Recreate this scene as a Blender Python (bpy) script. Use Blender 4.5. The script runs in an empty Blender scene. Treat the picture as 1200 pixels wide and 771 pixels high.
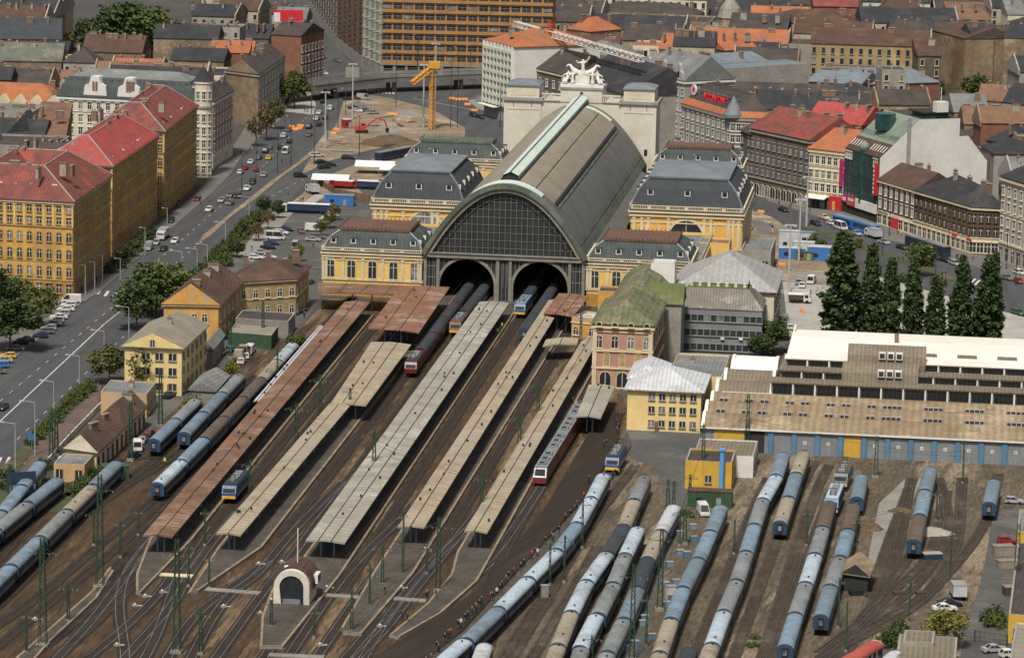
import bpy, math, random
from mathutils import Vector, Matrix
SC = bpy.context.scene
COL = SC.collection
rad = math.radians
# ------------------------------------------------------------------ camera
FPX = 4200.0; CAMH = 168.5; PITCH = 0.18633038; ROLL = 0.021
_f = Vector((0, math.cos(PITCH), -math.sin(PITCH)))
_X = Vector((1, 0, 0)); _U = _X.cross(_f)
CR = math.cos(ROLL)*_X + math.sin(ROLL)*_U
CU = -math.sin(ROLL)*_X + math.cos(ROLL)*_U
cam = bpy.data.cameras.new('camera'); cam.sensor_width = 36; cam.lens = 36*FPX/1200
cam.clip_start = 1; cam.clip_end = 6000
camo = bpy.data.objects.new('camera', cam); COL.objects.link(camo)
_m = Matrix((CR, CU, -_f)).transposed().to_4x4(); _m.translation = Vector((0, 0, CAMH))
camo.matrix_world = _m; SC.camera = camo
# ------------------------------------------------------------------ light: high overcast
SUN_EL, SUN_AZ = 58, 196      # azimuth measured clockwise from +Y (behind the camera, a little to the left)
w = bpy.data.worlds.new('World'); SC.world = w; w.use_nodes = True
nt = w.node_tree; nt.nodes.clear()
sky = nt.nodes.new('ShaderNodeTexSky'); sky.sky_type = 'NISHITA'; sky.sun_disc = False
sky.sun_elevation = rad(SUN_EL); sky.sun_rotation = rad(SUN_AZ); sky.dust_density = 4; sky.air_density = 1.0
hs = nt.nodes.new('ShaderNodeHueSaturation'); hs.inputs['Saturation'].default_value = 0.35
bg = nt.nodes.new('ShaderNodeBackground'); bg.inputs[1].default_value = 0.06
ou = nt.nodes.new('ShaderNodeOutputWorld')
nt.links.new(sky.outputs[0], hs.inputs['Color']); nt.links.new(hs.outputs[0], bg.inputs[0]); nt.links.new(bg.outputs[0], ou.inputs[0])
sl = bpy.data.lights.new('sun', 'SUN'); sl.energy = 3.1; sl.angle = rad(7); sl.color = (1, 0.95, 0.86)
so = bpy.data.objects.new('sun', sl); COL.objects.link(so)
_sd = Vector((math.sin(rad(SUN_AZ))*math.cos(rad(SUN_EL)), math.cos(rad(SUN_AZ))*math.cos(rad(SUN_EL)), math.sin(rad(SUN_EL))))
so.rotation_euler = _sd.to_track_quat('Z', 'Y').to_euler(); so.location = (0, 600, 400)
SC.view_settings.view_transform = 'Standard'; SC.view_settings.look = 'None'
SC.view_settings.gamma = 1; SC.view_settings.use_curve_mapping = False
SC.view_settings.exposure = 0.42
SC.render.engine = 'CYCLES'
try:
    SC.cycles.max_bounces = 4; SC.cycles.diffuse_bounces = 2
except Exception: pass
# ------------------------------------------------------------------ pixel -> place, station frame
def W(px, py, z=0.0):
    d = _f + CR*((px-600)/FPX) + CU*((385.5-py)/FPX)
    k = (z-CAMH)/d.z
    return Vector((d.x*k, d.y*k))
_v = _f + CR*(545/FPX) + CU*(780.5/FPX)
TD = Vector((_v.x, _v.y)).normalized(); ND = Vector((TD.y, -TD.x))
O0 = W(590, 355)
SROT = math.atan2(ND.y, ND.x)
def S(t, n): return O0 + TD*t + ND*n
def tn(px, py, z=0):
    q = W(px, py, z)-O0
    return q.dot(TD), q.dot(ND)
def ppm(px, py): return (py+400)/CAMH          # picture pixels per metre there
def project(x, y, z):
    v = Vector((x, y, z-CAMH)); c = v.dot(_f)
    return 600+FPX*v.dot(CR)/c, 385.5-FPX*v.dot(CU)/c
# ------------------------------------------------------------------ materials
MATS = {}
def mat(name, c1, c2=None, scale=0.3, rough=0.85, c3=None, fine=0.0, metal=0.0, stretch=None, bump=0.0, spec=0.3, emit=None, aniso=None):
    """world-anchored procedural surface: two stains of noise between c1, c2 (and patches of c3)"""
    if name in MATS: return MATS[name]
    m = bpy.data.materials.new(name); m.use_nodes = True
    t = m.node_tree; b = t.nodes['Principled BSDF']
    b.inputs['Roughness'].default_value = rough; b.inputs['Metallic'].default_value = metal
    b.inputs['Specular IOR Level'].default_value = spec
    c1 = tuple(c1)+(1,)
    if c2 is None: c2 = tuple(x*0.78 for x in c1[:3])
    c2 = tuple(c2)+(1,)
    tc = t.nodes.new('ShaderNodeNewGeometry') if stretch is None else t.nodes.new('ShaderNodeTexCoord')
    src = tc.outputs['Position'] if stretch is None else tc.outputs['Object']
    if stretch is not None:
        mp = t.nodes.new('ShaderNodeMapping'); mp.inputs['Scale'].default_value = stretch
        t.links.new(src, mp.inputs[0]); src = mp.outputs[0]
    if aniso:
        m1 = t.nodes.new('ShaderNodeMapping'); m1.inputs['Rotation'].default_value = (0, 0, -aniso[0]); t.links.new(src, m1.inputs[0])
        m2 = t.nodes.new('ShaderNodeMapping'); m2.inputs['Scale'].default_value = (1, aniso[1], 1); t.links.new(m1.outputs[0], m2.inputs[0]); src = m2.outputs[0]
    n = t.nodes.new('ShaderNodeTexNoise'); n.inputs['Scale'].default_value = scale; n.inputs['Detail'].default_value = 8
    n.inputs['Roughness'].default_value = 0.68
    t.links.new(src, n.inputs['Vector'])
    r = t.nodes.new('ShaderNodeValToRGB'); e = r.color_ramp.elements
    e[0].position = 0.36; e[0].color = c2; e[1].position = 0.64; e[1].color = c1
    t.links.new(n.outputs['Fac'], r.inputs[0]); out = r.outputs[0]
    if c3 is not None:
        n3 = t.nodes.new('ShaderNodeTexNoise'); n3.inputs['Scale'].default_value = scale*0.45; n3.inputs['Detail'].default_value = 5
        n3.inputs['Roughness'].default_value = 0.75
        mp3 = t.nodes.new('ShaderNodeMapping'); mp3.inputs['Location'].default_value = (37, 11, 5)
        t.links.new(src, mp3.inputs[0]); t.links.new(mp3.outputs[0], n3.inputs['Vector'])
        r3 = t.nodes.new('ShaderNodeValToRGB'); r3.color_ramp.elements[0].position = 0.52; r3.color_ramp.elements[1].position = 0.62
        t.links.new(n3.outputs['Fac'], r3.inputs[0])
        mx = t.nodes.new('ShaderNodeMixRGB'); mx.inputs[2].default_value = tuple(c3)+(1,)
        t.links.new(r3.outputs[0], mx.inputs[0]); t.links.new(out, mx.inputs[1]); out = mx.outputs[0]
    if fine:
        n2 = t.nodes.new('ShaderNodeTexNoise'); n2.inputs['Scale'].default_value = scale*9; n2.inputs['Detail'].default_value = 3
        t.links.new(src, n2.inputs['Vector'])
        mr = t.nodes.new('ShaderNodeMapRange'); mr.inputs[1].default_value = 0.3; mr.inputs[2].default_value = 0.7
        mr.inputs[3].default_value = 1-fine; mr.inputs[4].default_value = 1+fine
        t.links.new(n2.outputs['Fac'], mr.inputs[0])
        mm = t.nodes.new('ShaderNodeMixRGB'); mm.blend_type = 'MULTIPLY'; mm.inputs[0].default_value = 1
        t.links.new(out, mm.inputs[1]); t.links.new(mr.outputs[0], mm.inputs[2]); out = mm.outputs[0]
        if bump:
            bp = t.nodes.new('ShaderNodeBump'); bp.inputs['Strength'].default_value = bump; bp.inputs['Distance'].default_value = 0.1
            t.links.new(n2.outputs['Fac'], bp.inputs['Height']); t.links.new(bp.outputs[0], b.inputs['Normal'])
    t.links.new(out, b.inputs['Base Color'])
    if emit:
        b.inputs['Emission Color'].default_value = tuple(emit[:3])+(1,); b.inputs['Emission Strength'].default_value = emit[3]
    MATS[name] = m
    return m
def ribbed(name, c1, c2, axis=0, period=0.6, scale=0.3, rough=0.6, metal=0.0, depth=0.25, c3=None):
    """sheet or tile roof: stains multiplied by fine seams along an object axis"""
    if name in MATS: return MATS[name]
    m = mat(name, c1, c2, scale=scale, rough=rough, metal=metal, c3=c3, stretch=(1, 1, 1), fine=0.12)
    t = m.node_tree; b = t.nodes['Principled BSDF']
    tc = t.nodes.new('ShaderNodeTexCoord'); wv = t.nodes.new('ShaderNodeTexWave')
    wv.bands_direction = 'XYZ'[axis]; wv.inputs['Scale'].default_value = 0.314/period; wv.inputs['Distortion'].default_value = 0.4
    wv.inputs['Detail'].default_value = 1
    t.links.new(tc.outputs['Object'], wv.inputs['Vector'])
    mr = t.nodes.new('ShaderNodeMapRange'); mr.inputs[3].default_value = 1-depth; mr.inputs[4].default_value = 1.0
    t.links.new(wv.outputs['Fac'], mr.inputs[0])
    old = b.inputs['Base Color'].links[0].from_socket
    mm = t.nodes.new('ShaderNodeMixRGB'); mm.blend_type = 'MULTIPLY'; mm.inputs[0].default_value = 1
    t.links.new(old, mm.inputs[1]); t.links.new(mr.outputs[0], mm.inputs[2]); t.links.new(mm.outputs[0], b.inputs['Base Color'])
    return m
def flat(name, c, rough=0.5, metal=0.0, spec=0.4): return mat(name, c, tuple(x*0.85 for x in c), scale=0.8, rough=rough, metal=metal, spec=spec)
# ------------------------------------------------------------------ mesh builder
class B:
    def __init__(s): s.v = []; s.f = []; s.mi = []; s.ms = []
    def m(s, k):
        k = k if not isinstance(k, str) else MATS[k]
        if k not in s.ms: s.ms.append(k)
        return s.ms.index(k)
    def poly(s, pts, m):
        i = len(s.v); s.v += [tuple(p) for p in pts]; s.f.append(tuple(range(i, i+len(pts)))); s.mi.append(s.m(m))
    def box(s, x0, y0, z0, x1, y1, z1, m):
        s.prism([(x0, y0), (x1, y0), (x1, y1), (x0, y1)], z0, z1, m)
    def prism(s, P, z0, z1, m, top=None, cap=True):
        i = len(s.v); n = len(P); k = s.m(m)
        s.v += [(p[0], p[1], z0) for p in P]+[(p[0], p[1], z1) for p in P]
        for j in range(n):
            q = (j+1) % n; s.f.append((i+j, i+q, i+n+q, i+n+j)); s.mi.append(k)
        if cap:
            s.f.append(tuple(i+n+j for j in range(n))); s.mi.append(s.m(top) if top else k)
            s.f.append(tuple(i+n-1-j for j in range(n))); s.mi.append(k)
    def loft(s, rings, m, closed=True, cap=False):
        i = len(s.v); n = len(rings[0]); k = s.m(m)
        for r in rings: s.v += [tuple(p) for p in r]
        for a in range(len(rings)-1):
            for j in range(n if closed else n-1):
                q = (j+1) % n
                s.f.append((i+a*n+j, i+a*n+q, i+(a+1)*n+q, i+(a+1)*n+j)); s.mi.append(k)
        if cap:
            s.f.append(tuple(i+n-1-j for j in range(n))); s.mi.append(k)
            o = i+(len(rings)-1)*n; s.f.append(tuple(o+j for j in range(n))); s.mi.append(k)
    def cyl(s, x, y, z0, z1, r0, m, r1=None, n=8):
        r1 = r0 if r1 is None else r1
        c = [(math.cos(2*math.pi*j/n), math.sin(2*math.pi*j/n)) for j in range(n)]
        s.loft([[(x+a*r0, y+b*r0, z0) for a, b in c], [(x+a*r1, y+b*r1, z1) for a, b in c]], m, cap=True)
    def bar(s, p, q, r, m, r2=None, n=4):
        p = Vector(p); q = Vector(q); d = (q-p); 
        if d.length < 1e-6: return
        d.normalize(); a = d.orthogonal().normalized(); b = d.cross(a); r2 = r if r2 is None else r2
        cs = [(math.cos(2*math.pi*(j+.5)/n), math.sin(2*math.pi*(j+.5)/n)) for j in range(n)]
        s.loft([[p+a*(c*r)+b*(e*r) for c, e in cs], [q+a*(c*r2)+b*(e*r2) for c, e in cs]], m, cap=True)
    def ball(s, x, y, z, rx, ry, rz, m, n=8, k=5):
        rings = []
        for a in range(k+1):
            th = math.pi*(a+0.02)/(k+0.04)
            rings.append([(x+rx*math.sin(th)*math.cos(2*math.pi*j/n), y+ry*math.sin(th)*math.sin(2*math.pi*j/n), z-rz*math.cos(th)) for j in range(n)])
        s.loft(rings, m, cap=True)
    def mesh(s, name):
        me = bpy.data.meshes.new(name); me.from_pydata(s.v, [], s.f)
        for k in s.ms: me.materials.append(k)
        me.polygons.foreach_set('material_index', s.mi); me.update()
        return me
    def build(s, name, parent=None, loc=(0, 0, 0), rot=0.0):
        return put(name, s.mesh(name), parent, loc, rot)
KIDS = {}
def put(name, me, parent=None, loc=(0, 0, 0), rot=0.0, scale=None):
    o = bpy.data.objects.new(name, me); COL.objects.link(o)
    if parent is not None: o.parent = parent; KIDS.setdefault(parent.name, []).append(o)
    o.location = loc if len(loc) == 3 else (loc[0], loc[1], 0)
    o.rotation_euler = (0, 0, rot)
    if scale: o.scale = scale
    return o
LABELS = {}
def tag(o, label, cat, group=None, kind=None):
    if label in LABELS and not group: print('DUP LABEL', label)
    LABELS[label] = 1
    n = len(label.split())
    if n < 4 or n > 16: print('LABEL LEN', n, label)
    o['label'] = label; o['category'] = cat
    if group: o['group'] = group
    if kind: o['kind'] = kind
    return o
def thing(name, label, cat, loc=(0, 0, 0), rot=0.0, group=None):
    return tag(put(name, None, None, loc if len(loc) == 3 else (loc[0], loc[1], 0), rot), label, cat, group)
def structure(name, b, loc=(0, 0, 0), rot=0.0):
    o = b.build(name, None, loc, rot); o['kind'] = 'structure'; return o
def copy_tree(o, parent=None):
    c = o.copy(); COL.objects.link(c); c.parent = parent
    if parent is not None: KIDS.setdefault(parent.name, []).append(c)
    for ch in KIDS.get(o.name, ()): copy_tree(ch, c)
    return c
ORD = ['first','second','third','fourth','fifth','sixth','seventh','eighth','ninth','tenth','eleventh','twelfth','thirteenth','fourteenth','fifteenth','sixteenth','seventeenth','eighteenth','nineteenth','twentieth']
TENS = {20:'twenty',30:'thirty',40:'forty',50:'fifty',60:'sixty',70:'seventy',80:'eighty',90:'ninety'}
def ordn(i):
    if i < 20: return ORD[i]
    k = i+1; t = k//10*10
    return {20:'twentieth',30:'thirtieth',40:'fortieth',50:'fiftieth',60:'sixtieth',70:'seventieth',80:'eightieth',90:'ninetieth'}[t] if k % 10 == 0 else TENS[t]+'-'+ORD[k % 10-1]
def catmull(P, step=6):
    P = [Vector(p) for p in P]; out = []
    if len(P) < 3:
        return P
    Q = [P[0]*2-P[1]]+P+[P[-1]*2-P[-2]]
    for i in range(1, len(Q)-2):
        p0, p1, p2, p3 = Q[i-1:i+3]
        k = max(2, int((p2-p1).length/step))
        for j in range(k):
            u = j/k
            out.append(0.5*((2*p1)+(p2-p0)*u+(2*p0-5*p1+4*p2-p3)*u*u+(3*p1-p0-3*p2+p3)*u**3))
    out.append(P[-1]); return out
# ------------------------------------------------------------------ palettes
mat('asphalt', (0.074, 0.075, 0.08), (0.05, 0.05, 0.053), 0.35, fine=0.15, c3=(0.078, 0.077, 0.076), aniso=(SROT, .08))
mat('asphalt_lot', (0.095, 0.093, 0.088), (0.065, 0.063, 0.06), 0.09, fine=0.14, c3=(0.12, 0.115, 0.105))
mat('city_ground', (0.08, 0.074, 0.066), (0.05, 0.047, 0.043), 0.05, fine=0.15)
mat('ballast', (0.088, 0.052, 0.026), (0.032, 0.020, 0.012), 0.30, fine=0.45, c3=(0.155, 0.105, 0.058), aniso=(SROT, .09))
mat('sleeper', (0.068, 0.048, 0.032), (0.04, 0.029, 0.021), 0.4, fine=0.3)
mat('ballast_dark', (0.034, 0.022, 0.014), (0.015, 0.010, 0.007), 0.12, fine=0.45)
mat('yard_soil', (0.125, 0.097, 0.065), (0.062, 0.048, 0.033), 0.26, fine=0.4, c3=(0.21, 0.162, 0.11), aniso=(SROT-.12, .14))
mat('yard_track', (0.078, 0.055, 0.036), (0.042, 0.030, 0.021), 0.15, fine=0.4, c3=(0.12, 0.098, 0.07))
mat('peach', (0.5, 0.33, 0.16), (0.4, 0.27, 0.14), 0.25, c3=(0.42, 0.33, 0.22), fine=0.1)
mat('dirt', (0.25, 0.19, 0.125), (0.15, 0.115, 0.08), 0.12, fine=0.25, c3=(0.32, 0.26, 0.19))
mat('earth_dark', (0.11, 0.075, 0.045), (0.075, 0.05, 0.032), 0.3, fine=0.3)
mat('concrete', (0.25, 0.235, 0.21), (0.18, 0.17, 0.15), 0.15, fine=0.12)
mat('plaza_slab', (0.36, 0.34, 0.31), (0.27, 0.255, 0.23), 0.12, fine=0.12)
mat('pavement', (0.15, 0.142, 0.13), (0.11, 0.104, 0.096), 0.1, fine=0.12)
mat('brick_walk', (0.13, 0.09, 0.075), (0.1, 0.07, 0.06), 0.1, fine=0.12)
mat('grass', (0.075, 0.078, 0.035), (0.05, 0.052, 0.026), 0.2, fine=0.3, c3=(0.11, 0.088, 0.055))
mat('platform_top', (0.088, 0.075, 0.062), (0.05, 0.043, 0.036), 0.15, fine=0.2)
mat('platform_edge', (0.30, 0.22, 0.145), (0.2, 0.145, 0.10), 0.3, fine=0.2)
mat('brown_lot', (0.03, 0.020, 0.014), (0.023, 0.016, 0.011), 0.3, fine=0.25, c3=(.04, .028, .02), aniso=(SROT-.25, .07))
mat('rail_steel', (0.16, 0.155, 0.16), (0.07, 0.06, 0.055), 0.2, rough=0.45, metal=0.5)
mat('rail_bright', (0.42, 0.44, 0.48), (0.22, 0.23, 0.26), 0.2, rough=0.35, metal=0.7)
mat('paint_white', (0.62, 0.61, 0.58), (0.42, 0.41, 0.39), 0.5)
mat('glass_dark', (0.018, 0.02, 0.024), (0.03, 0.033, 0.038), 0.9, rough=0.3, spec=0.3)
mat('screen_dark', (0.02, 0.023, 0.028), None, 0.9, rough=0.6, spec=0.12)
mat('glass_mid', (0.05, 0.055, 0.06), (0.025, 0.027, 0.03), 0.9, rough=0.3, spec=0.3)
mat('glass_curtain', (0.3, 0.29, 0.27), (0.06, 0.06, 0.06), 0.5, rough=0.3)
mat('glass_green', (0.02, 0.075, 0.07), (0.012, 0.035, 0.035), 0.3, rough=0.15, spec=0.6)
mat('trim_cream', (0.62, 0.53, 0.36), (0.5, 0.42, 0.28), 0.3)
mat('trim_white', (0.7, 0.68, 0.63), (0.55, 0.53, 0.49), 0.3)
mat('trim_grey', (0.3, 0.29, 0.27), (0.22, 0.21, 0.2), 0.3)
mat('trim_dark', (0.05, 0.048, 0.045), None, 0.3)
mat('ochre', (0.56, 0.345, 0.095), (0.44, 0.255, 0.065), 0.14, fine=0.14, c3=(0.36, 0.215, 0.075))
mat('ochre_light', (0.66, 0.47, 0.19), (0.54, 0.37, 0.14), 0.2, fine=0.1)
mat('ochre_base', (0.42, 0.22, 0.055), (0.3, 0.16, 0.05), 0.15, fine=0.12)
mat('ochre_dull', (0.36, 0.255, 0.12), (0.25, 0.18, 0.09), 0.2, fine=0.12, c3=(0.45, 0.33, 0.16))
mat('peeling', (0.62, 0.32, 0.075), (0.42, 0.24, 0.085), 0.5, c3=(0.36, 0.31, 0.23), fine=0.12)
mat('station_yellow', (0.72, 0.48, 0.14), (0.6, 0.4, 0.12), 0.12, fine=0.08)
mat('pavilion_yellow', (0.70, 0.40, 0.085), (0.6, 0.34, 0.075), 0.12, fine=0.08)
mat('pale_yellow', (0.72, 0.55, 0.25), (0.6, 0.46, 0.2), 0.15, fine=0.06)
mat('pink_wall', (0.42, 0.235, 0.16), (0.34, 0.2, 0.14), 0.2, fine=0.08)
mat('cream', (0.62, 0.55, 0.42), (0.5, 0.44, 0.33), 0.15, fine=0.08)
mat('gate_cream', (0.62, 0.57, 0.48), (0.52, 0.475, 0.395), 0.1, fine=0.06)
mat('white_wall', (0.66, 0.64, 0.6), (0.55, 0.53, 0.49), 0.08, fine=0.05)
mat('grey_wall', (0.2, 0.195, 0.185), (0.15, 0.145, 0.135), 0.15, fine=0.1)
mat('stone_grey', (0.3, 0.28, 0.24), (0.21, 0.195, 0.165), 0.2, fine=0.15)
mat('soot_stone', (0.14, 0.115, 0.088), (0.09, 0.075, 0.058), 0.2, fine=0.15)
mat('brown_wall', (0.13, 0.083, 0.052), (0.085, 0.056, 0.036), 0.15, fine=0.12)
mat('firewall', (0.25, 0.18, 0.115), (0.15, 0.108, 0.072), 0.09, fine=0.2, c3=(0.33, 0.25, 0.17))
mat('firewall_grey', (0.33, 0.31, 0.28), (0.22, 0.205, 0.185), 0.09, fine=0.12)
mat('brick', (0.24, 0.11, 0.065), (0.16, 0.075, 0.048), 0.2, fine=0.15)
mat('pale_green', (0.5, 0.54, 0.42), (0.42, 0.45, 0.36), 0.2)
mat('pink_brown', (0.33, 0.2, 0.16), (0.25, 0.155, 0.125), 0.2)
def tile(n, a, b, c3=None, ax=0, per=0.9, dep=0.22, sc=0.22): return ribbed(n, a, b, ax, per, sc, 0.85, 0, dep, c3)
tile('roof_red', (0.27, 0.072, 0.058), (0.16, 0.05, 0.042), (0.12, 0.062, 0.052), 0, .9, .22, .45)
tile('roof_redbright', (0.42, 0.075, 0.064), (0.28, 0.055, 0.05), (0.24, 0.10, 0.088), 0, .9, .22, .4)
tile('roof_redbrown', (0.22, 0.07, 0.055), (0.13, 0.05, 0.042), (0.30, 0.075, 0.055))
tile('roof_orange', (0.42, 0.15, 0.065), (0.31, 0.115, 0.055), (0.25, 0.125, 0.075))
tile('roof_rust', (0.23, 0.125, 0.075), (0.155, 0.09, 0.06), (0.12, 0.08, 0.06))
tile('roof_brown', (0.105, 0.062, 0.044), (0.07, 0.043, 0.033), (0.13, 0.075, 0.05))
tile('roof_slate', (0.045, 0.045, 0.05), (0.03, 0.03, 0.034), (0.065, 0.058, 0.055))
tile('roof_slatebrown', (0.085, 0.068, 0.058), (0.05, 0.042, 0.039), (0.045, 0.043, 0.045))
tile('roof_greytin', (0.2, 0.205, 0.2), (0.14, 0.145, 0.145), (0.25, 0.24, 0.22))
tile('roof_bluetin', (0.2, 0.23, 0.26), (0.14, 0.165, 0.19), None)
tile('roof_greenash', (0.15, 0.155, 0.125), (0.1, 0.105, 0.09), (0.2, 0.18, 0.14))
tile('mansard_slate', (0.052, 0.058, 0.066), (0.038, 0.043, 0.05), None, 0, 1.2, 0.1)
tile('mansard_grey', (0.066, 0.078, 0.076), (0.046, 0.056, 0.056), (0.085, 0.09, 0.08), 0, 1.2, 0.15)
tile('tin_white', (0.55, 0.56, 0.58), (0.45, 0.46, 0.48), (0.4, 0.38, 0.36))
ribbed('rust_terrace', (0.18, 0.095, 0.062), (0.11, 0.064, 0.046), 0, 1.0, 0.4)
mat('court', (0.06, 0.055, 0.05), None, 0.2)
mat('chim', (0.24, 0.155, 0.11), (0.15, 0.1, 0.075), 0.6, fine=0.1)
mat('chim_pale', (0.36, 0.32, 0.27), (0.25, 0.22, 0.18), 0.6, fine=0.1)
WINMESH = {}
WVAR = {}
wrnd = random.Random(77)
def variant(M):
    """some windows have pale curtains or a blind"""
    r = wrnd.random()
    if r > .3: return M
    k = (M.name, 'a' if r < .16 else 'b')
    if k not in WVAR:
        c = M.copy()
        for i, m in enumerate(c.materials):
            if m and m.name in ('glass_dark', 'glass_mid'): c.materials[i] = MATS['glass_curtain' if k[1] == 'a' else ('glass_mid' if m.name == 'glass_dark' else 'glass_dark')]
        WVAR[k] = c
    return WVAR[k]
def win_mesh(wd, ht, trim='trim_cream', glass='glass_dark', arch=False, style='cross', t=0.16, surround=True):
    k = (round(wd, 2), round(ht, 2), trim, glass, arch, style)
    if k in WINMESH: return WINMESH[k]
    b = B(); h = wd/2
    def outline(o, zb, zt):
        if not arch: return [(-h-o, zb), (h+o, zb), (h+o, zt), (-h-o, zt)]
        P = [(-h-o, zb), (h+o, zb)]
        for j in range(9):
            a = math.pi*j/8; P.append(((h+o)*math.cos(a), zt-h+(h+o)*math.sin(a)))
        return P
    gi = outline(0, 0, ht); ou = outline(t, -t, ht+(t if not arch else 0))
    b.loft([[(x, 0, z) for x, z in ou], [(x, -0.14, z) for x, z in ou], [(x, -0.14, z) for x, z in gi], [(x, 0.0, z) for x, z in gi]] if surround else
           [[(x, 0, z) for x, z in ou], [(x, -0.06, z) for x, z in ou], [(x, -0.06, z) for x, z in gi], [(x, -0.0, z) for x, z in gi]], trim)
    b.poly([(x, -0.02, z) for x, z in gi], glass)
    fr = 'trim_white' if trim != 'trim_dark' else 'trim_grey'
    if style in ('cross', 'bar'):
        b.box(-0.06, -0.07, 0, 0.06, -0.022, ht-0.03, fr)
    if style == 'cross':
        b.box(-h, -0.07, ht*0.62, -0.062, -0.024, ht*0.62+0.1, fr); b.box(0.062, -0.07, ht*0.62, h, -0.024, ht*0.62+0.1, fr)
    if style == 'sash':
        b.box(-h, -0.07, ht*0.5, h, -0.022, ht*0.5+0.1, fr)
    if surround:
        b.box(-h-t-0.08, -0.3, -t-0.13, h+t+0.08, -0.002, -t-0.003, trim)
        if style == 'cross' and not arch: b.box(-h-t-0.12, -0.32, ht+t+0.004, h+t+0.12, -0.002, ht+t+0.2, trim)
    WINMESH[k] = b.mesh('window'); return WINMESH[k]
CHM = {}
def chimney_mesh(a, bb, c, m):
    k = (a, bb, c, m)
    if k not in CHM:
        b = B(); b.box(-a/2, -bb/2, -2, a/2, bb/2, c, m); b.box(-a/2-.12, -bb/2-.12, c+.002, a/2+.12, bb/2+.12, c+.25, 'chim_pale' if m == 'chim' else 'chim')
        for i in range(max(1, int(a/0.8))): b.cyl(-a/2+.4+i*.8, 0, c+.25, c+.75, .16, 'chim', n=6)
        CHM[k] = b.mesh('chimney')
    return CHM[k]
rnd = random.Random(11)
class Foot:
    """quad footprint with bilinear (u,v) coordinates in the house's own frame"""
    def __init__(s, P):
        s.P = [Vector(p) for p in P]
        s.L = ((s.P[1]-s.P[0]).length+(s.P[2]-s.P[3]).length)/2; s.D = ((s.P[3]-s.P[0]).length+(s.P[2]-s.P[1]).length)/2
    def at(s, u, v, z):
        a = s.P[0].lerp(s.P[1], u); b = s.P[3].lerp(s.P[2], u); c = a.lerp(b, v); return (c.x, c.y, z)
    def ring(s, d, z):
        u = d/s.L; v = d/s.D
        return [s.at(u, v, z), s.at(1-u, v, z), s.at(1-u, 1-v, z), s.at(u, 1-v, z)]
def win_row(root, fp, e, n, zs, me, x0=None, x1=None, off=0.02, name='window', state=None, skip=()):
    """windows along edge e of footprint, one object each"""
    a = fp.P[e]; b = fp.P[(e+1) % 4]; d = b-a; Ln = d.length; th = math.atan2(d.y, d.x); d = d/Ln
    nor = Vector((d.y, -d.x))
    m0 = Ln*0.5/n*0.75 if x0 is None else x0; m1 = Ln-m0 if x1 is None else x1
    st = state if state is not None else {'n': 0, 'rest': []}
    for r, z in enumerate(zs):
        M = me[r] if isinstance(me, (list, tuple)) else me
        for i in range(n):
            if (r, i) in skip: continue
            x = m0+(m1-m0)*(i/(n-1) if n > 1 else 0.5); p = a+d*x+nor*off
            if z < st.get('base', 0): p = p+nor*.07
            if st['n'] < 96: put(name, variant(M) if name == 'window' else M, root, (p.x, p.y, z), th)
            else: st['rest'].append((M, p.x, p.y, z, th))
            st['n'] += 1
    return st
def flush_rest(root, st, name='window'):
    if st and st['rest']:
        b = B()
        for M, x, y, z, th in st['rest']:
            c, s_ = math.cos(th), math.sin(th); i = len(b.v)
            b.v += [(x+v.co.x*c-v.co.y*s_, y+v.co.x*s_+v.co.y*c, z+v.co.z) for v in M.vertices]
            for p in M.polygons:
                b.f.append(tuple(i+q for q in p.vertices)); b.mi.append(b.m(M.materials[p.material_index]))
        o = b.build(name, root); o['kind'] = 'stuff'
RIDGE = []
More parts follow.
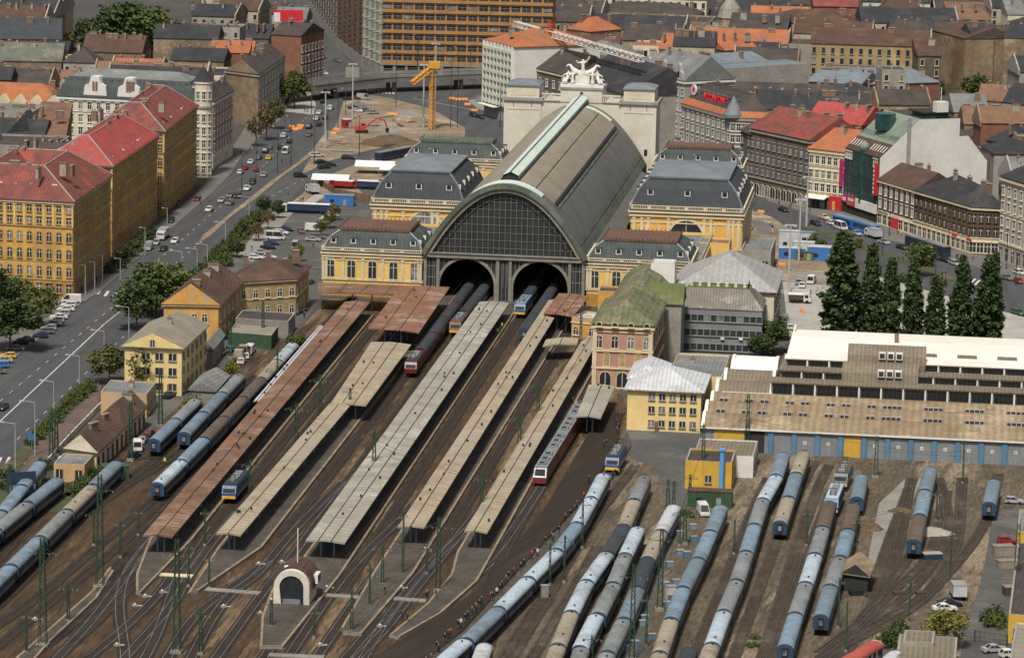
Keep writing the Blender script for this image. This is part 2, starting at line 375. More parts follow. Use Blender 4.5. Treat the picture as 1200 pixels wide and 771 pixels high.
def roof_build(b, fp, h, roof, m, wallb=None, wallm=None, capm=None):
    kind = roof[0]; o = roof[2] if len(roof) > 2 else 0.5; r = roof[1]; L, D = fp.L, fp.D
    uo, vo = o/L, o/D
    E = [fp.at(-uo, -vo, h), fp.at(1+uo, -vo, h), fp.at(1+uo, 1+vo, h), fp.at(-uo, 1+vo, h)]
    El = [(p[0], p[1], p[2]+0.22) for p in E]
    if kind != 'flat': b.loft([E, El], m); b.poly([E[3], E[2], E[1], E[0]], m)
    h2 = h+0.22
    if kind == 'gable':       # ridge along the front
        k = roof[3] if len(roof) > 3 else 0.5
        g0 = fp.at(-uo, k, h2+r); g1 = fp.at(1+uo, k, h2+r)
        b.poly([El[0], El[1], g1, g0], m); b.poly([El[2], El[3], g0, g1], m)
        b.poly([El[3], El[0], g0], wallm or m); b.poly([El[1], El[2], g1], wallm or m)
    elif kind == 'gablex':    # ridge away from the front
        k = roof[3] if len(roof) > 3 else 0.5
        g0 = fp.at(k, -vo, h2+r); g1 = fp.at(k, 1+vo, h2+r)
        b.poly([El[3], El[0], g0, g1], m); b.poly([El[1], El[2], g1, g0], m)
        b.poly([El[0], El[1], g0], wallm or m); b.poly([El[2], El[3], g1], wallm or m)
    elif kind == 'hip':
        s = min(L, D)/2; u = s/L if L > D else 0.5; v = s/D if D >= L else 0.5
        g0 = fp.at(u, v, h2+r); g1 = fp.at(1-u, 1-v, h2+r)
        if L > D: F = [[El[0], El[1], g1, g0], [El[1], El[2], g1], [El[2], El[3], g0, g1], [El[3], El[0], g0]]
        else: F = [[El[0], El[1], g0], [El[1], El[2], g1, g0], [El[2], El[3], g1], [El[3], El[0], g0, g1]]
        for q in F: b.poly(q, m)
    elif kind == 'ring':      # roofs round a courtyard
        d = roof[3]
        rings = [El, fp.ring(d, h2+r), fp.ring(2*d, h2)]
        for a, c in zip(rings, rings[1:]):
            for j in range(4):
                q = (j+1) % 4; b.poly([a[j], a[q], c[q], c[j]], m)
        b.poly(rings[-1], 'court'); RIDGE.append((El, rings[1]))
    elif kind == 'mansard':   # list of (inset, height, material)
        prev = El
        for (d, z, mm) in roof[3]:
            cur = fp.ring(d, h2+z)
            for j in range(4):
                q = (j+1) % 4; b.poly([prev[j], prev[q], cur[q], cur[j]], mm)
            prev = cur
        if r: 
            c = [sum(p[i] for p in prev)/4 for i in range(3)]; c[2] += r
            for j in range(4): b.poly([prev[j], prev[(j+1) % 4], c], capm or m)
        else: b.poly(prev, capm or m)
    elif kind == 'flat':      # parapet + deck
        p = r or 0.6
        R0 = fp.ring(0, h); R1 = fp.ring(0, h+p); R2 = fp.ring(.35, h+p); R3 = fp.ring(.35, h+.05)
        b.loft([R0, R1], wallm or m); b.loft([R1, R2], 'trim_grey'); b.loft([R2, R3], wallm or m); b.poly(R3, m)
    elif kind == 'shed':
        b.poly([El[0], El[1], (El[2][0], El[2][1], h2+r), (El[3][0], El[3][1], h2+r)], m)
        T = [(El[2][0], El[2][1], h2+r), (El[3][0], El[3][1], h2+r)]
        b.poly([El[1], El[2], T[0]], wallm or m); b.poly([El[3], El[0], T[1]], wallm or m); b.poly([El[2], El[3], T[1], T[0]], wallm or m)
FOOTS = []
def house(label, pts, h, wall, roof, roofm, name='building', cat='building', group=None, wins=None, zs=None, win=None, bands=(), base=None, chim=0, chm=None,
          blank=None, dorm=None, gablem=None, capm=None, pilasters=0, cornice='trim_grey', z0=0.0, seed=None):
    """pts: world XY of front-left, front-right, back-right, back-left corners; wins: {edge: bays}"""
    p0 = Vector(pts[0]); p1 = Vector(pts[1]); th = math.atan2((p1-p0).y, (p1-p0).x)
    R = Matrix.Rotation(-th, 2); P = [R @ (Vector(p)-p0) for p in pts]; fp = Foot(P)
    root = thing(name, label, cat, (p0.x, p0.y, z0), th, group)
    FOOTS.append([Vector(p) for p in pts])
    b = B(); xy = [(p.x, p.y) for p in P]
    if blank:                                     # edges with their own (fire wall) material
        for e in range(4):
            q = (e+1) % 4; m = blank.get(e, wall); b.poly([(*xy[e], 0), (*xy[q], 0), (*xy[q], h), (*xy[e], h)], m)
        b.poly([(*p, h) for p in xy], wall)
    else: b.prism(xy, 0, h, wall)
    if base: b.prism([fp.at(-.06/fp.L, -.06/fp.D, 0)[:2], fp.at(1+.06/fp.L, -.06/fp.D, 0)[:2], fp.at(1+.06/fp.L, 1+.06/fp.D, 0)[:2], fp.at(-.06/fp.L, 1+.06/fp.D, 0)[:2]], 0, base[0], base[1])
    for z, o, hh, m in bands:
        uo, vo = o/fp.L, o/fp.D
        b.prism([fp.at(-uo, -vo, 0)[:2], fp.at(1+uo, -vo, 0)[:2], fp.at(1+uo, 1+vo, 0)[:2], fp.at(-uo, 1+vo, 0)[:2]], z, z+hh, m)
    b.build('wall', root)
    rb = B(); roof_build(rb, fp, h, roof, roofm, wallm=gablem or (wall if roof[0] == 'flat' else None), capm=capm)
    ro = rb.build('roof', root)
    if roof[0] == 'ring':
        E_, R_ = RIDGE[-1]
        for i in range(4):
            q = Vector(R_[i]); r2 = Vector(R_[(i+1) % 4])
            for a_, c_ in ((Vector(E_[i]), q), (q, r2)): cb = B(); cb.bar(a_, c_, .2, 'chim_pale', n=5); cb.build('ridge_cap', ro)
    st = {'n': 0, 'rest': [], 'base': base[0] if base else 0}
    if wins:
        for e, n in wins.items():
            ex = {}
            if isinstance(n, tuple): n, ex = n
            win_row(root, fp, e, n, zs, win, state=st, **ex)
        flush_rest(root, st)
    g = random.Random(seed if seed is not None else len(LABELS))
    for i in range(chim):
        u = (i+.5+g.uniform(-.3, .3))/chim; m = chm or g.choice(['chim', 'chim', 'chim_pale'])
        if roof[0] == 'gablex' or (roof[0] == 'hip' and fp.D > fp.L): c = fp.at(.5+g.choice([-.1, .06, .12]), u, 0)
        elif roof[0] == 'ring':
            e = g.choice([0, 0, 1, 2, 3]); d = roof[3]; c = [fp.at(u, d/fp.D, 0), fp.at(1-d/fp.L, u, 0), fp.at(u, 1-d/fp.D, 0), fp.at(d/fp.L, u, 0)][e]
        else: c = fp.at(u, .5+g.choice([-.12, .06, .12]), 0)
        zt = h+(roof[1] if roof[0] != 'mansard' else (roof[3][-1][1] if len(roof) > 3 else 2))
        put('chimney', chimney_mesh(g.choice([1.0, 1.8, 2.6]), 0.7, g.choice([0.9, 1.3]), m), ro, (c[0], c[1], zt-.3), g.choice([0, math.pi/2]))
    if dorm:                                       # small dormers on the lower slope: list of (edge, n, inset, dz, mesh)
        for e, n, ins, dz, me in dorm:
            a = fp.P[e]; q = fp.P[(e+1) % 4]; d = q-a; Ln = d.length; t2 = math.atan2(d.y, d.x); d = d/Ln; nor = Vector((d.y, -d.x))
            for i in range(n):
                p = a+d*(Ln*(i+.5)/n if n > 1 else Ln*.5)-nor*ins; put('dormer', me, ro, (p.x, p.y, h+dz), t2)
    return root, fp, ro
def quad_px(A, Bp, h, depth, skew=0.0):
    """footprint from the front eave seen at pixels A..Bp (height h) running back by depth metres"""
    a = W(*A, h); b = W(*Bp, h); d = (b-a).normalized(); n = Vector((-d.y, d.x)); n = (n+d*skew).normalized()
    return [a, b, b+n*depth, a+n*depth]
def quad4(h, *px): return [W(*p, h) for p in px]
def sq(t0, t1, n0, n1): return [S(t0, n0), S(t0, n1), S(t1, n1), S(t1, n0)]
def dormer_mesh(w_, h_, dep, m_wall, m_roof, glass='glass_dark'):
    k = ('d', w_, h_, dep, m_wall, m_roof)
    if k not in CHM:
        b = B(); b.box(-w_/2, 0, 0, w_/2, dep, h_, m_wall); b.box(-w_/2-.12, -.15, h_+.002, w_/2+.12, dep, h_+.18, m_roof)
        b.box(-w_/2+.22, -.03, .25, w_/2-.22, -.002, h_-.2, glass); CHM[k] = b.mesh('dormer')
    return CHM[k]
# ================================================================== ground, roads, tracks
def area(name, px, m, z, thick=None):
    b = B(); P = [W(*p) for p in px]
    A = sum(P[i-1].x*P[i].y-P[i].x*P[i-1].y for i in range(len(P)))
    if A < 0: P = P[::-1]
    if thick: b.prism([(p.x, p.y) for p in P], z-thick, z, m)
    else: b.poly([(p.x, p.y, z) for p in P], m)
    return structure(name, b)
b = B(); b.poly([(-1500, 300, 0), (1500, 300, 0), (1500, 4200, 0), (-1500, 4200, 0)], 'city_ground'); structure('ground', b)
area('avenue_road', [(-80,476),(20,418),(52,392),(88,361),(119,341),(161,304),(208,262),(249,226),(270,205),(284,183),(305,160),(330,140),(369,136),(371,122),(366,95),(355,45),(340,0),(335,-15),
   (374,-15),(380,20),(392,50),(411,80),(440,88),(640,92),(640,175),(500,175),(440,190),(420,202),(398,208),(345,234),(318,248),(285,264),(240,305),(215,345),(185,380),(109,455),(39,508),(0,549),(-60,605)], 'asphalt', 0.03)
area('pavement', [(-80,476),(20,418),(52,392),(88,361),(119,341),(161,304),(208,262),(249,226),(270,205),(284,183),(305,160),(330,140),(318,120),(300,130),(262,190),(228,230),(83,344),(40,356),(-80,356)], 'pavement', 0.15, 0.14)
area('traffic_island', [(332,131),(369,135),(370,122),(362,106),(340,116)], 'plaza_slab', 0.16, 0.14)
area('median_strip', [(232,286),(238,276),(292,233),(316,214),(340,197),(366,177),(384,152),(388,156),(374,176),(350,194),(330,208),(300,233),(270,255),(246,277)], 'dirt', 0.14, 0.12)
area('dirt_ground', [(370,175),(395,145),(403,118),(425,111),(455,115),(505,128),(545,150),(545,166),(480,166),(430,177),(385,189),(352,206)], 'dirt', 0.07)
area('dirt_ground', [(330,247),(356,226),(376,211),(392,203),(415,193),(455,182),(500,182),(500,235),(440,240),(400,222),(380,233),(345,250)], 'dirt', 0.06)
area('dirt_ground', [(610,140),(560,128),(548,118),(600,108)], 'concrete', 0.05)
area('forecourt', [(222,345),(262,290),(287,263),(318,250),(345,250),(385,233),(445,243),(500,245),(376,350),(345,395),(262,432),(214,500),(186,520),(168,548),(135,590),(60,560),(120,500),(180,430)], 'asphalt_lot', 0.04)
area('forecourt_walk', [(318,250),(345,236),(352,240),(316,282),(296,308),(278,300)], 'concrete', 0.13, 0.1)
area('footpath', [(119,450),(114,480),(60,531),(34,566),(18,566),(43,520),(100,468)], 'brick_walk', 0.1, 0.1)
area('grass_verge', [(113,448),(119,450),(100,468),(43,520),(18,560),(-10,590),(-10,560),(39,510)], 'grass', 0.08)
area('grass_verge', [(218,345),(240,307),(285,266),(315,250),(318,258),(292,285),(270,305),(240,330)], 'grass', 0.08)
area('grass_verge', [(30,568),(60,565),(120,592),(110,575),(120,585),(70,600),(20,600),(-30,585)], 'grass', 0.09)
area('street', [(842,190),(880,215),(900,236),(950,252),(1000,270),(1060,287),(1140,312),(1230,345),(1230,392),(1180,375),(1100,345),(1000,303),(930,272),(862,262)], 'asphalt', 0.035)
area('pavement', [(880,215),(900,230),(947,243),(987,247),(1027,262),(1136,298),(1150,300),(1230,310),(1230,345),(1140,312),(1060,287),(1000,270),(950,252),(900,236)], 'pavement', 0.15, 0.14)
area('median_strip', [(940,264),(1010,287),(1100,318),(1180,350),(1180,354),(1098,323),(1008,292),(938,268)], 'grass', 0.16, 0.12)
area('dirt_ground', [(862,240),(905,255),(935,275),(1000,303),(1000,340),(905,328),(872,330)], 'dirt', 0.05)
area('car_park', [(872,330),(905,326),(925,335),(930,400),(885,420)], 'asphalt_lot', 0.06)
area('plaza', [(917,330),(1000,338),(1030,325),(1120,350),(1230,380),(1230,420),(925,400)], 'plaza_slab', 0.065)
area('railway_ground', [(-150,700),(0,606),(62,566),(175,505),(262,432),(345,392),(385,350),(500,352),(690,352),(702,400),(735,480),(715,560),(590,730),(545,860),(-150,860)], 'ballast', 0.05)
area('yard_ground', [(700,455),(740,470),(830,470),(870,520),(1260,545),(1260,880),(540,880),(590,730),(715,560)], 'yard_soil', 0.045)
area('yard_paving', [(738,495),(833,498),(818,560),(800,600),(775,680),(750,771),(740,860),(700,860),(722,771),(762,640),(786,600),(768,545),(742,540),(728,515)], 'asphalt_lot', 0.07)
area('yard_paving', [(1165,600),(1215,590),(1260,700),(1260,860),(1110,860),(1130,740),(1150,680)], 'asphalt_lot', 0.07)
area('yard_paving', [(1030,590),(1062,560),(1080,560),(1050,640),(1025,700),(1010,690)], 'concrete', 0.066)
for px, m in (([(440,150),(462,146),(470,154),(450,160)],'concrete'),([(405,124),(420,118),(432,124),(415,132)],'pavement'),([(470,128),(500,136),(494,142),(462,134)],'concrete'),([(420,166),(448,160),(452,165),(426,172)],'earth_dark'),([(350,242),(372,226),(380,230),(362,243)],'plaza_slab'),([(420,222),(450,215),(455,228),(430,232)],'asphalt_lot'),([(880,258),(905,262),(915,275),(890,275)],'pavement'),([(885,300),(905,296),(912,318),(890,322)],'earth_dark'),([(930,318),(965,320),(970,330),(935,328)],'concrete'),([(1000,345),(1060,352),(1055,362),(1000,358)],'pavement'),([(560,112),(590,116),(585,124),(556,119)],'pavement')):
    area('ground_patch', px, m, .09 if m != 'earth_dark' else .085)
b = B()
# painted lines on the avenue
def stripe(b, p, q, w=0.18, z=0.045, m='paint_white', dash=None):
    p = W(*p); q = W(*q); d = q-p; L = d.length; d = d/L; n = Vector((-d.y, d.x))*w/2
    k = 0
    while k < L:
        e = min(L, k+(dash[0] if dash else L)); a = p+d*k; c = p+d*e
        b.poly([(*(a-n), z), (*(c-n), z), (*(c+n), z), (*(a+n), z)], m); k += sum(dash) if dash else L+1
stripe(b, (-10,503), (122,380), .28); stripe(b, (122,380), (166,345), .22); stripe(b, (0,470), (150,345), .15, dash=(3,6)); stripe(b, (20,515), (165,375), .15, dash=(3,6))
stripe(b, (170,318), (290,215), .15, dash=(3,6)); stripe(b, (190,322), (262,262), .15, dash=(3,6)); stripe(b, (300,205), (375,120), .15, dash=(3,6)); stripe(b, (290,245), (390,192), .15, dash=(3,6))
stripe(b, (485,116), (560,130), .3)
for i in range(8):  # zebra crossings
    stripe(b, (10+i*10-9, 536-i*0.3), (10+i*10-13, 545-i*.3), .5*1.2)
    stripe(b, (118+i*9, 339+i*2.2), (114+i*9, 345+i*2.2), .8)
    stripe(b, (430+i*4.2, 105+i*.2), (432+i*4.2, 109+i*.2), .7)
for i in range(7): stripe(b, (1128+i*5, 322+i*1.6), (1122+i*5, 328+i*1.6), .6)
structure('road_markings', b)
# ------------------------------------------------------------------ tracks
def track(px, bright=False, strip='ballast_dark', world=False, hw=1.35):
    P = catmull([p if world else W(*p) for p in px], 7)
    if len(P) < 2: return
    nn = []
    for i in range(len(P)):
        d = (P[min(i+1, len(P)-1)]-P[max(i-1, 0)]).normalized(); nn.append(Vector((-d.y, d.x)))
    z0 = 0.08+0.0006*len(TRACKS)
    b = B(); b.loft([[(*(p-n*hw), z0), (*(p+n*hw), z0)] for p, n in zip(P, nn)], strip, closed=False)
    if min(p.y for p in P) < 800 and hw > 1:
        for a, c, n in zip(P, P[1:], nn):
            d = c-a; k = int(d.length/.75); d.normalize()
            for j in range(k):
                q = a+d*(j*.75+.2); u = d*.14; v = n*1.2; b.poly([(*(q-u-v), z0+.025), (*(q+u-v), z0+.025), (*(q+u+v), z0+.025), (*(q-u+v), z0+.025)], 'sleeper')
    o = structure('railway_track', b)
    for s in (-1, 1):
        r = B(); k = 0.13
        r.loft([[(*(p+n*(s*.75-k*.5)), z0+.005), (*(p+n*(s*.75-k*.5)), z0+.16), (*(p+n*(s*.75+k*.5)), z0+.16), (*(p+n*(s*.75+k*.5)), z0+.005)] for p, n in zip(P, nn)], 'rail_bright' if bright else 'rail_steel', closed=False)
        r.build('rail', o)
    TRACKS.append(P); return P
TRACKS = []
def straight(n0, n1, t0=-22, t1=-345, bright=False): track([S(t0, n0), S((t0+t1)/2, (n0+n1)/2), S(t1, n1)], bright, world=True)
# platform centre lines (t -> n), as read from the canopies
PCL = {}
def cl(name, a, b): PCL[name] = (a, b)
def cn(name, t):
    (t0, n0), (t1, n1) = PCL[name]; return n0+(n1-n0)*(t-t0)/(t1-t0)
cl('1', (-30, -34), (-282, -29)); cl('3', (-22, 0.45), (-280, 2.6)); cl('4', (-55, 16.4), (-265, 16.5)); cl('5', (-75, 29.6), (-266, 29.2))
_a = tn(458, 400, 4.5); _b = tn(278, 623, 4.5); cl('2', (_a[0], _a[1]), (_b[0], _b[1]-.5))
def along(off, name, t0=176, t1=-300): return [S(t, cn(name, max(-300, min(-20, t)))+off) for t in (t0, 0, -60, -120, -180, -240, t1)]
for nm, off in (('1',-6.0),('1',6.2),('2',-5.8),('2',6.4),('3',-6.6),('3',6.6),('4',5.6),('5',5.4)):
    track(along(off, nm, 170 if nm in '234' and not (nm == '2' and off < 0) else -32, -262 if nm in '12' and off > 0 else -300), world=True)
for px in ([(-20,772),(60,706),(140,640),(185,600),(262,530),(330,462)], [(-20,722),(20,690),(103,600),(185,536),(236,490),(300,440)], [(-20,745),(45,700),(120,636),(200,570)],
           [(-20,672),(0,655),(39,608),(75,575),(130,540),(183,535),(235,487)], [(-20,700),(30,660),(80,620),(140,575),(215,527),(288,455)], [(-20,640),(10,615),(40,590),(70,568)],
           [(104,771),(145,737),(182,701),(215,657),(241,618)], [(148,800),(146,760),(140,711),(147,675),(166,646),(197,612)], [(50,790),(104,732),(140,685),(166,649),(187,622)],
           [(130,790),(200,711),(221,675),(249,636),(280,598)], [(160,790),(182,748),(202,696),(208,680),(232,648)], [(215,790),(249,725),(275,693),(300,675),(347,620),(401,565)],
           [(240,790),(300,706),(340,655),(378,605),(420,555)], [(180,800),(215,740),(240,712),(290,675),(318,655)], [(290,800),(310,770),(352,711),(360,700)],
           [(325,790),(404,675),(482,597),(520,555)], [(358,790),(422,698),(471,636),(520,575)], [(390,790),(445,727),(466,716)], [(410,800),(456,722),(508,657),(549,620),(590,560)],
           [(400,790),(450,740),(480,700),(520,650),(560,600)], [(440,790),(497,732),(546,683),(580,649),(600,623),(640,563)], [(425,800),(480,748),(530,700),(575,660)],
           [(-30,800),(60,752),(120,700),(165,660)], [(20,800),(88,752),(180,660),(210,610)]):
    track(px, bright=px[0][0] >= 100 or px[0][0] in (50, 60))
for px in ([(600,771),(644,698),(686,625),(725,571),(745,545)], [(624,771),(652,724),(681,675),(700,640)], [(575,800),(610,740),(650,680),(700,605)],
           [(808,790),(820,753),(849,683),(880,605),(900,560)], [(845,800),(860,771),(900,662),(925,600),(955,540)], [(884,800),(900,750),(929,657),(959,571),(972,545)],
           [(900,800),(915,740),(945,655),(975,575)], [(950,800),(962,771),(1009,727),(1045,667),(1061,597),(1068,560)], [(935,800),(980,763),(1066,716),(1113,670),(1144,631),(1160,597),(1170,555)],
           [(1010,730),(1040,700),(1082,660),(1097,631),(1110,575)], [(1020,700),(1040,640),(1055,600),(1070,560)], [(990,750),(1040,725),(1090,690),(1120,640),(1128,560)], [(960,765),(1000,735),(1030,700),(1060,660),(1075,640)],
           [(975,790),(1010,740),(1070,690),(1105,640),(1110,600),(1100,560)]):
    track(px, strip='yard_track', hw=1.15)
# ------------------------------------------------------------------ platforms (raised, with pale kerbs)
def platform(pts, label, top='platform_top', h=0.55, edge=True):
    P = [p if isinstance(p, Vector) else W(*p, h) for p in pts]
    A = sum(P[i-1].x*P[i].y-P[i].x*P[i-1].y for i in range(len(P)))
    if A < 0: P = P[::-1]
    c = P[0]; root = thing('platform', label, 'platform', (c.x, c.y, 0))
    b = B(); b.prism([(p.x-c.x, p.y-c.y) for p in P], 0, h, 'concrete', top); b.build('slab', root)
    if edge:
        e = B()
        for i in range(len(P)):
            p, q = P[i], P[(i+1) % len(P)]; d = (q-p)
            if d.length < 3: continue
            d.normalize(); n = Vector((-d.y, d.x)); r = n*0.08; s = n*0.5
            u = [p+r-c, q+r-c, q+s-c, p+s-c]; z = h+.03+.004*i
            e.poly([(x.x, x.y, z) for x in u], 'platform_edge')
        e.build('edge_strip', root)
    return root
hw = 4.1
def pf(name, tfar, tnear, tip, wl=hw, wr=hw):
    L = [S(t, cn(name, t)-wl) for t in (tfar, (tfar+tnear)/2, tnear)]; R = [S(t, cn(name, t)+wr) for t in (tnear, (tfar+tnear)/2, tfar)]
    return L+[W(*p, .55) for p in tip]+R
platform(pf('1', -28, -270, [(168,648),(159,672),(159,693),(165,694)]), 'leftmost island platform under the long rusty canopy')
platform(pf('2', 150, -272, [(219,695),(232,692)], 4, 4.4), 'island platform under the narrow beige canopy with stepped width')
platform(pf('3', 150, -290, [(318,690),(306,722),(304,757),(332,757)], 4.6, 4.6), 'widest island platform with the arched hut on its end')
platform(pf('4', 150, -285, [(399,735),(402,740),(424,742)], 3.8, 3.8), 'island platform under the slim beige canopy right of the widest one')
platform(pf('5', -62, -268, [(528,672),(500,706),(456,743),(468,746),(517,718),(560,680)], 3.4, 3.6), 'curved island platform under the rightmost long beige canopy')
platform([(704,482),(730,484),(722,520),(692,575),(602,672),(542,737),(470,800),(400,800),(475,742),(562,690),(642,590)], 'wide brown cinder-covered platform curving beside the crowd', top='brown_lot', h=0.5, edge=False)
platform([(735,505),(740,520),(706,578),(618,672),(556,738),(500,790),(478,790),(545,738),(606,672),(695,575),(725,520)], 'narrow platform crowded with passengers beside the long blue train', h=0.62, edge=False)
platform([(18,770),(108,691),(128,664),(134,668),(114,700),(60,750),(30,785)], 'low narrow pale-edged platform at bottom left among the tracks', h=0.4)
for a, c, l in (((188,674),(226,676),'first plank foot crossing between the platform tips at bottom left'), ((241,691),(305,696),'plank foot crossing between the tip of the second platform and hut'), ((380,698),(423,701),'plank foot crossing right of the arched hut'),
             ((462,702),(500,705),'plank foot crossing at the tip of the slim beige platform'), ((315,768),(380,771),'plank foot crossing at the bottom edge below the hut'), ((472,742),(492,744),'plank foot crossing at the tip of the curved platform')):
    p = W(*a); q = W(*c); b = B(); d = q-p; b.box(0, -.9, .1, d.length, .9, .3, 'trim_cream' if a[0] == 188 else 'concrete')
    tag(b.build('foot_crossing', None, (p.x, p.y, 0), math.atan2(d.y, d.x)), l, 'crossing')
# ================================================================== station: train hall, pavilions, portal, canopies, workshop
ribbed('hall_taupe', (0.30, 0.255, 0.195), (0.23, 0.197, 0.15), 1, 1.5, 0.12, 0.6, 0, 0.2)
ribbed('hall_grey', (0.14, 0.137, 0.125), (0.10, 0.098, 0.09), 1, 1.5, 0.12, 0.6, 0, 0.2)
mat('copper_pale', (0.58, 0.65, 0.58), (0.46, 0.54, 0.48), 0.3, rough=0.6)
mat('copper_green', (0.105, 0.12, 0.093), (0.07, 0.082, 0.065), 0.3, rough=0.75, c3=(0.14, 0.16, 0.128))
mat('iron_frame', (0.24, 0.225, 0.19), (0.17, 0.16, 0.135), 0.5)
mat('iron_dark', (0.035, 0.036, 0.036), (0.025, 0.026, 0.026), 0.5)
mat('fan_glass', (0.022, 0.026, 0.028), (0.036, 0.042, 0.042), 0.25, rough=0.3)
mat('statue_white', (0.7, 0.68, 0.62), (0.55, 0.53, 0.48), 0.6)
ribbed('moss_roof', (0.18, 0.175, 0.11), (0.075, 0.10, 0.032), 0, 1.3, 0.45, 0.9, 0, 0.2, (0.22, 0.175, 0.13))
mat('moss_green', (0.11, 0.14, 0.045), (0.08, 0.10, 0.035), 0.2, c3=(0.16, 0.15, 0.075))
ribbed('seam_taupe', (0.21, 0.185, 0.155), (0.155, 0.138, 0.118), 0, 0.7, 0.25, 0.7, 0, 0.3, (0.3, 0.28, 0.25))
ribbed('slate_pale', (0.33, 0.325, 0.31), (0.26, 0.255, 0.245), 0, 1.5, 0.2, 0.8, 0, 0.12)
ribbed('canopy_grey', (0.35, 0.32, 0.265), (0.25, 0.23, 0.19), 1, 2.2, 0.14, 0.8, 0, 0.2, (0.41, 0.39, 0.35))
ribbed('canopy_beige', (0.40, 0.325, 0.22), (0.27, 0.22, 0.155), 1, 2.2, 0.14, 0.85, 0, 0.2, (0.32, 0.29, 0.245))
ribbed('canopy_rust', (0.235, 0.125, 0.075), (0.135, 0.08, 0.054), 1, 2.2, 0.2, 0.9, 0, 0.25, (0.28, 0.18, 0.13))
ribbed('canopy_flaked', (0.26, 0.13, 0.075), (0.17, 0.09, 0.06), 1, 2.0, 0.35, 0.9, 0, 0.25, (0.33, 0.22, 0.165))
ribbed('shed_tan', (0.29, 0.215, 0.13), (0.19, 0.143, 0.09), 0, 1.6, 0.14, 0.85, 0, 0.22, (0.36, 0.28, 0.185))
ribbed('shed_greytan', (0.22, 0.18, 0.13), (0.155, 0.128, 0.095), 0, 0.9, 0.15, 0.85, 0, 0.25)
mat('shed_white', (0.74, 0.72, 0.67), (0.66, 0.64, 0.58), 0.06, fine=0.06, c3=(0.66, 0.63, 0.55))
mat('blue_grey', (0.18, 0.25, 0.34), (0.14, 0.19, 0.26), 0.3)
mat('door_blue', (0.09, 0.19, 0.30), (0.07, 0.15, 0.24), 0.3)
mat('door_grey', (0.21, 0.22, 0.235), (0.165, 0.172, 0.185), 0.25, fine=0.08)
mat('door_yellow', (0.58, 0.35, 0.05), (0.46, 0.28, 0.045), 0.3)
mat('mast_green', (0.045, 0.085, 0.045), (0.03, 0.06, 0.032), 0.5)
mat('pipe_blue', (0.10, 0.32, 0.68), (0.08, 0.26, 0.55), 0.5)
def zarc(n): return 31-18.4*(abs(n)/21.25)**2.05
hall = thing('train_hall', 'great arched train hall with glazed fan front and pale green ridge', 'train station', (*S(0, 0), 0), SROT)
NN = [-21.25+42.5*i/34 for i in range(35)]
def shell(b, n0, n1, t0, t1, dz, m, k=12, th=0.35):
    ns = [n0+(n1-n0)*i/k for i in range(k+1)]; ts = [t0+(t1-t0)*i/8 for i in range(9)]
    b.loft([[(n, t, zarc(n)+dz) for n in ns] for t in ts], m, closed=False)
    b.loft([[(n, t0, zarc(n)+dz-th) for n in ns], [(n, t0, zarc(n)+dz) for n in ns]], m, closed=False)
    for n in (n0, n1): b.poly([(n, t0, zarc(n)+dz-th), (n, t1, zarc(n)+dz-th), (n, t1, zarc(n)+dz), (n, t0, zarc(n)+dz)], m)
b = B(); shell(b, -21.25, 21.25, 0, 181, 0, 'hall_grey', 34); r0 = b.build('roof', hall)
for n0, n1 in ((-16.5, -2.1), (2.1, 6.9), (7.15, 12.0)):
    b = B(); shell(b, n0, n1, 9, 170, 0.55, 'hall_taupe', 8, 0.6); b.build('roof_panel', r0)
b = B(); 
for n in (-16.9, 12.35): shell(b, n-.28, n+.28, 9, 170, 0.75, 'iron_dark' if n > 0 else 'copper_green', 2, .8)
shell(b, 12.8, 13.3, 9, 170, 0.4, 'copper_green', 2, .4); b.build('roof_rib', r0)
b = B()
for n in (19.6, 21.0, -19.6, -21.0): shell(b, n-.22, n+.22, 2, 180, .35, 'copper_green', 2, .5)
b.build('gutter', r0)
b = B(); L = [(-2.1, 31.2), (-2.1, 32.6), (0, 33.6), (2.1, 32.6), (2.1, 31.2)]
b.loft([[(n, t, z) for n, z in L] for t in (9.5, 60, 120, 183)], 'copper_pale', closed=False)
b.box(-.18, 9.3, 33.45, .18, 183, 33.72, 'copper_green'); b.box(-2.5, 9.2, 31.3, -2.12, 183, 31.75, 'iron_dark'); b.box(2.12, 9.2, 31.3, 2.5, 183, 31.75, 'iron_dark')
b.poly([(n, 9.9, z) for n, z in L], 'iron_dark'); b.build('ridge_lantern', r0)
b = B(); shell(b, -9.2, 9.4, 1.2, 6.5, .85, 'copper_pale', 14, .6); shell(b, -2, 10.5, 172, 176, .3, 'copper_pale', 8, .2); b.build('skylight', r0)
# arch rim at the front
def archband(b, t0, t1, o0, o1, m, k=40, z0=12.3):
    n_ = [-21.4+42.8*i/k for i in range(k+1)]
    def ring(o, t):
        out = []
        for n in n_:
            sl = -2.05*18.4/21.25*(abs(n)/21.25)**1.05*(1 if n >= 0 else -1); l = math.hypot(1, sl)
            out.append((n-sl/l*o, t, zarc(n)+o/l))
        return out
    R = [ring(o0, t0), ring(o1, t0), ring(o1, t1), ring(o0, t1)]
    b.loft([R[0], R[1]], m, closed=False); b.loft([R[1], R[2]], m, closed=False); b.loft([R[2], R[3]], m, closed=False); b.loft([R[3], R[0]], m, closed=False)
b = B(); archband(b, -1.2, .6, -.5, .75, 'copper_green'); archband(b, -.6, .4, -1.6, -.52, 'iron_frame'); b.build('arch_rim', hall)
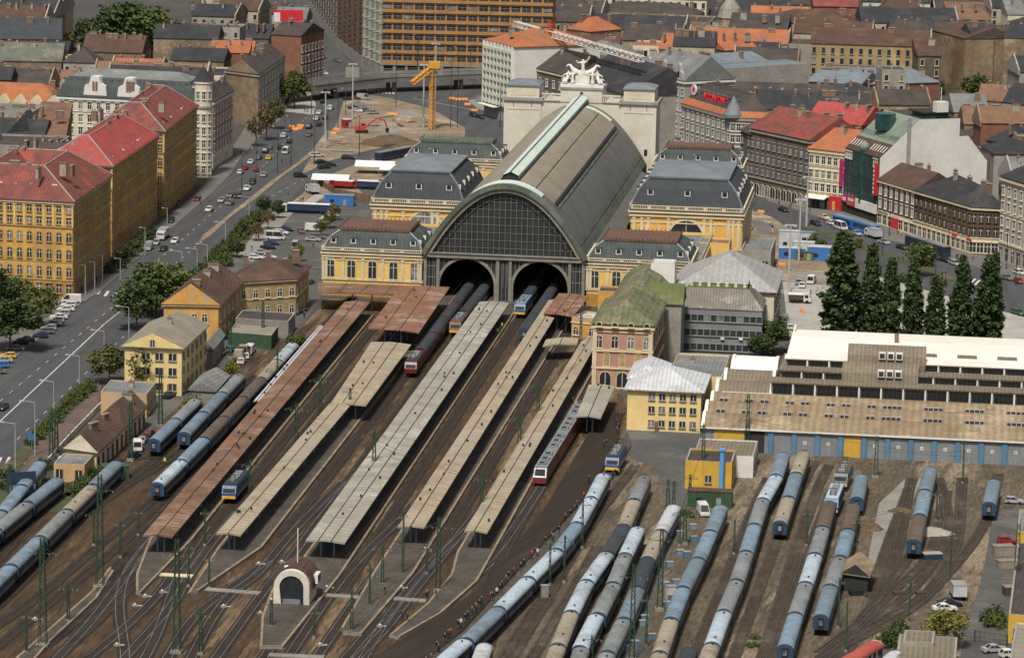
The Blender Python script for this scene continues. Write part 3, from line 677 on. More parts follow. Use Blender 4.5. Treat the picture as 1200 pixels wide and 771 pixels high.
# fan glazing
b = B(); P = [(n, .4, max(12.4, zarc(n)-1.2)) for n in NN]; b.poly([(-20.9, .4, 12.4)]+P[1:-1]+[(20.9, .4, 12.4)], 'fan_glass'); fan = b.build('fan_window', hall)
b = B()
for i in range(-14, 15):
    n = i*1.47; zt = zarc(n)-1.4
    if zt > 13: b.box(n-.045, .2, 12.6, n+.045, .36, zt, 'iron_frame')
z = 14.4
while z < 29:
    x = 21.25*((31-1.5-z)/18.4)**(1/2.05) if z < 29.5 else 0
    b.box(-x, .25, z, x, .34, z+.08, 'iron_frame'); z += 2.05
archband(b, .1, .3, -3.4, -3.15, 'iron_dark')
bb = b.build('glazing_bars', fan)
# lower front with two arches
ARC = (-9.9, 9.7); HW = 7.25
def archz(x, c): return 4.2+7.0*math.sqrt(max(0, 1-((x-c)/HW)**2))
b = B()
for c in ARC:
    xs = [c-HW+2*HW*i/20 for i in range(21)]
    for y in (0.35, 1.1): b.loft([[(x, y, archz(x, c)) for x in xs], [(x, y, 11.7) for x in xs]], 'fan_glass' if y < 1 else 'iron_dark', closed=False)
    b.loft([[(x, .35, archz(x, c)) for x in xs], [(x, 1.1, archz(x, c)) for x in xs]], 'iron_frame', closed=False)
for n0, n1 in ((-21.25, ARC[0]-HW), (ARC[0]+HW, ARC[1]-HW), (ARC[1]+HW, 21.25)): b.box(n0, .35, 0, n1, 1.1, 11.7, 'fan_glass')
fr = b.build('front_screen', hall)
b = B()
for c in ARC:
    xs = [c+HW*math.cos(math.pi*i/24) for i in range(25)]
    def rg(o, y): return [(c-HW-o if 0 else c+(HW+o)*math.cos(math.pi*i/24), y, 4.2+(7.0+o)*math.sin(math.pi*i/24)) for i in range(25)]
    R = [rg(0, .05), rg(.75, .05), rg(.75, .34), rg(0, .34)]
    for q in range(3): b.loft([R[q], R[q+1]], 'iron_frame', closed=False)
    b.loft([R[3], R[0]], 'iron_frame', closed=False)
    for s in (-1, 1): b.box(c+s*(HW+.375)-.38, .05, 0, c+s*(HW+.375)+.38, .34, 4.2, 'iron_frame')
b.build('arch_trim', fr)
b = B(); b.box(-21.6, -.5, 11.5, 21.6, .9, 12.6, 'iron_frame'); b.box(-21.8, -.8, 12.602, 21.8, .9, 12.85, 'iron_frame'); b.build('beam', hall)
for n in (-21.0, -17.6, -1.7, 1.6, 17.4, 21.0):
    b = B(); b.box(n-.4, -.2, 0, n+.4, .33, 11.5, 'iron_frame'); b.build('pillar', hall)
b = B()
for n in (-20, -19, -18.5, -.6, .5, 18.3, 19, 20): b.box(n-.06, .15, 0, n+.06, .345, 11.5, 'iron_frame')
for zz in (3, 6, 9): b.box(-21, .2, zz, -17.6, .34, zz+.15, 'iron_frame'); b.box(17.4, .2, zz, 21, .34, zz+.15, 'iron_frame')
x = -16
while x < 17:
    c = ARC[0] if x < 0 else ARC[1]; za = archz(x, c)+.9 if abs(x-c) < HW else 4
    if za < 11: b.box(x-.05, .18, za, x+.05, .34, 11.5, 'iron_frame')
    x += 1.05
b.build('screen_bars', fr)
for s in (-1, 1):
    b = B(); b.poly([(s*20.9, 25, 13.0), (s*20.9, 165, 13.0), (s*25.6, 165, 10.4), (s*25.6, 25, 10.4)][::s], 'hall_grey'); b.poly([(s*25.6, 25, 9), (s*25.6, 165, 9), (s*25.6, 165, 10.4), (s*25.6, 25, 10.4)], 'copper_green'); b.build('aisle_roof', hall)
    b = B(); b.box(min(s*20.9, s*21.25), 1.2, 0, max(s*20.9, s*21.25), 181, 12.6, 'soot_stone'); b.build('side_wall', hall)
# ---- pavilions
ov = dormer_mesh(1.5, 1.5, 2.2, 'trim_white', 'mansard_grey')
ov2 = dormer_mesh(1.7, 1.7, 2.4, 'trim_white', 'mansard_slate')
WA = win_mesh(2.1, 4.9, 'trim_cream', 'glass_mid', True)
WS = win_mesh(1.5, 3.2, 'trim_cream', 'glass_dark', True)
def pilasters(root, fp, e, xs, z0, z1, m='trim_cream', w=.7, d=.22, split=False):
    a = fp.P[e]; q = fp.P[(e+1) % 4]; dd = (q-a); L = dd.length; dd /= L; th = math.atan2(dd.y, dd.x)
    b = B()
    for x in xs:
        if split: b = B()
        b.box(x*L-w/2, -d, z0, x*L+w/2, -.003, z1, m); b.box(x*L-w/2-.15, -d-.1, z1-.6, x*L+w/2+.15, -.003, z1-.2, m)
        if split: b.build('pilaster', root, (a.x, a.y, 0), th)
    if not split: b.build('pilaster_order', root, (a.x, a.y, 0), th)
def balustrade(root, fp, h, m='trim_cream', hh=1.1):
    b = B(); 
    for e in range(4):
        a = fp.P[e]; q = fp.P[(e+1) % 4]; dd = q-a; L = dd.length; dd /= L; nn = Vector((dd.y, -dd.x))
        def bx(x0, x1, z0, z1, o0, o1, mm):
            c = [a+dd*x0+nn*o1, a+dd*x1+nn*o1, a+dd*x1+nn*o0, a+dd*x0+nn*o0]; b.prism([(p.x, p.y) for p in c], z0, z1, mm)
        bx(0, L, h+.45, h+.6+.004*e, .1, .5, m); bx(0, L, h+hh, h+hh+.2+.004*e, .08, .52, m)
        k = max(2, int(L/4.5))
        for i in range(k+1): bx(max(0, L*i/k-.5), min(L, L*i/k+.5), h+.6, h+hh, .12, .48, m)
        j = 0
        while j*.5 < L: bx(j*.5+.05, j*.5+.25, h+.6, h+hh, .2, .4, m); j += 1
    b.build('balustrade', root)
MW = lambda m, z=5.2, i=4.2: [(i*.18, z*.38, m), (i*.45, z*.7, m), (i, z, m)]
def wing(label, t0, t1, n0, n1, h, nwin, mans, cap, dn, wins=True):
    root, fp, ro = house(label, sq(t0, t1, n0, n1), h, 'station_yellow',
        ('mansard', 0, .35, MW(mans)), mans, name='station_wing', cat='building', wins=({0: nwin} if wins else None), zs=[5.0], win=WA,
        bands=[(h-1.3, .35, .5, 'trim_cream'), (h-.45, .6, .4, 'trim_cream'), (4.3, .25, .45, 'trim_cream'), (h-2.2, .12, .25, 'trim_cream')], base=(3.4, 'ochre_base'), capm=cap, dorm=[(0, dn, .75, 2.3, ov), (1, 3, .75, 2.3, ov)])
    pilasters(root, fp, 0, [(i+.02)/nwin for i in range(nwin)]+[.985]+[.035, .965], 4.8, h-1.4)
    balustrade(root, fp, h)
    # terrace with an iron cresting on top
    b = B(); R = fp.ring(4.0, h+.22+5.2); R2 = fp.ring(3.7, h+5.9); b.loft([[(*p[:2], h+5.35) for p in R2], [(*p[:2], h+6.0) for p in R2]], cap); b.poly([(*p[:2], h+6.0) for p in R2], cap)
    for e in range(4):
        p, q = Vector(R2[e][:2]), Vector(R2[(e+1) % 4][:2]); k = int((q-p).length/1.1)
        for i in range(k): c = p.lerp(q, i/k); b.box(c.x-.08, c.y-.08, h+6.0, c.x+.08, c.y+.08, h+6.6, cap)
    b.build('roof_terrace', ro)
    # pale hips
    E = fp.ring(-.2, h+.3)
    prof = [(0, .3)]+[(d, z+.3) for d, z, _ in MW(mans)]
    for sx in ((0, 0), (1, 0)):
        pts = []
        for d, z in prof:
            rr = fp.ring(d-.1, h+z); pts.append(rr[0] if sx == (0, 0) else rr[1])
        b = B()
        for p, q in zip(pts, pts[1:]): b.bar(p, q, .22, 'slate_pale')
        b.build('hip_flashing', ro)
    return root, fp
wing('yellow station wing with five arched windows and rusty roof terrace, left of the hall', 0.3, 24, -48.5, -21.9, 11.7, 5, 'mansard_grey', 'rust_terrace', 5)
wing('yellow station wing right of the hall front, half hidden behind the mossy roof', 0.3, 24, 21.9, 49, 11.7, 5, 'mansard_grey', 'rust_terrace', 5)
wing('far left yellow station wing beside the white portal with grey terrace', 164, 182, -52, -21.9, 13.6, 5, 'mansard_grey', 'copper_green', 5)
wing('far right yellow station wing beside the white portal with rust terrace', 166, 184, 24.5, 52, 14.3, 5, 'mansard_grey', 'rust_terrace', 5)
BIG = win_mesh(9.4, 8.0, 'trim_cream', 'glass_dark', True, 'bar', .7)
BL = win_mesh(3.2, 6.6, 'trim_cream', 'pavilion_yellow', True, 'none', .4)
DR = win_mesh(2.4, 4.2, 'trim_cream', 'glass_dark', True, 'bar', .3)
def pavilion(label, t0, t1, n0, n1, h, xarch, xbl, mirror=False):
    root, fp, ro = house(label, sq(t0, t1, n0, n1), h, 'pavilion_yellow', ('mansard', 2.0, .5, [(.9, 3.2, 'mansard_slate'), (2.3, 5.8, 'mansard_slate'), (4.6, 8.2, 'mansard_slate'), (4.3, 8.5, 'trim_grey'), (4.2, 9.0, 'slate_blue')]),
        'mansard_slate', name='station_pavilion', bands=[(h-1.6, .5, .5, 'trim_cream'), (h-.5, .8, .45, 'trim_cream'), (h-3.4, .18, .3, 'trim_cream'), (4.6, .25, .5, 'trim_cream')], base=(4.4, 'ochre'), capm='slate_blue', dorm=[(0, 3, 1.25, 4.3, ov2), (1, 5, 1.25, 4.3, ov2), (3, 5, 1.25, 4.3, ov2)])
    for x in xarch: win_row(root, fp, 0, 1, [4.6], BIG, x0=fp.L*x, x1=fp.L*x)
    for x in xbl: win_row(root, fp, 0, 1, [5.3], BL, x0=fp.L*x, x1=fp.L*x, name='niche')
    win_row(root, fp, 0, 3, [.3], DR, name='door', x0=fp.L*.2, x1=fp.L*.93)
    for e in (1, 3): win_row(root, fp, e, 5, [5.5], BL if e == 3 else win_mesh(3.2, 6.6, 'trim_cream', 'glass_dark', True, 'bar', .4))
    pilasters(root, fp, 0, [.03, .1, .16, .34, .66, .72, .88, .92, .97], 5.2, h-1.7, w=.8)
    pilasters(root, fp, 1, [.03, .1, .2, .3, .4, .5, .6, .7, .8, .9, .97], 5.2, h-1.7, w=.8)
    balustrade(root, fp, h, hh=1.4)
    for c in (0, 1):
        b = B(); pts = [fp.ring(d-.12, h+.25+z)[c] for d, z in ((-.3, 0), (.9, 3.2), (2.3, 5.8), (4.6, 8.3))]
        for p, q in zip(pts, pts[1:]): b.bar(p, q, .3, 'slate_blue')
        b.build('hip_flashing', ro)
    fin = B(); c = fp.at(.5, .5, h+11); fin.cyl(c[0], c[1], h+10.8, h+12.8, .25, 'slate_blue', .1); fin.ball(c[0], c[1], h+13, .4, .4, .4, 'slate_blue'); fin.box(c[0]-2, c[1]-.1, h+11.4, c[0]+2, c[1]+.1, h+11.7, 'slate_blue'); fin.build('finial', ro)
    return root
mat('slate_blue', (0.18, 0.20, 0.215), (0.135, 0.15, 0.165), 0.2, rough=0.6)
pavilion('left slate-roofed ochre pavilion rising behind the near left wing', 68, 112, -46.5, -20.6, 14.6, (.58,), (.85,))
pavilion('right slate-roofed ochre pavilion with one great dark arch beside the street', 72, 116, 26.6, 58, 15, (.5,), (.2, .81))
for lab, a in (('low yellow link block between the left wing and left pavilion', (24.3, 67.7, -44, -21.6)), ('low yellow link block behind the left slate pavilion', (112.3, 163.7, -44, -21.6)),
               ('low yellow link block between the right wing and right pavilion', (24.3, 71.7, 21.6, 50)), ('low yellow link block behind the right slate pavilion', (116.3, 165.7, 21.6, 52))):
    house(lab, sq(*a), 8.6, 'station_yellow', ('flat', .8), 'roof_greytin', name='station_block', wins={1: 8, 3: 8}, zs=[3.4], win=WS, bands=[(7.7, .3, .5, 'trim_cream')])
# raised stair terrace and stone court walls right of the right pavilion
house('small yellow stair tower with flaking terrace beside the right pavilion arch', sq(58, 68, 47, 55.5), 8.2, 'station_yellow', ('flat', .7), 'canopy_flaked', name='stair_tower', wins={0: 2}, zs=[3], win=WS)
house('low grey stone forecourt annex at the right foot of the right pavilion', sq(60, 84, 58.6, 67), 6.0, 'stone_grey', ('flat', .8), 'roof_greytin', name='annex', wins={0: 2}, zs=[1.2], win=win_mesh(1.8, 3, 'trim_grey', 'glass_dark', True))
# ---- portal
gate = thing('portal_building', 'cream stone portal block with two blocky towers behind the hall', 'building', (*S(183.6, 0), 0), SROT)
for lab, n0, n1 in (('l', -24.3, -12.6), ('r', 12.4, 23.6)):
    b = B(); b.box(n0, 0, 0, n1, 14, 31, 'gate_cream'); b.box(n0+.8, 1, 31.9, n1-.8, 13, 35.4, 'gate_cream'); b.box(n0+1.6, .93, 32.5, n1-1.6, .998, 34.8, 'cream'); b.box(n0-.6, -.6, 31.002, n1+.6, 14.6, 31.9, 'trim_grey')
    for x in (n0+3, n1-3): b.box(x-.1, -.07, 29, x+.1, -.003, 30.4, 'trim_dark')
    b.box(n0+1, -.12, 28.2, n1-1, -.003, 28.5, 'cream'); x = (n1-3 if n0 > 0 else n1-5); b.box(x-.5, -.06, 15, x+.5, -.003, 17, 'glass_dark')
    t = b.build('tower', gate)
    b = B(); b.box(n0+.5, .6, 35.402, n1-.5, 13.4, 35.8, 'slate_blue'); b.loft([[(n0+.5, .6, 35.8), (n1-.5, .6, 35.8), (n1-.5, 13.4, 35.8), (n0+.5, 13.4, 35.8)], [(n0+3, 4, 36.8), (n1-3, 4, 36.8), (n1-3, 10, 36.8), (n0+3, 10, 36.8)]], 'slate_blue', cap=True); b.build('roof', t)
b = B(); b.box(-12.55, .4, 0, 12.35, 13.5, 31, 'gate_cream'); b.box(-6.6, .2, 31.002, 6.5, 13, 35, 'gate_cream'); b.box(-7, -.1, 35.002, 6.9, 13.4, 35.6, 'trim_grey'); b.box(-.35, .1, 31.6, .4, .198, 34.3, 'glass_dark'); b.box(-12.55, .1, 31.003, -6.62, 1.0, 31.3, 'trim_grey'); b.box(6.52, .1, 31.003, 12.35, 1.0, 31.3, 'trim_grey')
b.build('attic', gate)
for a, c in ((-12.5, -6.65), (6.55, 12.3)):
    b = B(); b.box(a, .2, 33.1, c, .9, 33.5, 'gate_cream'); x = a+.2; b.box((a+c)/2-.5, .25, 31.31, (a+c)/2+.5, .85, 33.09, 'gate_cream')
    while x < c-.2: b.box(x, .35, 31.31, x+.3, .75, 33.09, 'gate_cream'); x += .62
    b.build('balustrade', gate)
# ---- canopies
def canopy(label, px, roofm, seams, z=4.5, slab=.28, colm='blue_grey', drop=.35, cols=True, fascia='trim_grey', step=12, seamm='iron_dark'):
    """px: far-left, far-right, near-right, near-left corners of the roof"""
    fl, fr, nr, nl = [W(*p, z) for p in px]
    d = (fl-nl); L = d.length; th = math.atan2(d.y, d.x)-math.pi/2; R = Matrix.Rotation(-th, 2)
    P = [R @ (q-nl) for q in (nl, nr, fr, fl)]; fp = Foot(P)
    root = thing('platform_canopy', label, 'canopy', (nl.x, nl.y, 0), th)
    us = [0]+seams+[1]; k = max(2, int(L/14)); b = B()
    def zz(u): return z+drop*(abs(u-.5)*2)**1.0*(-1)
    for a, c in zip(us, us[1:]):
        g = .12/fp.L; rows = [[fp.at(x, j/k, zz(x)) for x in (a+(g if a > 0 else 0), (a+c)/2, c-(g if c < 1 else 0))] for j in range(k+1)]
        b.loft(rows, roofm, closed=False); b.loft([[(p[0], p[1], p[2]-slab) for p in r] for r in rows][::-1], 'iron_dark', closed=False)
        b.loft([[(p[0], p[1], p[2]-slab) for p in rows[0]], rows[0]], fascia, closed=False); b.loft([rows[-1], [(p[0], p[1], p[2]-slab) for p in rows[-1]]], fascia, closed=False)
        for q in (0, -1): b.loft([[(r[q][0], r[q][1], r[q][2]-slab) for r in rows], [r[q] for r in rows]], fascia, closed=False)
    ro = b.build('roof', root)
    for u in seams:
        b = B(); g = .2/fp.L
        b.loft([[fp.at(u-g, v, zz(u)-.12) for v in (0, 1)], [fp.at(u+g, v, zz(u)-.12) for v in (0, 1)]], seamm, closed=False); b.build('gutter', ro)
    b = B(); j = 0
    while j < L-2:   # thin cross joints and small vents
        v = j/L
        b.loft([[fp.at(u, v, zz(u)+.03) for u in (0, .5, 1)], [fp.at(u, v+.12/L, zz(u)+.03) for u in (0, .5, 1)]], fascia, closed=False); j += step*1.5
    b.build('joint', ro)
    g = random.Random(len(LABELS)); 
    for i in range(int(L/16)):
        v = B(); c = fp.at(g.uniform(.15, .85), g.uniform(.03, .97), z-.1); v.cyl(c[0], c[1], c[2]-.2, c[2]+.5, .22, 'iron_dark', n=6); v.build('vent', ro)
    if cols:
        nc = max(1, int(L/step))
        for i in range(nc):
            v = (3+i*step)/L
            if v > 1: break
            for u in (seams if len(seams) > 1 else [.4, .62]):
                b = B(); c = fp.at(u, v, 0); b.bar((c[0], c[1], .5), (c[0], c[1], z-.55), .17, colm, n=6); b.box(c[0]-.9, c[1]-.08, z-.85, c[0]+.9, c[1]+.08, z-.64, colm); b.build('column', root)
    return root
canopy('long rusty red canopy roof, leftmost of the platform canopies', [(404,352),(434,352),(202,627),(167,625)], 'canopy_rust', [.52], fascia='canopy_rust')
canopy('wider upper half of the narrow beige canopy with stepped end', [(435,399),(482,402),(429,473),(386,473)], 'canopy_beige', [.33, .66], fascia='canopy_beige')
canopy('narrow lower half of the stepped beige canopy', [(386,471),(412,471),(282,625),(253,623)], 'canopy_beige', [.5], z=4.4, fascia='canopy_beige')
canopy('short wide rusty canopy with flaked white edge before the left hall arch', [(469,334),(527,335),(491,388),(431,383)], 'canopy_flaked', [.3, .62], z=6.2, fascia='canopy_flaked')
canopy('widest grey canopy with three strips in front of the hall pier', [(562,352),(597,353),(404,634),(358,631)], 'canopy_grey', [.33, .66], fascia='trim_grey')
canopy('slim beige canopy between the widest grey one and the rightmost', [(643,350),(662,351),(497,616),(466,615)], 'canopy_beige', [.5], fascia='canopy_beige')
canopy('rightmost long beige canopy running past the pink head building', [(684,394),(703,394),(571,622),(544,620)], 'canopy_beige', [.45], fascia='canopy_beige')
canopy('short grey canopy stub left of the yellow hip-roofed house', [(690,449),(721,451),(704,488),(675,486)], 'canopy_grey', [.5], z=4.7, fascia='trim_grey')
canopy('rusty roof over the concourse right of the right hall arch', [(655,342),(690,346),(672,369),(637,366)], 'canopy_flaked', [.4, .7], z=5.4, fascia='canopy_flaked')
canopy('narrow pale blue glass lean-to along the leftmost rusty canopy', [(374,380),(379,381),(305,470),(297,468)], 'tin_white', [.5], z=3.6, cols=False)
canopy('rusty awning along the foot of the left yellow wing', [(373,331),(494,335),(470,345),(372,342)], 'canopy_rust', [.5], z=5.2, drop=.1, fascia='canopy_rust', step=8)
canopy('cross canopy beside the small ochre pump house at the concourse', [(640,396),(678,394),(676,402),(636,404)], 'canopy_beige', [.5], z=4.3, cols=False)
# ---- low ochre structures at the concourse right of the hall
house('ochre concourse hut with white flat roof beside the pink head building', quad_px((670,373), (699,376), 5.2, 9), 5.2, 'peeling', ('flat', .5), 'tin_white', name='hut', wins={0: 2}, zs=[1.2], win=win_mesh(1.3, 2, 'trim_cream', 'glass_dark', True), bands=[(4.1, .2, .3, 'trim_cream')])
house('plain cream lift block with flat brown roof before the right yellow wing', quad_px((701,343), (728,344), 7, 8), 7, 'peeling', ('flat', .5), 'roof_brown', name='hut')
# ---- pink head building with moss roof
WPI = win_mesh(1.5, 2.9, 'trim_cream', 'glass_dark', True); WPN = win_mesh(1.3, 3.2, 'trim_cream', 'ochre_dull', True, 'none'); WPB = win_mesh(2.6, 3.6, 'trim_cream', 'glass_dark', True, 'bar')
root, fp, ro = house('pink head building with arched windows under a mossy green roof', sq(-105, -74, 34.6, 48.4), 15.2, 'pink_wall', ('hip', 4.6, .7), 'moss_roof', name='head_building', wins={0: 4, 1: 5}, zs=[9.6], win=WPI,
    bands=[(8.7, .3, .5, 'trim_cream'), (14.2, .5, .6, 'trim_cream'), (13.3, .25, .25, 'trim_cream'), (4.6, .3, .4, 'trim_cream')], blank={1: 'brick'}, seed=3)
win_row(root, fp, 0, 3, [5.2], WPN, name='niche', x0=3.2, x1=10.6); win_row(root, fp, 0, 3, [.3], WPB, name='door', x0=3.0, x1=11.0); win_row(root, fp, 0, 4, [14.85], win_mesh(1.2, .9, 'trim_cream', 'glass_dark', True, 'none'), name='oculus', off=.75)
for x in (.35, 13.4): b = B(); b.box(x-.5, -.25, 0, x+.5, -.003, 14.1, 'trim_cream'); b.build('quoin', root)
house('rear range of the pink building under a sagging mossy roof', sq(-73.7, -32, 35.4, 47.5), 13.8, 'brick', ('mansard', .8, .7, [(2.2, 3.0, 'moss_roof'), (4.6, 4.2, 'moss_roof')]), 'moss_roof', name='head_building', gablem='moss_green')
house('bright green mossed cross gable beside the grey office block', sq(-72, -62, 44.5, 52.5), 14.5, 'stone_grey', ('gable', 4.2, .4), 'moss_green', name='cross_wing', gablem='moss_green')
house('white rooftop plant hut at the back of the mossy roof', sq(-45, -38, 42.5, 48.5), 19.6, 'white_wall', ('flat', .3), 'tin_white', name='plant_hut')
for i, n in enumerate((48.9, 50.2)):
    pass
# ---- grey office block
WO = win_mesh(1.36, 1.55, 'trim_grey', 'glass_mid', False, 'none', .07)
root, fp, ro = house('grey modern office block with three window strips and sloping metal attic', sq(-60, -45, 49.4, 71.4), 11.6, 'door_grey', ('mansard', 0, .15, [(3.6, 4.4, 'seam_taupe')]), 'seam_taupe', name='office_block', wins={0: 14}, zs=[1.4, 5.0, 8.6], win=WO, capm='moss_green')
b = B()
R = fp.ring(3.9, 16.3)
for e in range(2):
    p, q = Vector(R[e]), Vector(R[e+1]); b.bar(p+Vector((0, 0, 1)), q+Vector((0, 0, 1)), .05, 'iron_dark')
    for i in range(12): c = p.lerp(q, i/11); b.bar(c, c+Vector((0, 0, 1.05)), .05, 'iron_dark')
b.build('railing', ro)
for i in range(9):
    b = B(); c = fp.at(.08+.1*i, .42, 0); b.box(c[0]-.35, c[1]-.3, 16.25, c[0]+.35, c[1]+.3, 17.1, 'trim_white'); b.build('cooling_unit', ro)
for x, z in ((1.2, 4.2), (2.2, 4.1), (12.5, 4.2), (17, 4.3)):
    b = B(); b.box(x-.45, -.5, z, x+.45, -.01, z+.6, 'trim_white'); b.build('air_conditioner', root)
root, fp, ro = house('broad hall with pale pyramid slate roof behind the grey office', sq(-44, -14, 48.6, 73.4), 13.6, 'cream', ('hip', 7.2, .8), 'slate_pale', name='hall_building', wins={1: 5}, zs=[2, 7.5], win=win_mesh(1.6, 3.2, 'trim_grey', 'glass_dark'), bands=[(12.8, .3, .4, 'trim_grey')])
for i in range(3): put('dormer', dormer_mesh(1.0, 1.0, 1.6, 'trim_dark', 'slate_pale'), ro, (6+i*6.5, 4.6, 15.6))
# ---- yellow hip-roofed house and annex
WY = win_mesh(1.25, 1.3, 'trim_grey', 'glass_dark', False, 'bar', .1)
root, fp, ro = house('plain yellow three-storey house under a pale grey hip roof', sq(-150, -131, 47, 63.3), 9.2, 'pale_yellow', ('hip', 3.6, .8), 'tin_white', name='yard_house', wins={0: (5, dict(x0=5.4, x1=14.6)), 1: 5}, zs=[1.2, 4.3, 7.2], win=WY, seed=4)
b = B(); b.box(6.2, -.06, .1, 7.2, -.004, 2.3, 'brick'); b.build('door', root)
house('rear left bay of the yellow house under a pale gable', sq(-140, -122, 46.4, 54), 9.6, 'pale_yellow', ('hip', 2.4, .6), 'tin_white', name='yard_house')
house('flat grey-roofed rear wing of the yellow house', sq(-130.5, -104, 54.4, 66.6), 8.6, 'pale_yellow', ('flat', .4), 'roof_greytin', name='yard_house', wins={1: 8}, zs=[1.4, 5.2], win=win_mesh(1.2, 1.8, 'trim_grey', 'glass_dark', False, 'bar', .1), chim=1)
# ---- yellow boiler house with the blue flue
root, fp, ro = house('small yellow boiler house with dark flat roof and upright blue flue', sq(-204, -192, 64.2, 73.8), 5.6, 'door_yellow', ('flat', .4), 'roof_slatebrown', name='boiler_house', wins={0: 1, 1: 2}, zs=[1.6], win=win_mesh(1.2, 1.4, 'trim_grey', 'glass_dark', False, 'bar', .1))
b = B(); b.cyl(7.6, -1.0, 0, 8.6, .5, 'pipe_blue', n=10); b.cyl(7.6, -1.0, 8.6, 9.0, .7, 'pipe_blue', n=10); b.build('flue', root)
house('low white-walled store with tan flat roof behind the yellow boiler house', sq(-191.5, -176, 65, 77.5), 4.4, 'white_wall', ('flat', .3), 'shed_greytan', name='store', wins={1: 3}, zs=[1.2], win=WY)
# ---- workshop
ws = thing('workshop', 'long carriage workshop with tan barrel roofs, dark clerestories and blue-grey doors', 'building', (*S(-167, 65), 0), SROT)
LN = 90.0; X0 = 13.0
b = B(); b.box(0, 0, 0, LN, 30, 5.3, 'door_grey'); b.box(X0+.3, 30.4, 0, LN, 81, 6.5, 'shed_greytan'); b.box(X0+2.5, 43, 6.5, LN, 81, 11, 'shed_greytan'); b.box(2, 30.003, 0, X0+.28, 60, 7, 'shed_white'); wl = b.build('wall', ws)
def barrel(y0, y1, z0, zc, z1, m, xa=0, xb=LN, name='roof'):
    b = B(); k = 8; pts = []
    for i in range(k+1):
        u = i/k; zz = (z0+(zc-z0)*math.sin(u*math.pi/2/0.55)) if u < .55 else zc+(z1-zc)*(1-math.cos((u-.55)/.45*math.pi/2))
        pts.append((y0+(y1-y0)*u, zz))
    for xx0 in [xa]:
        b.loft([[(x, y, z) for y, z in pts] for x in (xa, xb)], m, closed=False)
    for x in (xa, xb): b.poly([(x, y, z) for y, z in pts]+[(x, y1, 4), (x, y0, 4)], 'shed_white')
    # white gable rim
    for x in (xa, xb): b.loft([[(x-.35, y, z+.25) for y, z in pts], [(x+.35, y, z+.25) for y, z in pts]], 'shed_white', closed=False); b.loft([[(x-.35, y, z-.6) for y, z in pts], [(x-.35, y, z+.25) for y, z in pts]], 'shed_white', closed=False)
    return b.build(name, ws)
b = B(); b.box(-.3, -.7, 5.0, LN, .2, 5.35, 'trim_white'); b.build('eave', ws)
B1 = barrel(-.5, 10.5, 5.36, 7.3, 5.2, 'shed_tan'); B2 = barrel(10.5, 21, 5.3, 7.6, 5.5, 'shed_tan', -.2); B3 = barrel(21, 30, 5.6, 7.7, 6.0, 'shed_tan', .3)
barrel(30.01, 39, 6.8, 8.6, 7.4, 'shed_greytan', .8, X0); barrel(39.01, 48, 7.6, 9.4, 8.4, 'shed_greytan', 2, X0); barrel(48.01, 58, 8.5, 10.2, 10.0, 'shed_white', 3, X0)
for (yy, z, x0_, x1_) in ((10.4, 6.0, 2, LN), (20.9, 6.3, 2, LN)):
    x = x0_; i = 0
    while x < x1_-5:   # skylights standing in the valleys
        b = B(); b.box(x, yy-.5, z, x+(4.4 if x > 35 else 2.2), yy+.9, z+1.1, 'trim_grey'); b.box(x+.25, yy-.53, z+.3, x+(4.4 if x > 35 else 2.2)-.25, yy-.503, z+1.1, 'glass_mid')
        for q in range(1, 4 if x > 35 else 2): b.box(x+q*1.1-.06, yy-.56, z+.3, x+q*1.1+.06, yy-.532, z+1.1, 'trim_white')
        b.build('skylight', B2 if z > 6.1 else B1); x += 9 if x > 35 else (3.4 if i % 2 else 5.6); i += 1
mat('clere_glass', (0.012, 0.013, 0.015), (0.022, 0.024, 0.026), 1.2, rough=0.25)
for k_, (y, z0, z1, xs, yn, m) in enumerate(((30.1, 7.0, 9.6, X0, 35.2, 'shed_greytan'), (35.2, 9.7, 11.4, X0+1.6, 40.2, 'shed_greytan'), (40.2, 11.5, 13.2, X0+2.6, 43.5, 'shed_white'))):
    b = B(); b.box(xs, y, z0-1, LN, yn, z1, 'shed_greytan'); b.box(xs-.3, y-.5, z1+.002, LN, yn+.3, z1+.28, m); st_ = b.build('clerestory', ws)
    x = xs+.4
    while x < LN-4.5:
        if not (k_ == 2 and xs+12 < x < xs+25):
            g = B(); g.box(x, y-.06, z0+.15, x+4.2, y-.003, z1-.5, 'clere_glass')
            for q in range(1, 4): g.box(x+q*1.05-.04, y-.09, z0+.15, x+q*1.05+.04, y-.062, z1-.5, 'trim_dark')
            g.build('window', st_)
        p = B(); p.box(x+4.28, y-.35, z0, x+4.62, y-.004, z1, 'trim_white'); p.build('mullion', st_); x += 4.9
b = B(); b.poly([(X0+3, 43, 13.5), (LN, 43, 13.5), (LN, 62, 14.2), (X0+3, 62, 14.2)], 'shed_white'); b.poly([(X0+3, 62, 14.2), (LN, 62, 14.2), (LN, 82, 12.2), (X0+3, 82, 12.2)], 'shed_white'); b.box(X0+2.6, 43.2, 8, X0+2.99, 82, 13.45, 'shed_white'); wr = b.build('roof', ws)
for x in range(36, 88, 9):
    b = B(); b.box(x, 47, 13.6, x+4.4, 48.2, 14.25, 'shed_greytan'); b.build('roof_hatch', wr)
for x in (40, 74): b = B(); b.box(x-.5, 60, 14, x+.5, 61, 16.2, 'chim'); b.build('vent', wr)
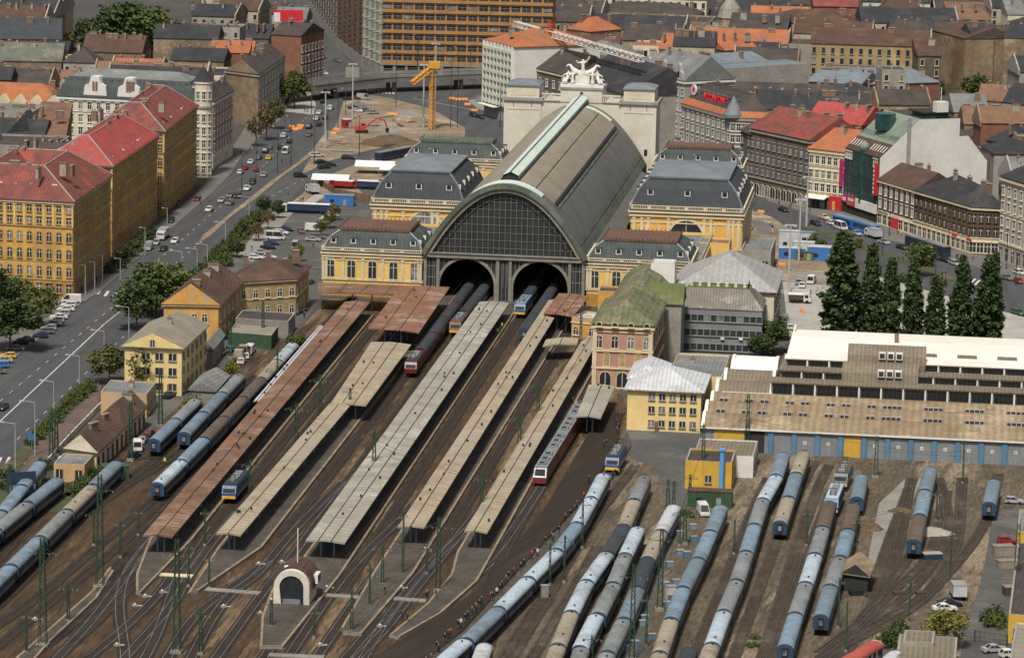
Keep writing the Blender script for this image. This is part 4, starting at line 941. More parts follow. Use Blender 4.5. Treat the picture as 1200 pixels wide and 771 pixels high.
# stair block with curved tan roofs
b = B(); pts = lambda y0, z0: [(y0, z0), (y0+.6, z0+1.8), (y0+2, z0+3), (y0+4.5, z0+3.6)]
b.loft([[(x, y, z) for y, z in [(33.5, 8.5)]+pts(33.6, 10)+[(38.1, 8)]] for x in (X0+15.5, X0+32.5)], 'shed_greytan'); b.loft([[(x, y, z) for y, z in [(38.5, 9)]+pts(38.6, 13.2)+[(43.1, 9)]] for x in (X0+16.5, X0+34)], 'shed_greytan')
for x in (X0+15.5, X0+32.5): b.poly([(x, y, z) for y, z in [(33.5, 8.5)]+pts(33.6, 10)+[(38.1, 8)]], 'shed_greytan')
for x in (X0+16.5, X0+34): b.poly([(x, y, z) for y, z in [(38.5, 9)]+pts(38.6, 13.2)+[(43.1, 9)]], 'shed_greytan')
sb = b.build('stair_block', ws)
for z, y in ((11.2, 33.3), (14.3, 38.35)):
    for i in range(3): b = B(); b.box(X0+23.5+i*1.9, y, z, X0+25.0+i*1.9, y+1.6, z+1.5, 'trim_white'); b.box(X0+23.7+i*1.9, y-.03, z+.2, X0+24.8+i*1.9, y-.003, z+1.3, 'glass_mid'); b.build('window', sb)
# doors
x = 14.2; i = 0
b = B(); b.box(9.2, -.1, 0, 13.4, -.003, 4.9, 'iron_dark'); b.build('door', ws); b = B(); b.box(2.5, -.12, 0, 9, -.004, 4.9, 'door_yellow'); b.build('wall_panel', ws)  # first panel: dark inside of the open doorway painted as a flat black sheet
while x < LN-5:
    b = B(); b.box(x, -.35, 0, x+1.2, -.003, 4.8, 'door_blue'); b.box(x+.55, -.38, 0, x+.65, -.352, 4.8, 'blue_grey'); b.build('door_jamb', ws)
    b = B(); mm = 'door_yellow' if i == 3 else 'door_grey'; b.box(x+1.3, -.12, 0, x+4.85, -.003, 4.6, mm); b.box(x+3.0, -.15, 0, x+3.1, -.122, 4.6, 'trim_grey'); d_ = b.build('door', ws)
    if i not in (0, 3):
        b = B(); b.box(x+2.6, -.19, 2.4, x+3.3, -.152, 3.1, 'trim_white'); b.box(x+2.8, -.21, 2.6, x+3.1, -.192, 2.9, 'brick'); b.build('number_plate', d_)
    x += 5.0; i += 1
b = B(); b.box(LN-24, -9, 5.4, LN-8, -8.6, 5.8, 'iron_dark')
# ---- signal hut with barrel roof on the widest platform end
kp = S(-311.5, 2.2); kio = thing('signal_hut', 'cream signal hut with brown barrel roof and arched dark door', 'hut', (kp.x, kp.y, .55), SROT)
kw = 3.2
def kr(o, k=14): return [((kw+o)*math.cos(math.pi*i/k), 3.0+(kw+o)*math.sin(math.pi*i/k)) for i in range(k+1)]
b = B(); R = [(kw, 0)]+kr(0)+[(-kw, 0)]
b.loft([[(x, y, z) for x, z in R] for y in (0, 7.5)], 'cream', closed=False); b.poly([(x, 0, z) for x, z in R][::-1], 'glass_dark'); b.poly([(x, 7.5, z) for x, z in R], 'cream'); b.build('wall', kio)
b = B(); RO = [(kw+.5, 2.6)]+kr(.5)+[(-kw-.5, 2.6)]; RI = [(kw+.1, 2.6)]+kr(.1)+[(-kw-.1, 2.6)]
b.loft([[(x, y, z) for x, z in RO] for y in (.9, 8.2)], 'roof_brown', closed=False); b.loft([[(x, .9, z) for x, z in RI], [(x, .9, z) for x, z in RO]], 'roof_brown', closed=False); b.loft([[(x, 8.2, z) for x, z in RI], [(x, 8.2, z) for x, z in RO]], 'roof_brown', closed=False); kroof = b.build('roof', kio)
b = B()
o1 = [(kw+.05, 0)]+kr(.05)+[(-kw-.05, 0)]; i1 = [(kw-1.0, 0)]+[((kw-1.0)*math.cos(math.pi*i/14), 3.0+(kw-1.0)*math.sin(math.pi*i/14)) for i in range(15)]+[(-kw+1.35, 0)]
b.loft([[(x, -.25, z) for x, z in o1], [(x, -.25, z) for x, z in i1]], 'gate_cream', closed=False); b.loft([[(x, -.25, z) for x, z in i1], [(x, 0, z) for x, z in i1]], 'cream', closed=False); b.loft([[(x, 1.0, z) for x, z in o1], [(x, -.25, z) for x, z in o1]], 'trim_white', closed=False)
b.build('door_arch', kio)
b = B(); b.box(-1.6, -.12, 0, 1.6, -.02, .9, 'slate_blue'); b.build('door', kio)
b = B(); b.cyl(.3, 4, 6.2, 13, .1, 'trim_white', n=6); b.build('flagpole', kroof); b = B(); b.box(2.3, 3.5, 3, 4.1, 6.5, 4.6, 'trim_white'); b.box(4.11, 3.9, 3.2, 4.15, 6.1, 4.3, 'glass_dark'); b.build('dormer', kroof)
b = B(); b.ball(-1.2, 1.6, 6.3, .55, .55, .35, 'trim_white'); b.build('lamp_dome', kroof)
# ================================================================== city
def qg(A, Bp, depth, skew=0.0): return quad_px(A, Bp, 0, depth, skew)
def par(h, fl, fr, br):          # parallelogram from three roof-corner pixels
    a, b_, c = W(*fl, h), W(*fr, h), W(*br, h); return [a, b_, c, a+(c-b_)]
def dirline(p, q, z=0): a, c = W(*p, z), W(*q, z); return (c-a).normalized()
OBK = []
# ---- yellow blocks on the avenue
WT = win_mesh(1.25, 2.5, 'ochre_dull', 'glass_dark', True); WT2 = win_mesh(1.2, 1.6, 'ochre_dull', 'glass_dark'); WT3 = win_mesh(1.35, 2.3, 'ochre_dull', 'glass_dark')
OB = [(4.6, .2, .35, 'ochre_dull'), (18.6, .25, .4, 'ochre_dull'), (9.4, .1, .25, 'ochre_dull'), (24.9, .5, .7, 'trim_cream')]
ZS = [1.4, 5.8, 10.4, 14.9, 19.6, 22.7]; WM = [WT3, WT, WT, WT, WT2, WT2]
OBK.append(house('huge ochre six-storey corner block under a red-brown roof at left', par(25.6, (-62,229), (85,237), (129,206)), 25.6, 'ochre', ('ring', 7.5, .8, 10), 'roof_redbrown', wins={0: 13, 1: 15}, zs=ZS, win=WM, bands=OB, base=(4.5, 'ochre_base'), chim=9, seed=5))
OBK.append(house('ochre six-storey avenue block under a bright red roof, second in its row', par(25.2, (52,191), (131,196), (184,160)), 25.2, 'ochre', ('ring', 7.0, .8, 9), 'roof_redbright', wins={0: 7, 1: 18}, zs=ZS, win=WM, bands=OB, base=(4.5, 'ochre_base'), chim=6, seed=6))
OBK.append(house('ochre six-storey avenue block under a dull red roof, farthest in its row', par(25.2, (112,150), (192,155), (230,125)), 25.2, 'ochre', ('ring', 7.0, .8, 9), 'roof_red', wins={0: 7, 1: 18}, zs=ZS, win=WM, bands=OB, base=(4.5, 'ochre_base'), chim=7, seed=7))
for (root, fp, ro), nf, nr in zip(OBK, (13, 7, 7), (15, 18, 18)):
    for e, n in ((0, nf), (1, nr)):
        pilasters(root, fp, e, [(i+.5)/(n-.0) for i in range(-0, n)] if False else [i/n for i in range(n+1)], 19.05, 24.8, 'ochre_light', .55, .16, True)
    for i in range(9):
        g_ = random.Random(i*7+nf); u, v = g_.choice([(g_.uniform(.1, .9), .09), (.93, g_.uniform(.1, .9))]); c = fp.at(u, v, 0); dd_ = min(u*fp.L, v*fp.D, (1-u)*fp.L, (1-v)*fp.D); zz_ = 25.8+7.2*min(1, dd_/9.5)
        hb = B(); hb.box(c[0]-.4, c[1]-.5, zz_-.6, c[0]+.4, c[1]+.5, zz_+.25, g_.choice(['chim_pale', 'trim_white', 'trim_grey'])); hb.build('roof_hatch', ro)
    b = B(); R_ = [fp.ring(-.75, 25.65), fp.ring(-.75, 25.9)]; b.loft(R_, 'trim_grey'); b.build('gutter', ro)
# ---- grey mansard block with corner tower
WG = win_mesh(1.3, 2.3, 'trim_white', 'glass_dark')
root, fp, ro = house('cream block with grey mansard, two white gables and round corner tower', quad_px((69,113), (228,121), 22, 17), 22, 'cream', ('mansard', 0, .5, [(.8, 3.6, 'mansard_grey'), (2.6, 6.2, 'mansard_grey'), (2.9, 6.3, 'roof_slate'), (8, 8.6, 'roof_greytin')]), 'mansard_grey', wins={0: 15, 1: 4}, zs=[1.5, 5.6, 9.8, 14, 18.2], win=WG, bands=[(21.2, .5, .6, 'trim_white'), (17.3, .25, .3, 'trim_white')], capm='roof_greytin', seed=8,
    dorm=[(0, 12, .9, 1.2, dormer_mesh(1.3, 1.9, 2, 'trim_white', 'mansard_grey')), (0, 20, 2.0, 4.6, dormer_mesh(.8, 1.1, 1.2, 'trim_white', 'mansard_grey'))])
for x in (.27, .52):
    b = B(); Lx = fp.L*x; P = [(-4.2, 0), (4.2, 0), (3.6, 4.2), (2.0, 5.0), (1.4, 7.2), (-1.4, 7.2), (-2.0, 5.0), (-3.6, 4.2)]
    b.loft([[(Lx+p, -.25, 21.9+q) for p, q in P], [(Lx+p, 3.8, 21.9+q) for p, q in P]], 'white_wall', cap=True); b.box(Lx-.9, -.32, 24.4, Lx+.9, -.253, 27.4, 'brick'); b.box(Lx-.1, -.36, 24.4, Lx+.1, -.323, 27.4, 'trim_white'); b.build('gable', root)
tw = W(238, 207); b = B(); c, s_ = math.cos(-root.rotation_euler.z), math.sin(-root.rotation_euler.z); dx, dy = tw.x-root.location.x, tw.y-root.location.y; tx, ty = dx*c-dy*s_, dx*s_+dy*c
b.cyl(tx, ty, 0, 31, 2.9, 'cream', n=14); b.cyl(tx, ty, 22.5, 23.2, 3.3, 'trim_grey', n=14); b.cyl(tx, ty, 30.4, 31.2, 3.2, 'trim_white', n=14); t_ = b.build('tower', root)
b = B(); b.cyl(tx, ty, 31.2, 35.6, 3.4, 'roof_slate', .2, n=14); b.cyl(tx, ty, 35.4, 37, .15, 'roof_slate', .05, n=5); b.build('roof', t_)
for z in (1.5, 5.6, 9.8, 14, 18.2, 25.5):
    for a in (-110, -70, -30): put('window', win_mesh(1.0, 2.2, 'trim_white', 'glass_dark'), t_, (tx+2.88*math.cos(rad(a)), ty+2.88*math.sin(rad(a)), z), rad(a+90))
house('pinkish six-storey house beside the round corner tower facing the avenue', quad4(22, (229,119), (250,120), (273,107), (250,104)), 22, 'pink_brown', ('gablex', 4, .5), 'roof_slatebrown', wins={1: 7}, zs=[1.5, 5.6, 9.8, 14, 18.2], win=WG, base=(5, 'cream'), bands=[(21.2, .5, .6, 'trim_white')], chim=3)
# ---- orange mansard school-like row and roofs behind
root, fp, ro = house('pale house with orange tiled mansard and cream pointed dormers at left edge', quad_px((-45,130), (70,135), 13, 18), 13, 'cream', ('mansard', 0, .5, [(4.5, 7.0, 'roof_orange'), (9, 9, 'roof_orange')]), 'roof_orange', wins={0: 10}, zs=[1, 5, 9], win=WG, capm='roof_orange', chim=2)
for i in range(6):
    b = B(); x = fp.L*(i+.5)/6; P = [(-2.4, 0), (2.4, 0), (2.4, 3.6), (0, 6.2), (-2.4, 3.6)]; b.loft([[(x+p, .1, 13+q) for p, q in P], [(x+p, 4.2, 13+q) for p, q in P]], 'trim_cream', cap=True); b.box(x-1.5, .02, 13.6, x+1.5, .095, 15.8, 'glass_dark')
    for q in (-.5, .5): b.box(x+q-.08, -.03, 13.6, x+q+.08, .017, 15.8, 'trim_white')
    b.build('dormer', ro)
house('long tan firewall house with grey-green roof at left edge', quad_px((-45,71), (72,73), 19, 22), 19, 'firewall', ('gable', 5.5, .3), 'roof_greenash', chim=5)
house('small yellow roof cabin beside the long grey-green roof', quad_px((60,66), (79,67), 20, 6), 20, 'pale_yellow', ('flat', .3), 'roof_greytin', wins={0: 1}, zs=[17], win=win_mesh(1.4, 1.4, 'trim_grey'), name='roof_cabin')
house('brick-walled house under a broad blue-slate roof at left edge', quad_px((-45,46), (72,47), 17, 24), 17, 'brick', ('gable', 7, .3), 'mansard_slate', chim=4)
house('dark slate-roofed yard house hidden behind the huge ochre corner block', par(17, (-20,166), (48,170), (66,150)), 17, 'firewall', ('gable', 5, .3), 'roof_slate', chim=3)
house('dark pointed-gable house between the orange mansard and red roofs', par(18, (6,160), (40,160), (50,146)), 18, 'firewall', ('gablex', 5, .3), 'roof_slate', gablem='roof_slate', chim=2)
house('house with worn orange tiles between the orange mansard and red roofs', par(18, (40,162), (76,163), (84,143)), 18, 'firewall', ('shed', 6, .3), 'roof_rust', chim=2)
house('brown-roofed house with firewall behind the grey mansard', quad_px((96,61), (166,63), 19, 20), 19, 'firewall', ('gable', 5.5, .3), 'roof_brown', chim=7)
house('tan gable firewall house on the avenue corner beside the bare trees', quad4(18.5, (264,83), (303,88), (334,67), (297,64)), 18.5, 'stone_grey', ('gablex', 4.5, .3), 'roof_slatebrown', gablem='firewall', blank={0: 'firewall'}, wins={1: 9}, zs=[1.5, 5.5, 9.6, 13.7], win=WG, bands=[(17.7, .5, .5, 'trim_grey')], chim=5)
house('brick corner house with a red rooftop billboard beyond the tan gable', quad_px((318,41), (353,43), 20, 24), 20, 'brick', ('gable', 4, .3), 'roof_slatebrown', wins={1: 7}, zs=[1.5, 5.5, 9.6, 13.7], win=WG, chim=4)
house('grey tin-roofed house above the brick corner house on the avenue', quad_px((322,23), (358,24), 19, 22), 19, 'stone_grey', ('gable', 4, .3), 'roof_greytin', wins={1: 7}, zs=[1.5, 5.5, 9.6, 13.7], win=WG, chim=4)
house('terracotta-walled back house with white roof vents near the brick corner', quad_px((245,62), (291,63), 19, 14), 19, 'roof_rust', ('shed', 3, .3), 'roof_orange', chim=3)
house('dark slate-roofed back house left of the terracotta one', quad_px((200,71), (262,73), 18, 16), 18, 'firewall', ('gable', 4, .3), 'roof_slate', chim=5)
house('long slate-roofed back house with tan firewall behind the tower', quad_px((180,45), (255,47), 18, 18), 18, 'firewall', ('gable', 4.5, .3), 'roof_slate', chim=6)
# ---- far side of the avenue
house('sooty five-storey terrace on the right of the far avenue', qg((362,12), (395,57), 22), 24, 'soot_stone', ('hip', 4, .5), 'roof_slate', wins={0: 12}, zs=[5.5, 9.6, 13.7, 17.8], win=win_mesh(1.4, 2.4, 'trim_grey', 'glass_dark'), base=(4.8, 'stone_grey'), chim=4)
WOF = win_mesh(3.3, 1.7, 'trim_dark', 'glass_mid', False, 'cross', .1)
house('orange-banded office narrow end facing the far avenue', qg((395.6,57.6), (424,80), 24), 38, 'roof_rust', ('flat', .8), 'court', wins={0: 5}, zs=[6+4.1*i for i in range(8)], win=WOF, base=(5, 'trim_grey'), name='office')
house('narrow green-grey office between the two orange-banded fronts', qg((424.4,80.4), (447,90.5), 20), 40, 'stone_grey', ('flat', .8), 'court', wins={0: 4}, zs=[6+4.1*i for i in range(8)], win=win_mesh(1.6, 2.6, 'pale_green', 'glass_dark'), bands=[(5+4.1*i, .15, .5, 'pale_green') for i in range(8)], name='office')
mat('panel_orange', (0.38, 0.205, 0.075), (0.29, 0.155, 0.058), 0.3)
root, fp, ro = house('long orange-banded office slab behind the overpass', qg((448,90.5), (645,96), 26), 42, 'panel_orange', ('flat', .8), 'court', wins={0: 16, 3: 5}, zs=[7.2+4.1*i for i in range(8)], win=WOF, bands=[(5.6+4.1*i, .45, 1.35, 'panel_orange') for i in range(9)], base=(4.9, 'iron_dark'), name='office')
b = B()
for i in range(15): x = fp.L*i/14; b.box(x-.5, -.6, 0, x+.5, .2, 5.2, 'concrete')
b.box(-.3, -.9, 4.95, fp.L+.3, .1, 5.55, 'concrete'); b.build('colonnade', root)
# white balcony slab
A = W(569, 47, 28); Bq = W(605, 56, 28); d_ = (Bq-A).normalized(); n_ = Vector((-d_.y, d_.x))
root, fp, ro = house('white slab block with green balconies and orange hip roof', [A, Bq, Bq+n_*34, A+n_*34], 28, 'white_wall', ('hip', 5, .5), 'roof_orange', chim=3, chm='chim_pale', base=(5.2, 'trim_grey'), name='apartment_block')
fl_ = B(); fl_.box(-1.25, -1.15, 0, 1.25, -.003, 1.05, 'pale_green'); fl_.box(-1.25, -.05, 1.06, 1.25, -.003, 2.3, 'glass_dark'); bm = fl_.mesh('balcony')
for i in range(int((fp.L-1.2)/3.05)):
    for j in range(8): put('balcony', bm, root, (1.9+i*3.05, 0, 5.6+j*2.8))
b = B()
for i in range(int(fp.L/3.05)+1): b.box(.25+i*3.05, -1.25, 5.2, .5+i*3.05, -.003, 28, 'trim_white')
b.build('fin', root); b = B(); b.box(0, -3, 4.6, 14, -.003, 4.9, 'trim_white'); b.build('awning', root)
house('sooty classical house with slate-brown roof behind the portal left tower', quad_px((600,74), (668,90), 20, 20), 20, 'soot_stone', ('gable', 7, .5), 'roof_slatebrown', wins={0: 9}, zs=[6, 10, 14.5], win=WG, bands=[(19.2, .4, .6, 'trim_cream')], chim=6)
house('big dark slate roof behind the white statue group', quad_px((672,92), (735,112), 20, 30), 20, 'stone_grey', ('gable', 9, .5), 'roof_slate', wins={0: 8}, zs=[6, 10, 14.5], win=WG, chim=5)
house('orange-roofed house between the statue group and grey ornate facade', quad_px((708,104), (752,113), 19, 16), 19, 'firewall', ('gable', 5, .3), 'roof_rust', chim=4)
root, fp, ro = house('pale grey ornate five-storey house with curly gables right of the portal', qg((752,168), (800,180), 20), 25, 'grey_stucco' if 'grey_stucco' in MATS else mat('grey_stucco', (.36, .35, .335), (.27, .26, .25), .2, fine=.12), ('gable', 8, .5), 'roof_greytin', wins={0: 8}, zs=[1.2, 6, 10.5, 15, 19.8], win=WG, bands=[(24, .5, .7, 'trim_white'), (5, .3, .4, 'trim_grey'), (14.2, .2, .3, 'trim_white')], chim=3)
for x in (.12, .5, .86):
    b = B(); X = fp.L*x; P = [(-2.3, 0), (2.3, 0), (2.0, 2.6), (1.0, 3.4), (.7, 5.2), (0, 6), (-.7, 5.2), (-1, 3.4), (-2, 2.6)]; b.loft([[(X+p, -.3, 25+q) for p, q in P], [(X+p, .9, 25+q) for p, q in P]], 'grey_stucco', cap=True); b.box(X-.6, -.36, 26, X+.6, -.303, 28, 'glass_dark'); b.build('gable', root)
# sign house
SH = quad4(18, (799,121), (857,138), (908,140), (852,115))
root, fp, ro = house('soot-brown corner house with slate roof, blue cone turret and red letters', SH, 18, 'stone_grey', ('mansard', 0, .6, [(1.8, 1.8, 'roof_orange'), (7, 7, 'roof_slatebrown')]), 'roof_orange', wins={0: 10, 1: 8}, zs=[.8, 5.6, 9.8, 13.6], win=[WPB, WG, WG, WG], bands=[(17, .6, .8, 'trim_grey'), (4.9, .3, .4, 'trim_grey')], capm='roof_slate', chim=3)
b = B(); b.cyl(fp.P[1].x-1.5, 1.5, 17.9, 19, 3.4, 'slate_blue', n=12); b.cyl(fp.P[1].x-1.5, 1.5, 19, 25, 3.2, 'slate_blue', .15, n=12); b.build('turret', ro)
def text_mesh(s, size, m, depth=.1):
    cu = bpy.data.curves.new('lettering', 'FONT'); cu.body = s; cu.size = size; cu.extrude = depth; cu.align_x = 'CENTER'; cu.offset = size*.02
    o = bpy.data.objects.new('lettering', cu); COL.objects.link(o); bpy.context.view_layer.update()
    me = bpy.data.meshes.new_from_object(o.evaluated_get(bpy.context.evaluated_depsgraph_get())); bpy.data.objects.remove(o); bpy.data.curves.remove(cu)
    me.materials.clear(); me.materials.append(MATS[m]); me.transform(Matrix.Rotation(math.pi/2, 4, 'X')); return me
mat('neon_red', (0.6, 0.03, 0.045), (0.5, 0.02, 0.035), .5); mat('sign_red', (0.5, 0.02, 0.03), (0.4, 0.02, 0.03), .5); mat('sign_magenta', (0.4, 0.025, 0.19), None, .5)
mat('sign_frame', (.2, .2, .2), None, .5)
sg = thing('roof_sign', 'long red letter sign standing on the slate-roofed corner house', 'sign', (root.location.x, root.location.y, 0), root.rotation_euler.z)
put('lettering', text_mesh('VODAFONE', 3.3, 'neon_red', .3), sg, (fp.L*.44, 2.6, 20.7)); b = B()
b.box(fp.L*.14, 3.1, 20.2, fp.L*.78, 3.3, 20.45, 'sign_frame'); b.box(fp.L*.14, 3.1, 23.6, fp.L*.78, 3.3, 23.8, 'sign_frame')
for i in range(9): x = fp.L*(.15+.078*i); b.bar((x, 3.3, 18.6), (x, 3.2, 24), .12, 'sign_frame'); b.bar((x, 3.3, 23.8), (x, 6.5, 22), .1, 'sign_frame')
b.build('frame', sg)
b = B(); b.cyl(0, 0, -.2, .2, 1.9, 'trim_white', n=14); e_ = b.build('emblem', sg, (fp.L*.085, 2.6, 23)); e_.rotation_euler = (math.pi/2, 0, 0)
b = B(); b.cyl(0, .1, .21, .3, .95, 'neon_red', n=12); e2 = b.build('emblem_drop', e_)
# street row on the right
WD = win_mesh(1.2, 2.3, 'trim_grey', 'glass_dark')
house('soot-dark four-storey arcaded house with dull red roof on the right street', qg((878,227), (946,243), 22), 21, 'soot_stone', ('gable', 6.5, .6), 'roof_red', wins={0: 11}, zs=[.2, 7, 11, 15.4], win=[WPB, WD, WD, WD], bands=[(5.4, .3, .5, 'trim_grey'), (20, .5, .6, 'trim_grey')], chim=6)
house('dark slate house with green window frames left of the dull red roof', qg((866,222), (878,227), 20), 19, 'soot_stone', ('gable', 5, .6), 'roof_slatebrown', wins={0: 2}, zs=[.2, 7, 11, 15.4], win=[WPB, WD, WD, WD])
root, fp, ro = house('cream four-storey house with orange tiles between dark and green neighbours', qg((946.5,243.3), (987,248.5), 18), 18.6, 'cream_yellow' if 'cream_yellow' in MATS else mat('cream_yellow', (.66, .55, .33), (.56, .46, .28), .2), ('gable', 6, .6), 'roof_orange', wins={0: 6}, zs=[.4, 5.6, 9.8, 14.2], win=[win_mesh(2, 3, 'trim_dark', 'glass_dark'), WG, WG, WG], bands=[(17.6, .5, .6, 'trim_cream'), (8.9, .2, .3, 'trim_cream'), (13.3, .2, .3, 'trim_cream')], chim=4)
b = B(); b.loft([[(.2, -.02, 4.4), (7.5, -.02, 4.4)], [(.2, -2.6, 3.5), (7.5, -2.6, 3.5)]], 'trim_white', closed=False); b.build('awning', root)
b = B(); b.box(8, -.4, .2, fp.L-.3, -.003, 4.6, 'sign_red'); b.box(9.2, -.45, .3, 10.2, -.402, 3, 'door_yellow'); b.build('shopfront', root)
# green glass hotel with white fire wall
A = W(988, 248.6); Bq = W(1028, 262); d_ = (Bq-A).normalized(); th = math.atan2(d_.y, d_.x); Lg = (Bq-A).length
gh = thing('hotel', 'green glass-fronted house with sloping glass roof and tall white fire wall', 'building', (A.x, A.y, 0), th)
FOOTS.append([A, Bq, Bq+Vector((-d_.y, d_.x))*38, A+Vector((-d_.y, d_.x))*38])
PR = [(0, 0), (0, 20), (13, 31.5), (27, 31.5), (27, 26), (30, 26), (37, 18), (37, 0)]
b = B(); b.poly([(Lg, y, z) for y, z in PR], 'white_wall'); b.poly([(0, y, z) for y, z in PR][::-1], 'firewall_grey')
for (y0, z0), (y1, z1), m in zip(PR[2:], PR[3:], ['court', 'white_wall', 'court', 'court', 'firewall_grey']): b.poly([(0, y0, z0), (Lg, y0, z0), (Lg, y1, z1), (0, y1, z1)], m)
b.box(Lg-.01, 9, 12, Lg+.25, 10.2, 32, 'firewall_grey'); b.build('wall', gh)
b = B(); b.poly([(0, 0, 4.6), (Lg, 0, 4.6), (Lg, 0, 20), (0, 0, 20)], 'glass_green'); b.poly([(0, 0, 0), (Lg, 0, 0), (Lg, 0, 4.6), (0, 0, 4.6)], 'iron_dark')
for i in range(11): b.box(Lg*i/10-.07, -.12, 4.6, Lg*i/10+.07, -.003, 19.9, 'trim_dark')
for z in (4.6, 7.2, 9.8, 12.4, 15, 17.4, 19.7): b.box(0, -.1, z, Lg, -.004, z+.14, 'trim_dark')
gf = b.build('glass_front', gh)
mat('glass_roof', (.22, .27, .2), (.15, .19, .15), .2, rough=.4)
b = B(); b.poly([(0, 0, 20.1), (Lg, 0, 20.1), (Lg, 13.1, 31.7), (0, 13.1, 31.7)], 'glass_roof'); b.poly([(0, -.1, 20.15), (Lg, -.1, 20.15), (Lg, 4.2, 23.95), (0, 4.2, 23.95)], 'roof_brown'); gr_ = b.build('roof', gh)
for i in range(14):
    if i in (5, 6, 7): continue
    b = B(); x = .8+i*(Lg-1.6)/13; b.poly([(x-.25, 1.2, 21.5), (x+.25, 1.2, 21.5), (x+.25, 3, 23.2), (x-.25, 3, 23.2)], 'trim_white'); b.build('skylight', gr_)
for i in range(13):
    b = B(); x = .8+i*(Lg-1.6)/12; b.poly([(x-.3, 5.2, 25.0), (x+.3, 5.2, 25.0), (x+.3, 6.6, 26.3), (x-.3, 6.6, 26.3)], 'glass_curtain'); b.build('skylight', gr_)
b = B(); b.cyl(Lg*.5, 0.6, 4.7, 22.0, 1.3, 'glass_green', n=14); b.ball(Lg*.5, .6, 22.0, 1.6, 1.6, 1.6, 'glass_roof', 12, 6); b.build('bay_tower', gh)
b = B(); b.cyl(Lg*.45, 8, 27, 32, 3.2, 'glass_green', n=14); b.build('stair_drum', gr_)
b = B(); b.box(Lg*.55, 16, 31.51, Lg-2, 24, 33, 'glass_green'); b.box(Lg*.5, 15, 33.01, Lg-1.5, 25, 33.4, 'iron_dark'); b.build('penthouse', gh)
b = B(); b.box(Lg-3, 19, 33.41, Lg-.4, 23, 36.6, 'white_wall'); b.cyl(Lg-1.6, 21, 36.6, 41, .12, 'trim_white', n=5); b.build('lift_hut', gh)
for i in range(5): put('window', win_mesh(.9, 1.9, 'trim_white', 'glass_mid'), gf, ([1.2, 2.8, 4.4, Lg-3.2, Lg-1.5][i], -.13, 17.4))
b = B(); b.box(Lg-.5, -1.4, 8.6, Lg-.2, -.05, 18.4, 'sign_red')
for k in range(7): b.box(Lg-.56, -1.1, 9.2+k*1.3, Lg-.51, -.4, 9.95+k*1.3, 'trim_white'); b.box(Lg-1.2, -1.46, 9.2+k*1.3, Lg-.52, -1.42, 9.95+k*1.3, 'trim_white')
b.box(Lg-1.3, -1.4, 8.6, Lg-.51, -1.3, 18.4, 'sign_red')
tag(b.build('blade_sign', None, (A.x, A.y, 0), th), 'tall red blade sign with white letters at the white fire wall edge', 'sign')
b = B(); b.box(-.5, -1.3, 8, -.1, -.05, 16, 'sign_magenta'); b.box(-1.0, -1.36, 8, -.1, -1.302, 16, 'sign_red'); tag(b.build('blade_sign', None, (A.x, A.y, 0), th), 'dark magenta blade sign between the cream and green houses', 'sign')
b = B(); b.box(.2, -.5, 3.4, 2.9, -.03, 5.6, 'sign_magenta'); b.box(.7, -.55, 3.9, 2.3, -.502, 5.0, 'trim_white'); tag(b.build('shop_sign', None, (A.x, A.y, 0), th), 'square magenta shop sign under the green glass front', 'sign')
b = B(); b.box(3.1, -.5, 2.8, 8.6, -.03, 5.6, 'sign_red')
for k in range(5): b.box(4.0+k*.78, -.55, 4.3, 4.5+k*.78, -.502, 5.2, 'trim_white'); b.box(4.0+k*.78, -.55, 3.2, 4.6+k*.78, -.502, 3.8, 'door_grey')
tag(b.build('shop_sign', None, (A.x, A.y, 0), th), 'wide red shop sign with pale letters under the green glass front', 'sign')
b = B(); b.box(8.8, -.5, 2.8, Lg-.6, -.03, 5.6, 'trim_white'); tag(b.build('shop_sign', None, (A.x, A.y, 0), th), 'blank white shop sign right of the wide red one', 'sign')
# brown corner block
A = W(1028.5, 262.3); Bq = W(1136.5, 297); C_ = W(1177, 299); d_ = (Bq-A).normalized(); n_ = Vector((-d_.y, d_.x))
WBw = win_mesh(1.1, 2.6, 'trim_white', 'glass_curtain'); WBd = win_mesh(1.1, 2.2, 'brown_wall', 'glass_dark')
Mid = A+(Bq-A)*.4
root, fp, ro = house('brown three-storey house with white windows under red-brown roof on right street', [A, Mid, Mid+n_*15, A+n_*15], 13.4, 'brown_wall', ('gable', 5, .6), 'roof_brown', wins={0: 7}, zs=[.4, 5.4, 9.4], win=[win_mesh(2.2, 2.8, 'trim_cream', 'glass_dark'), WBw, WBw], base=(4.4, 'cream'), bands=[(12.8, .6, .5, 'trim_cream')], chim=2)
b = B(); b.box(.3, -.3, 3.4, 6, -.08, 4.1, 'moss_green'); b.build('shop_fascia', root); b = B(); b.box(9, -.35, .3, 13.5, -.08, 3.6, 'neon_red'); b.build('shop_fascia', root)
root, fp, ro = house('brown three-storey corner house under dark slate hip roof on right street', [Mid, Bq, C_, Mid+n_*22], 13.4, 'brown_wall', ('hip', 5.5, .6), 'roof_slate', wins={0: 12, 1: 5}, zs=[.4, 5.4, 9.4], win=[win_mesh(1.8, 2.8, 'trim_cream', 'glass_dark'), WBd, WBd], base=(4.4, 'cream'), bands=[(12.8, .6, .5, 'trim_cream'), (4.5, .25, .35, 'trim_cream')], chim=5)
for x in (fp.L*.62, fp.L*.85): b = B(); b.box(x, -.35, 3.4, x+2.6, -.08, 4.2, 'sign_red'); b.build('shop_fascia', root)
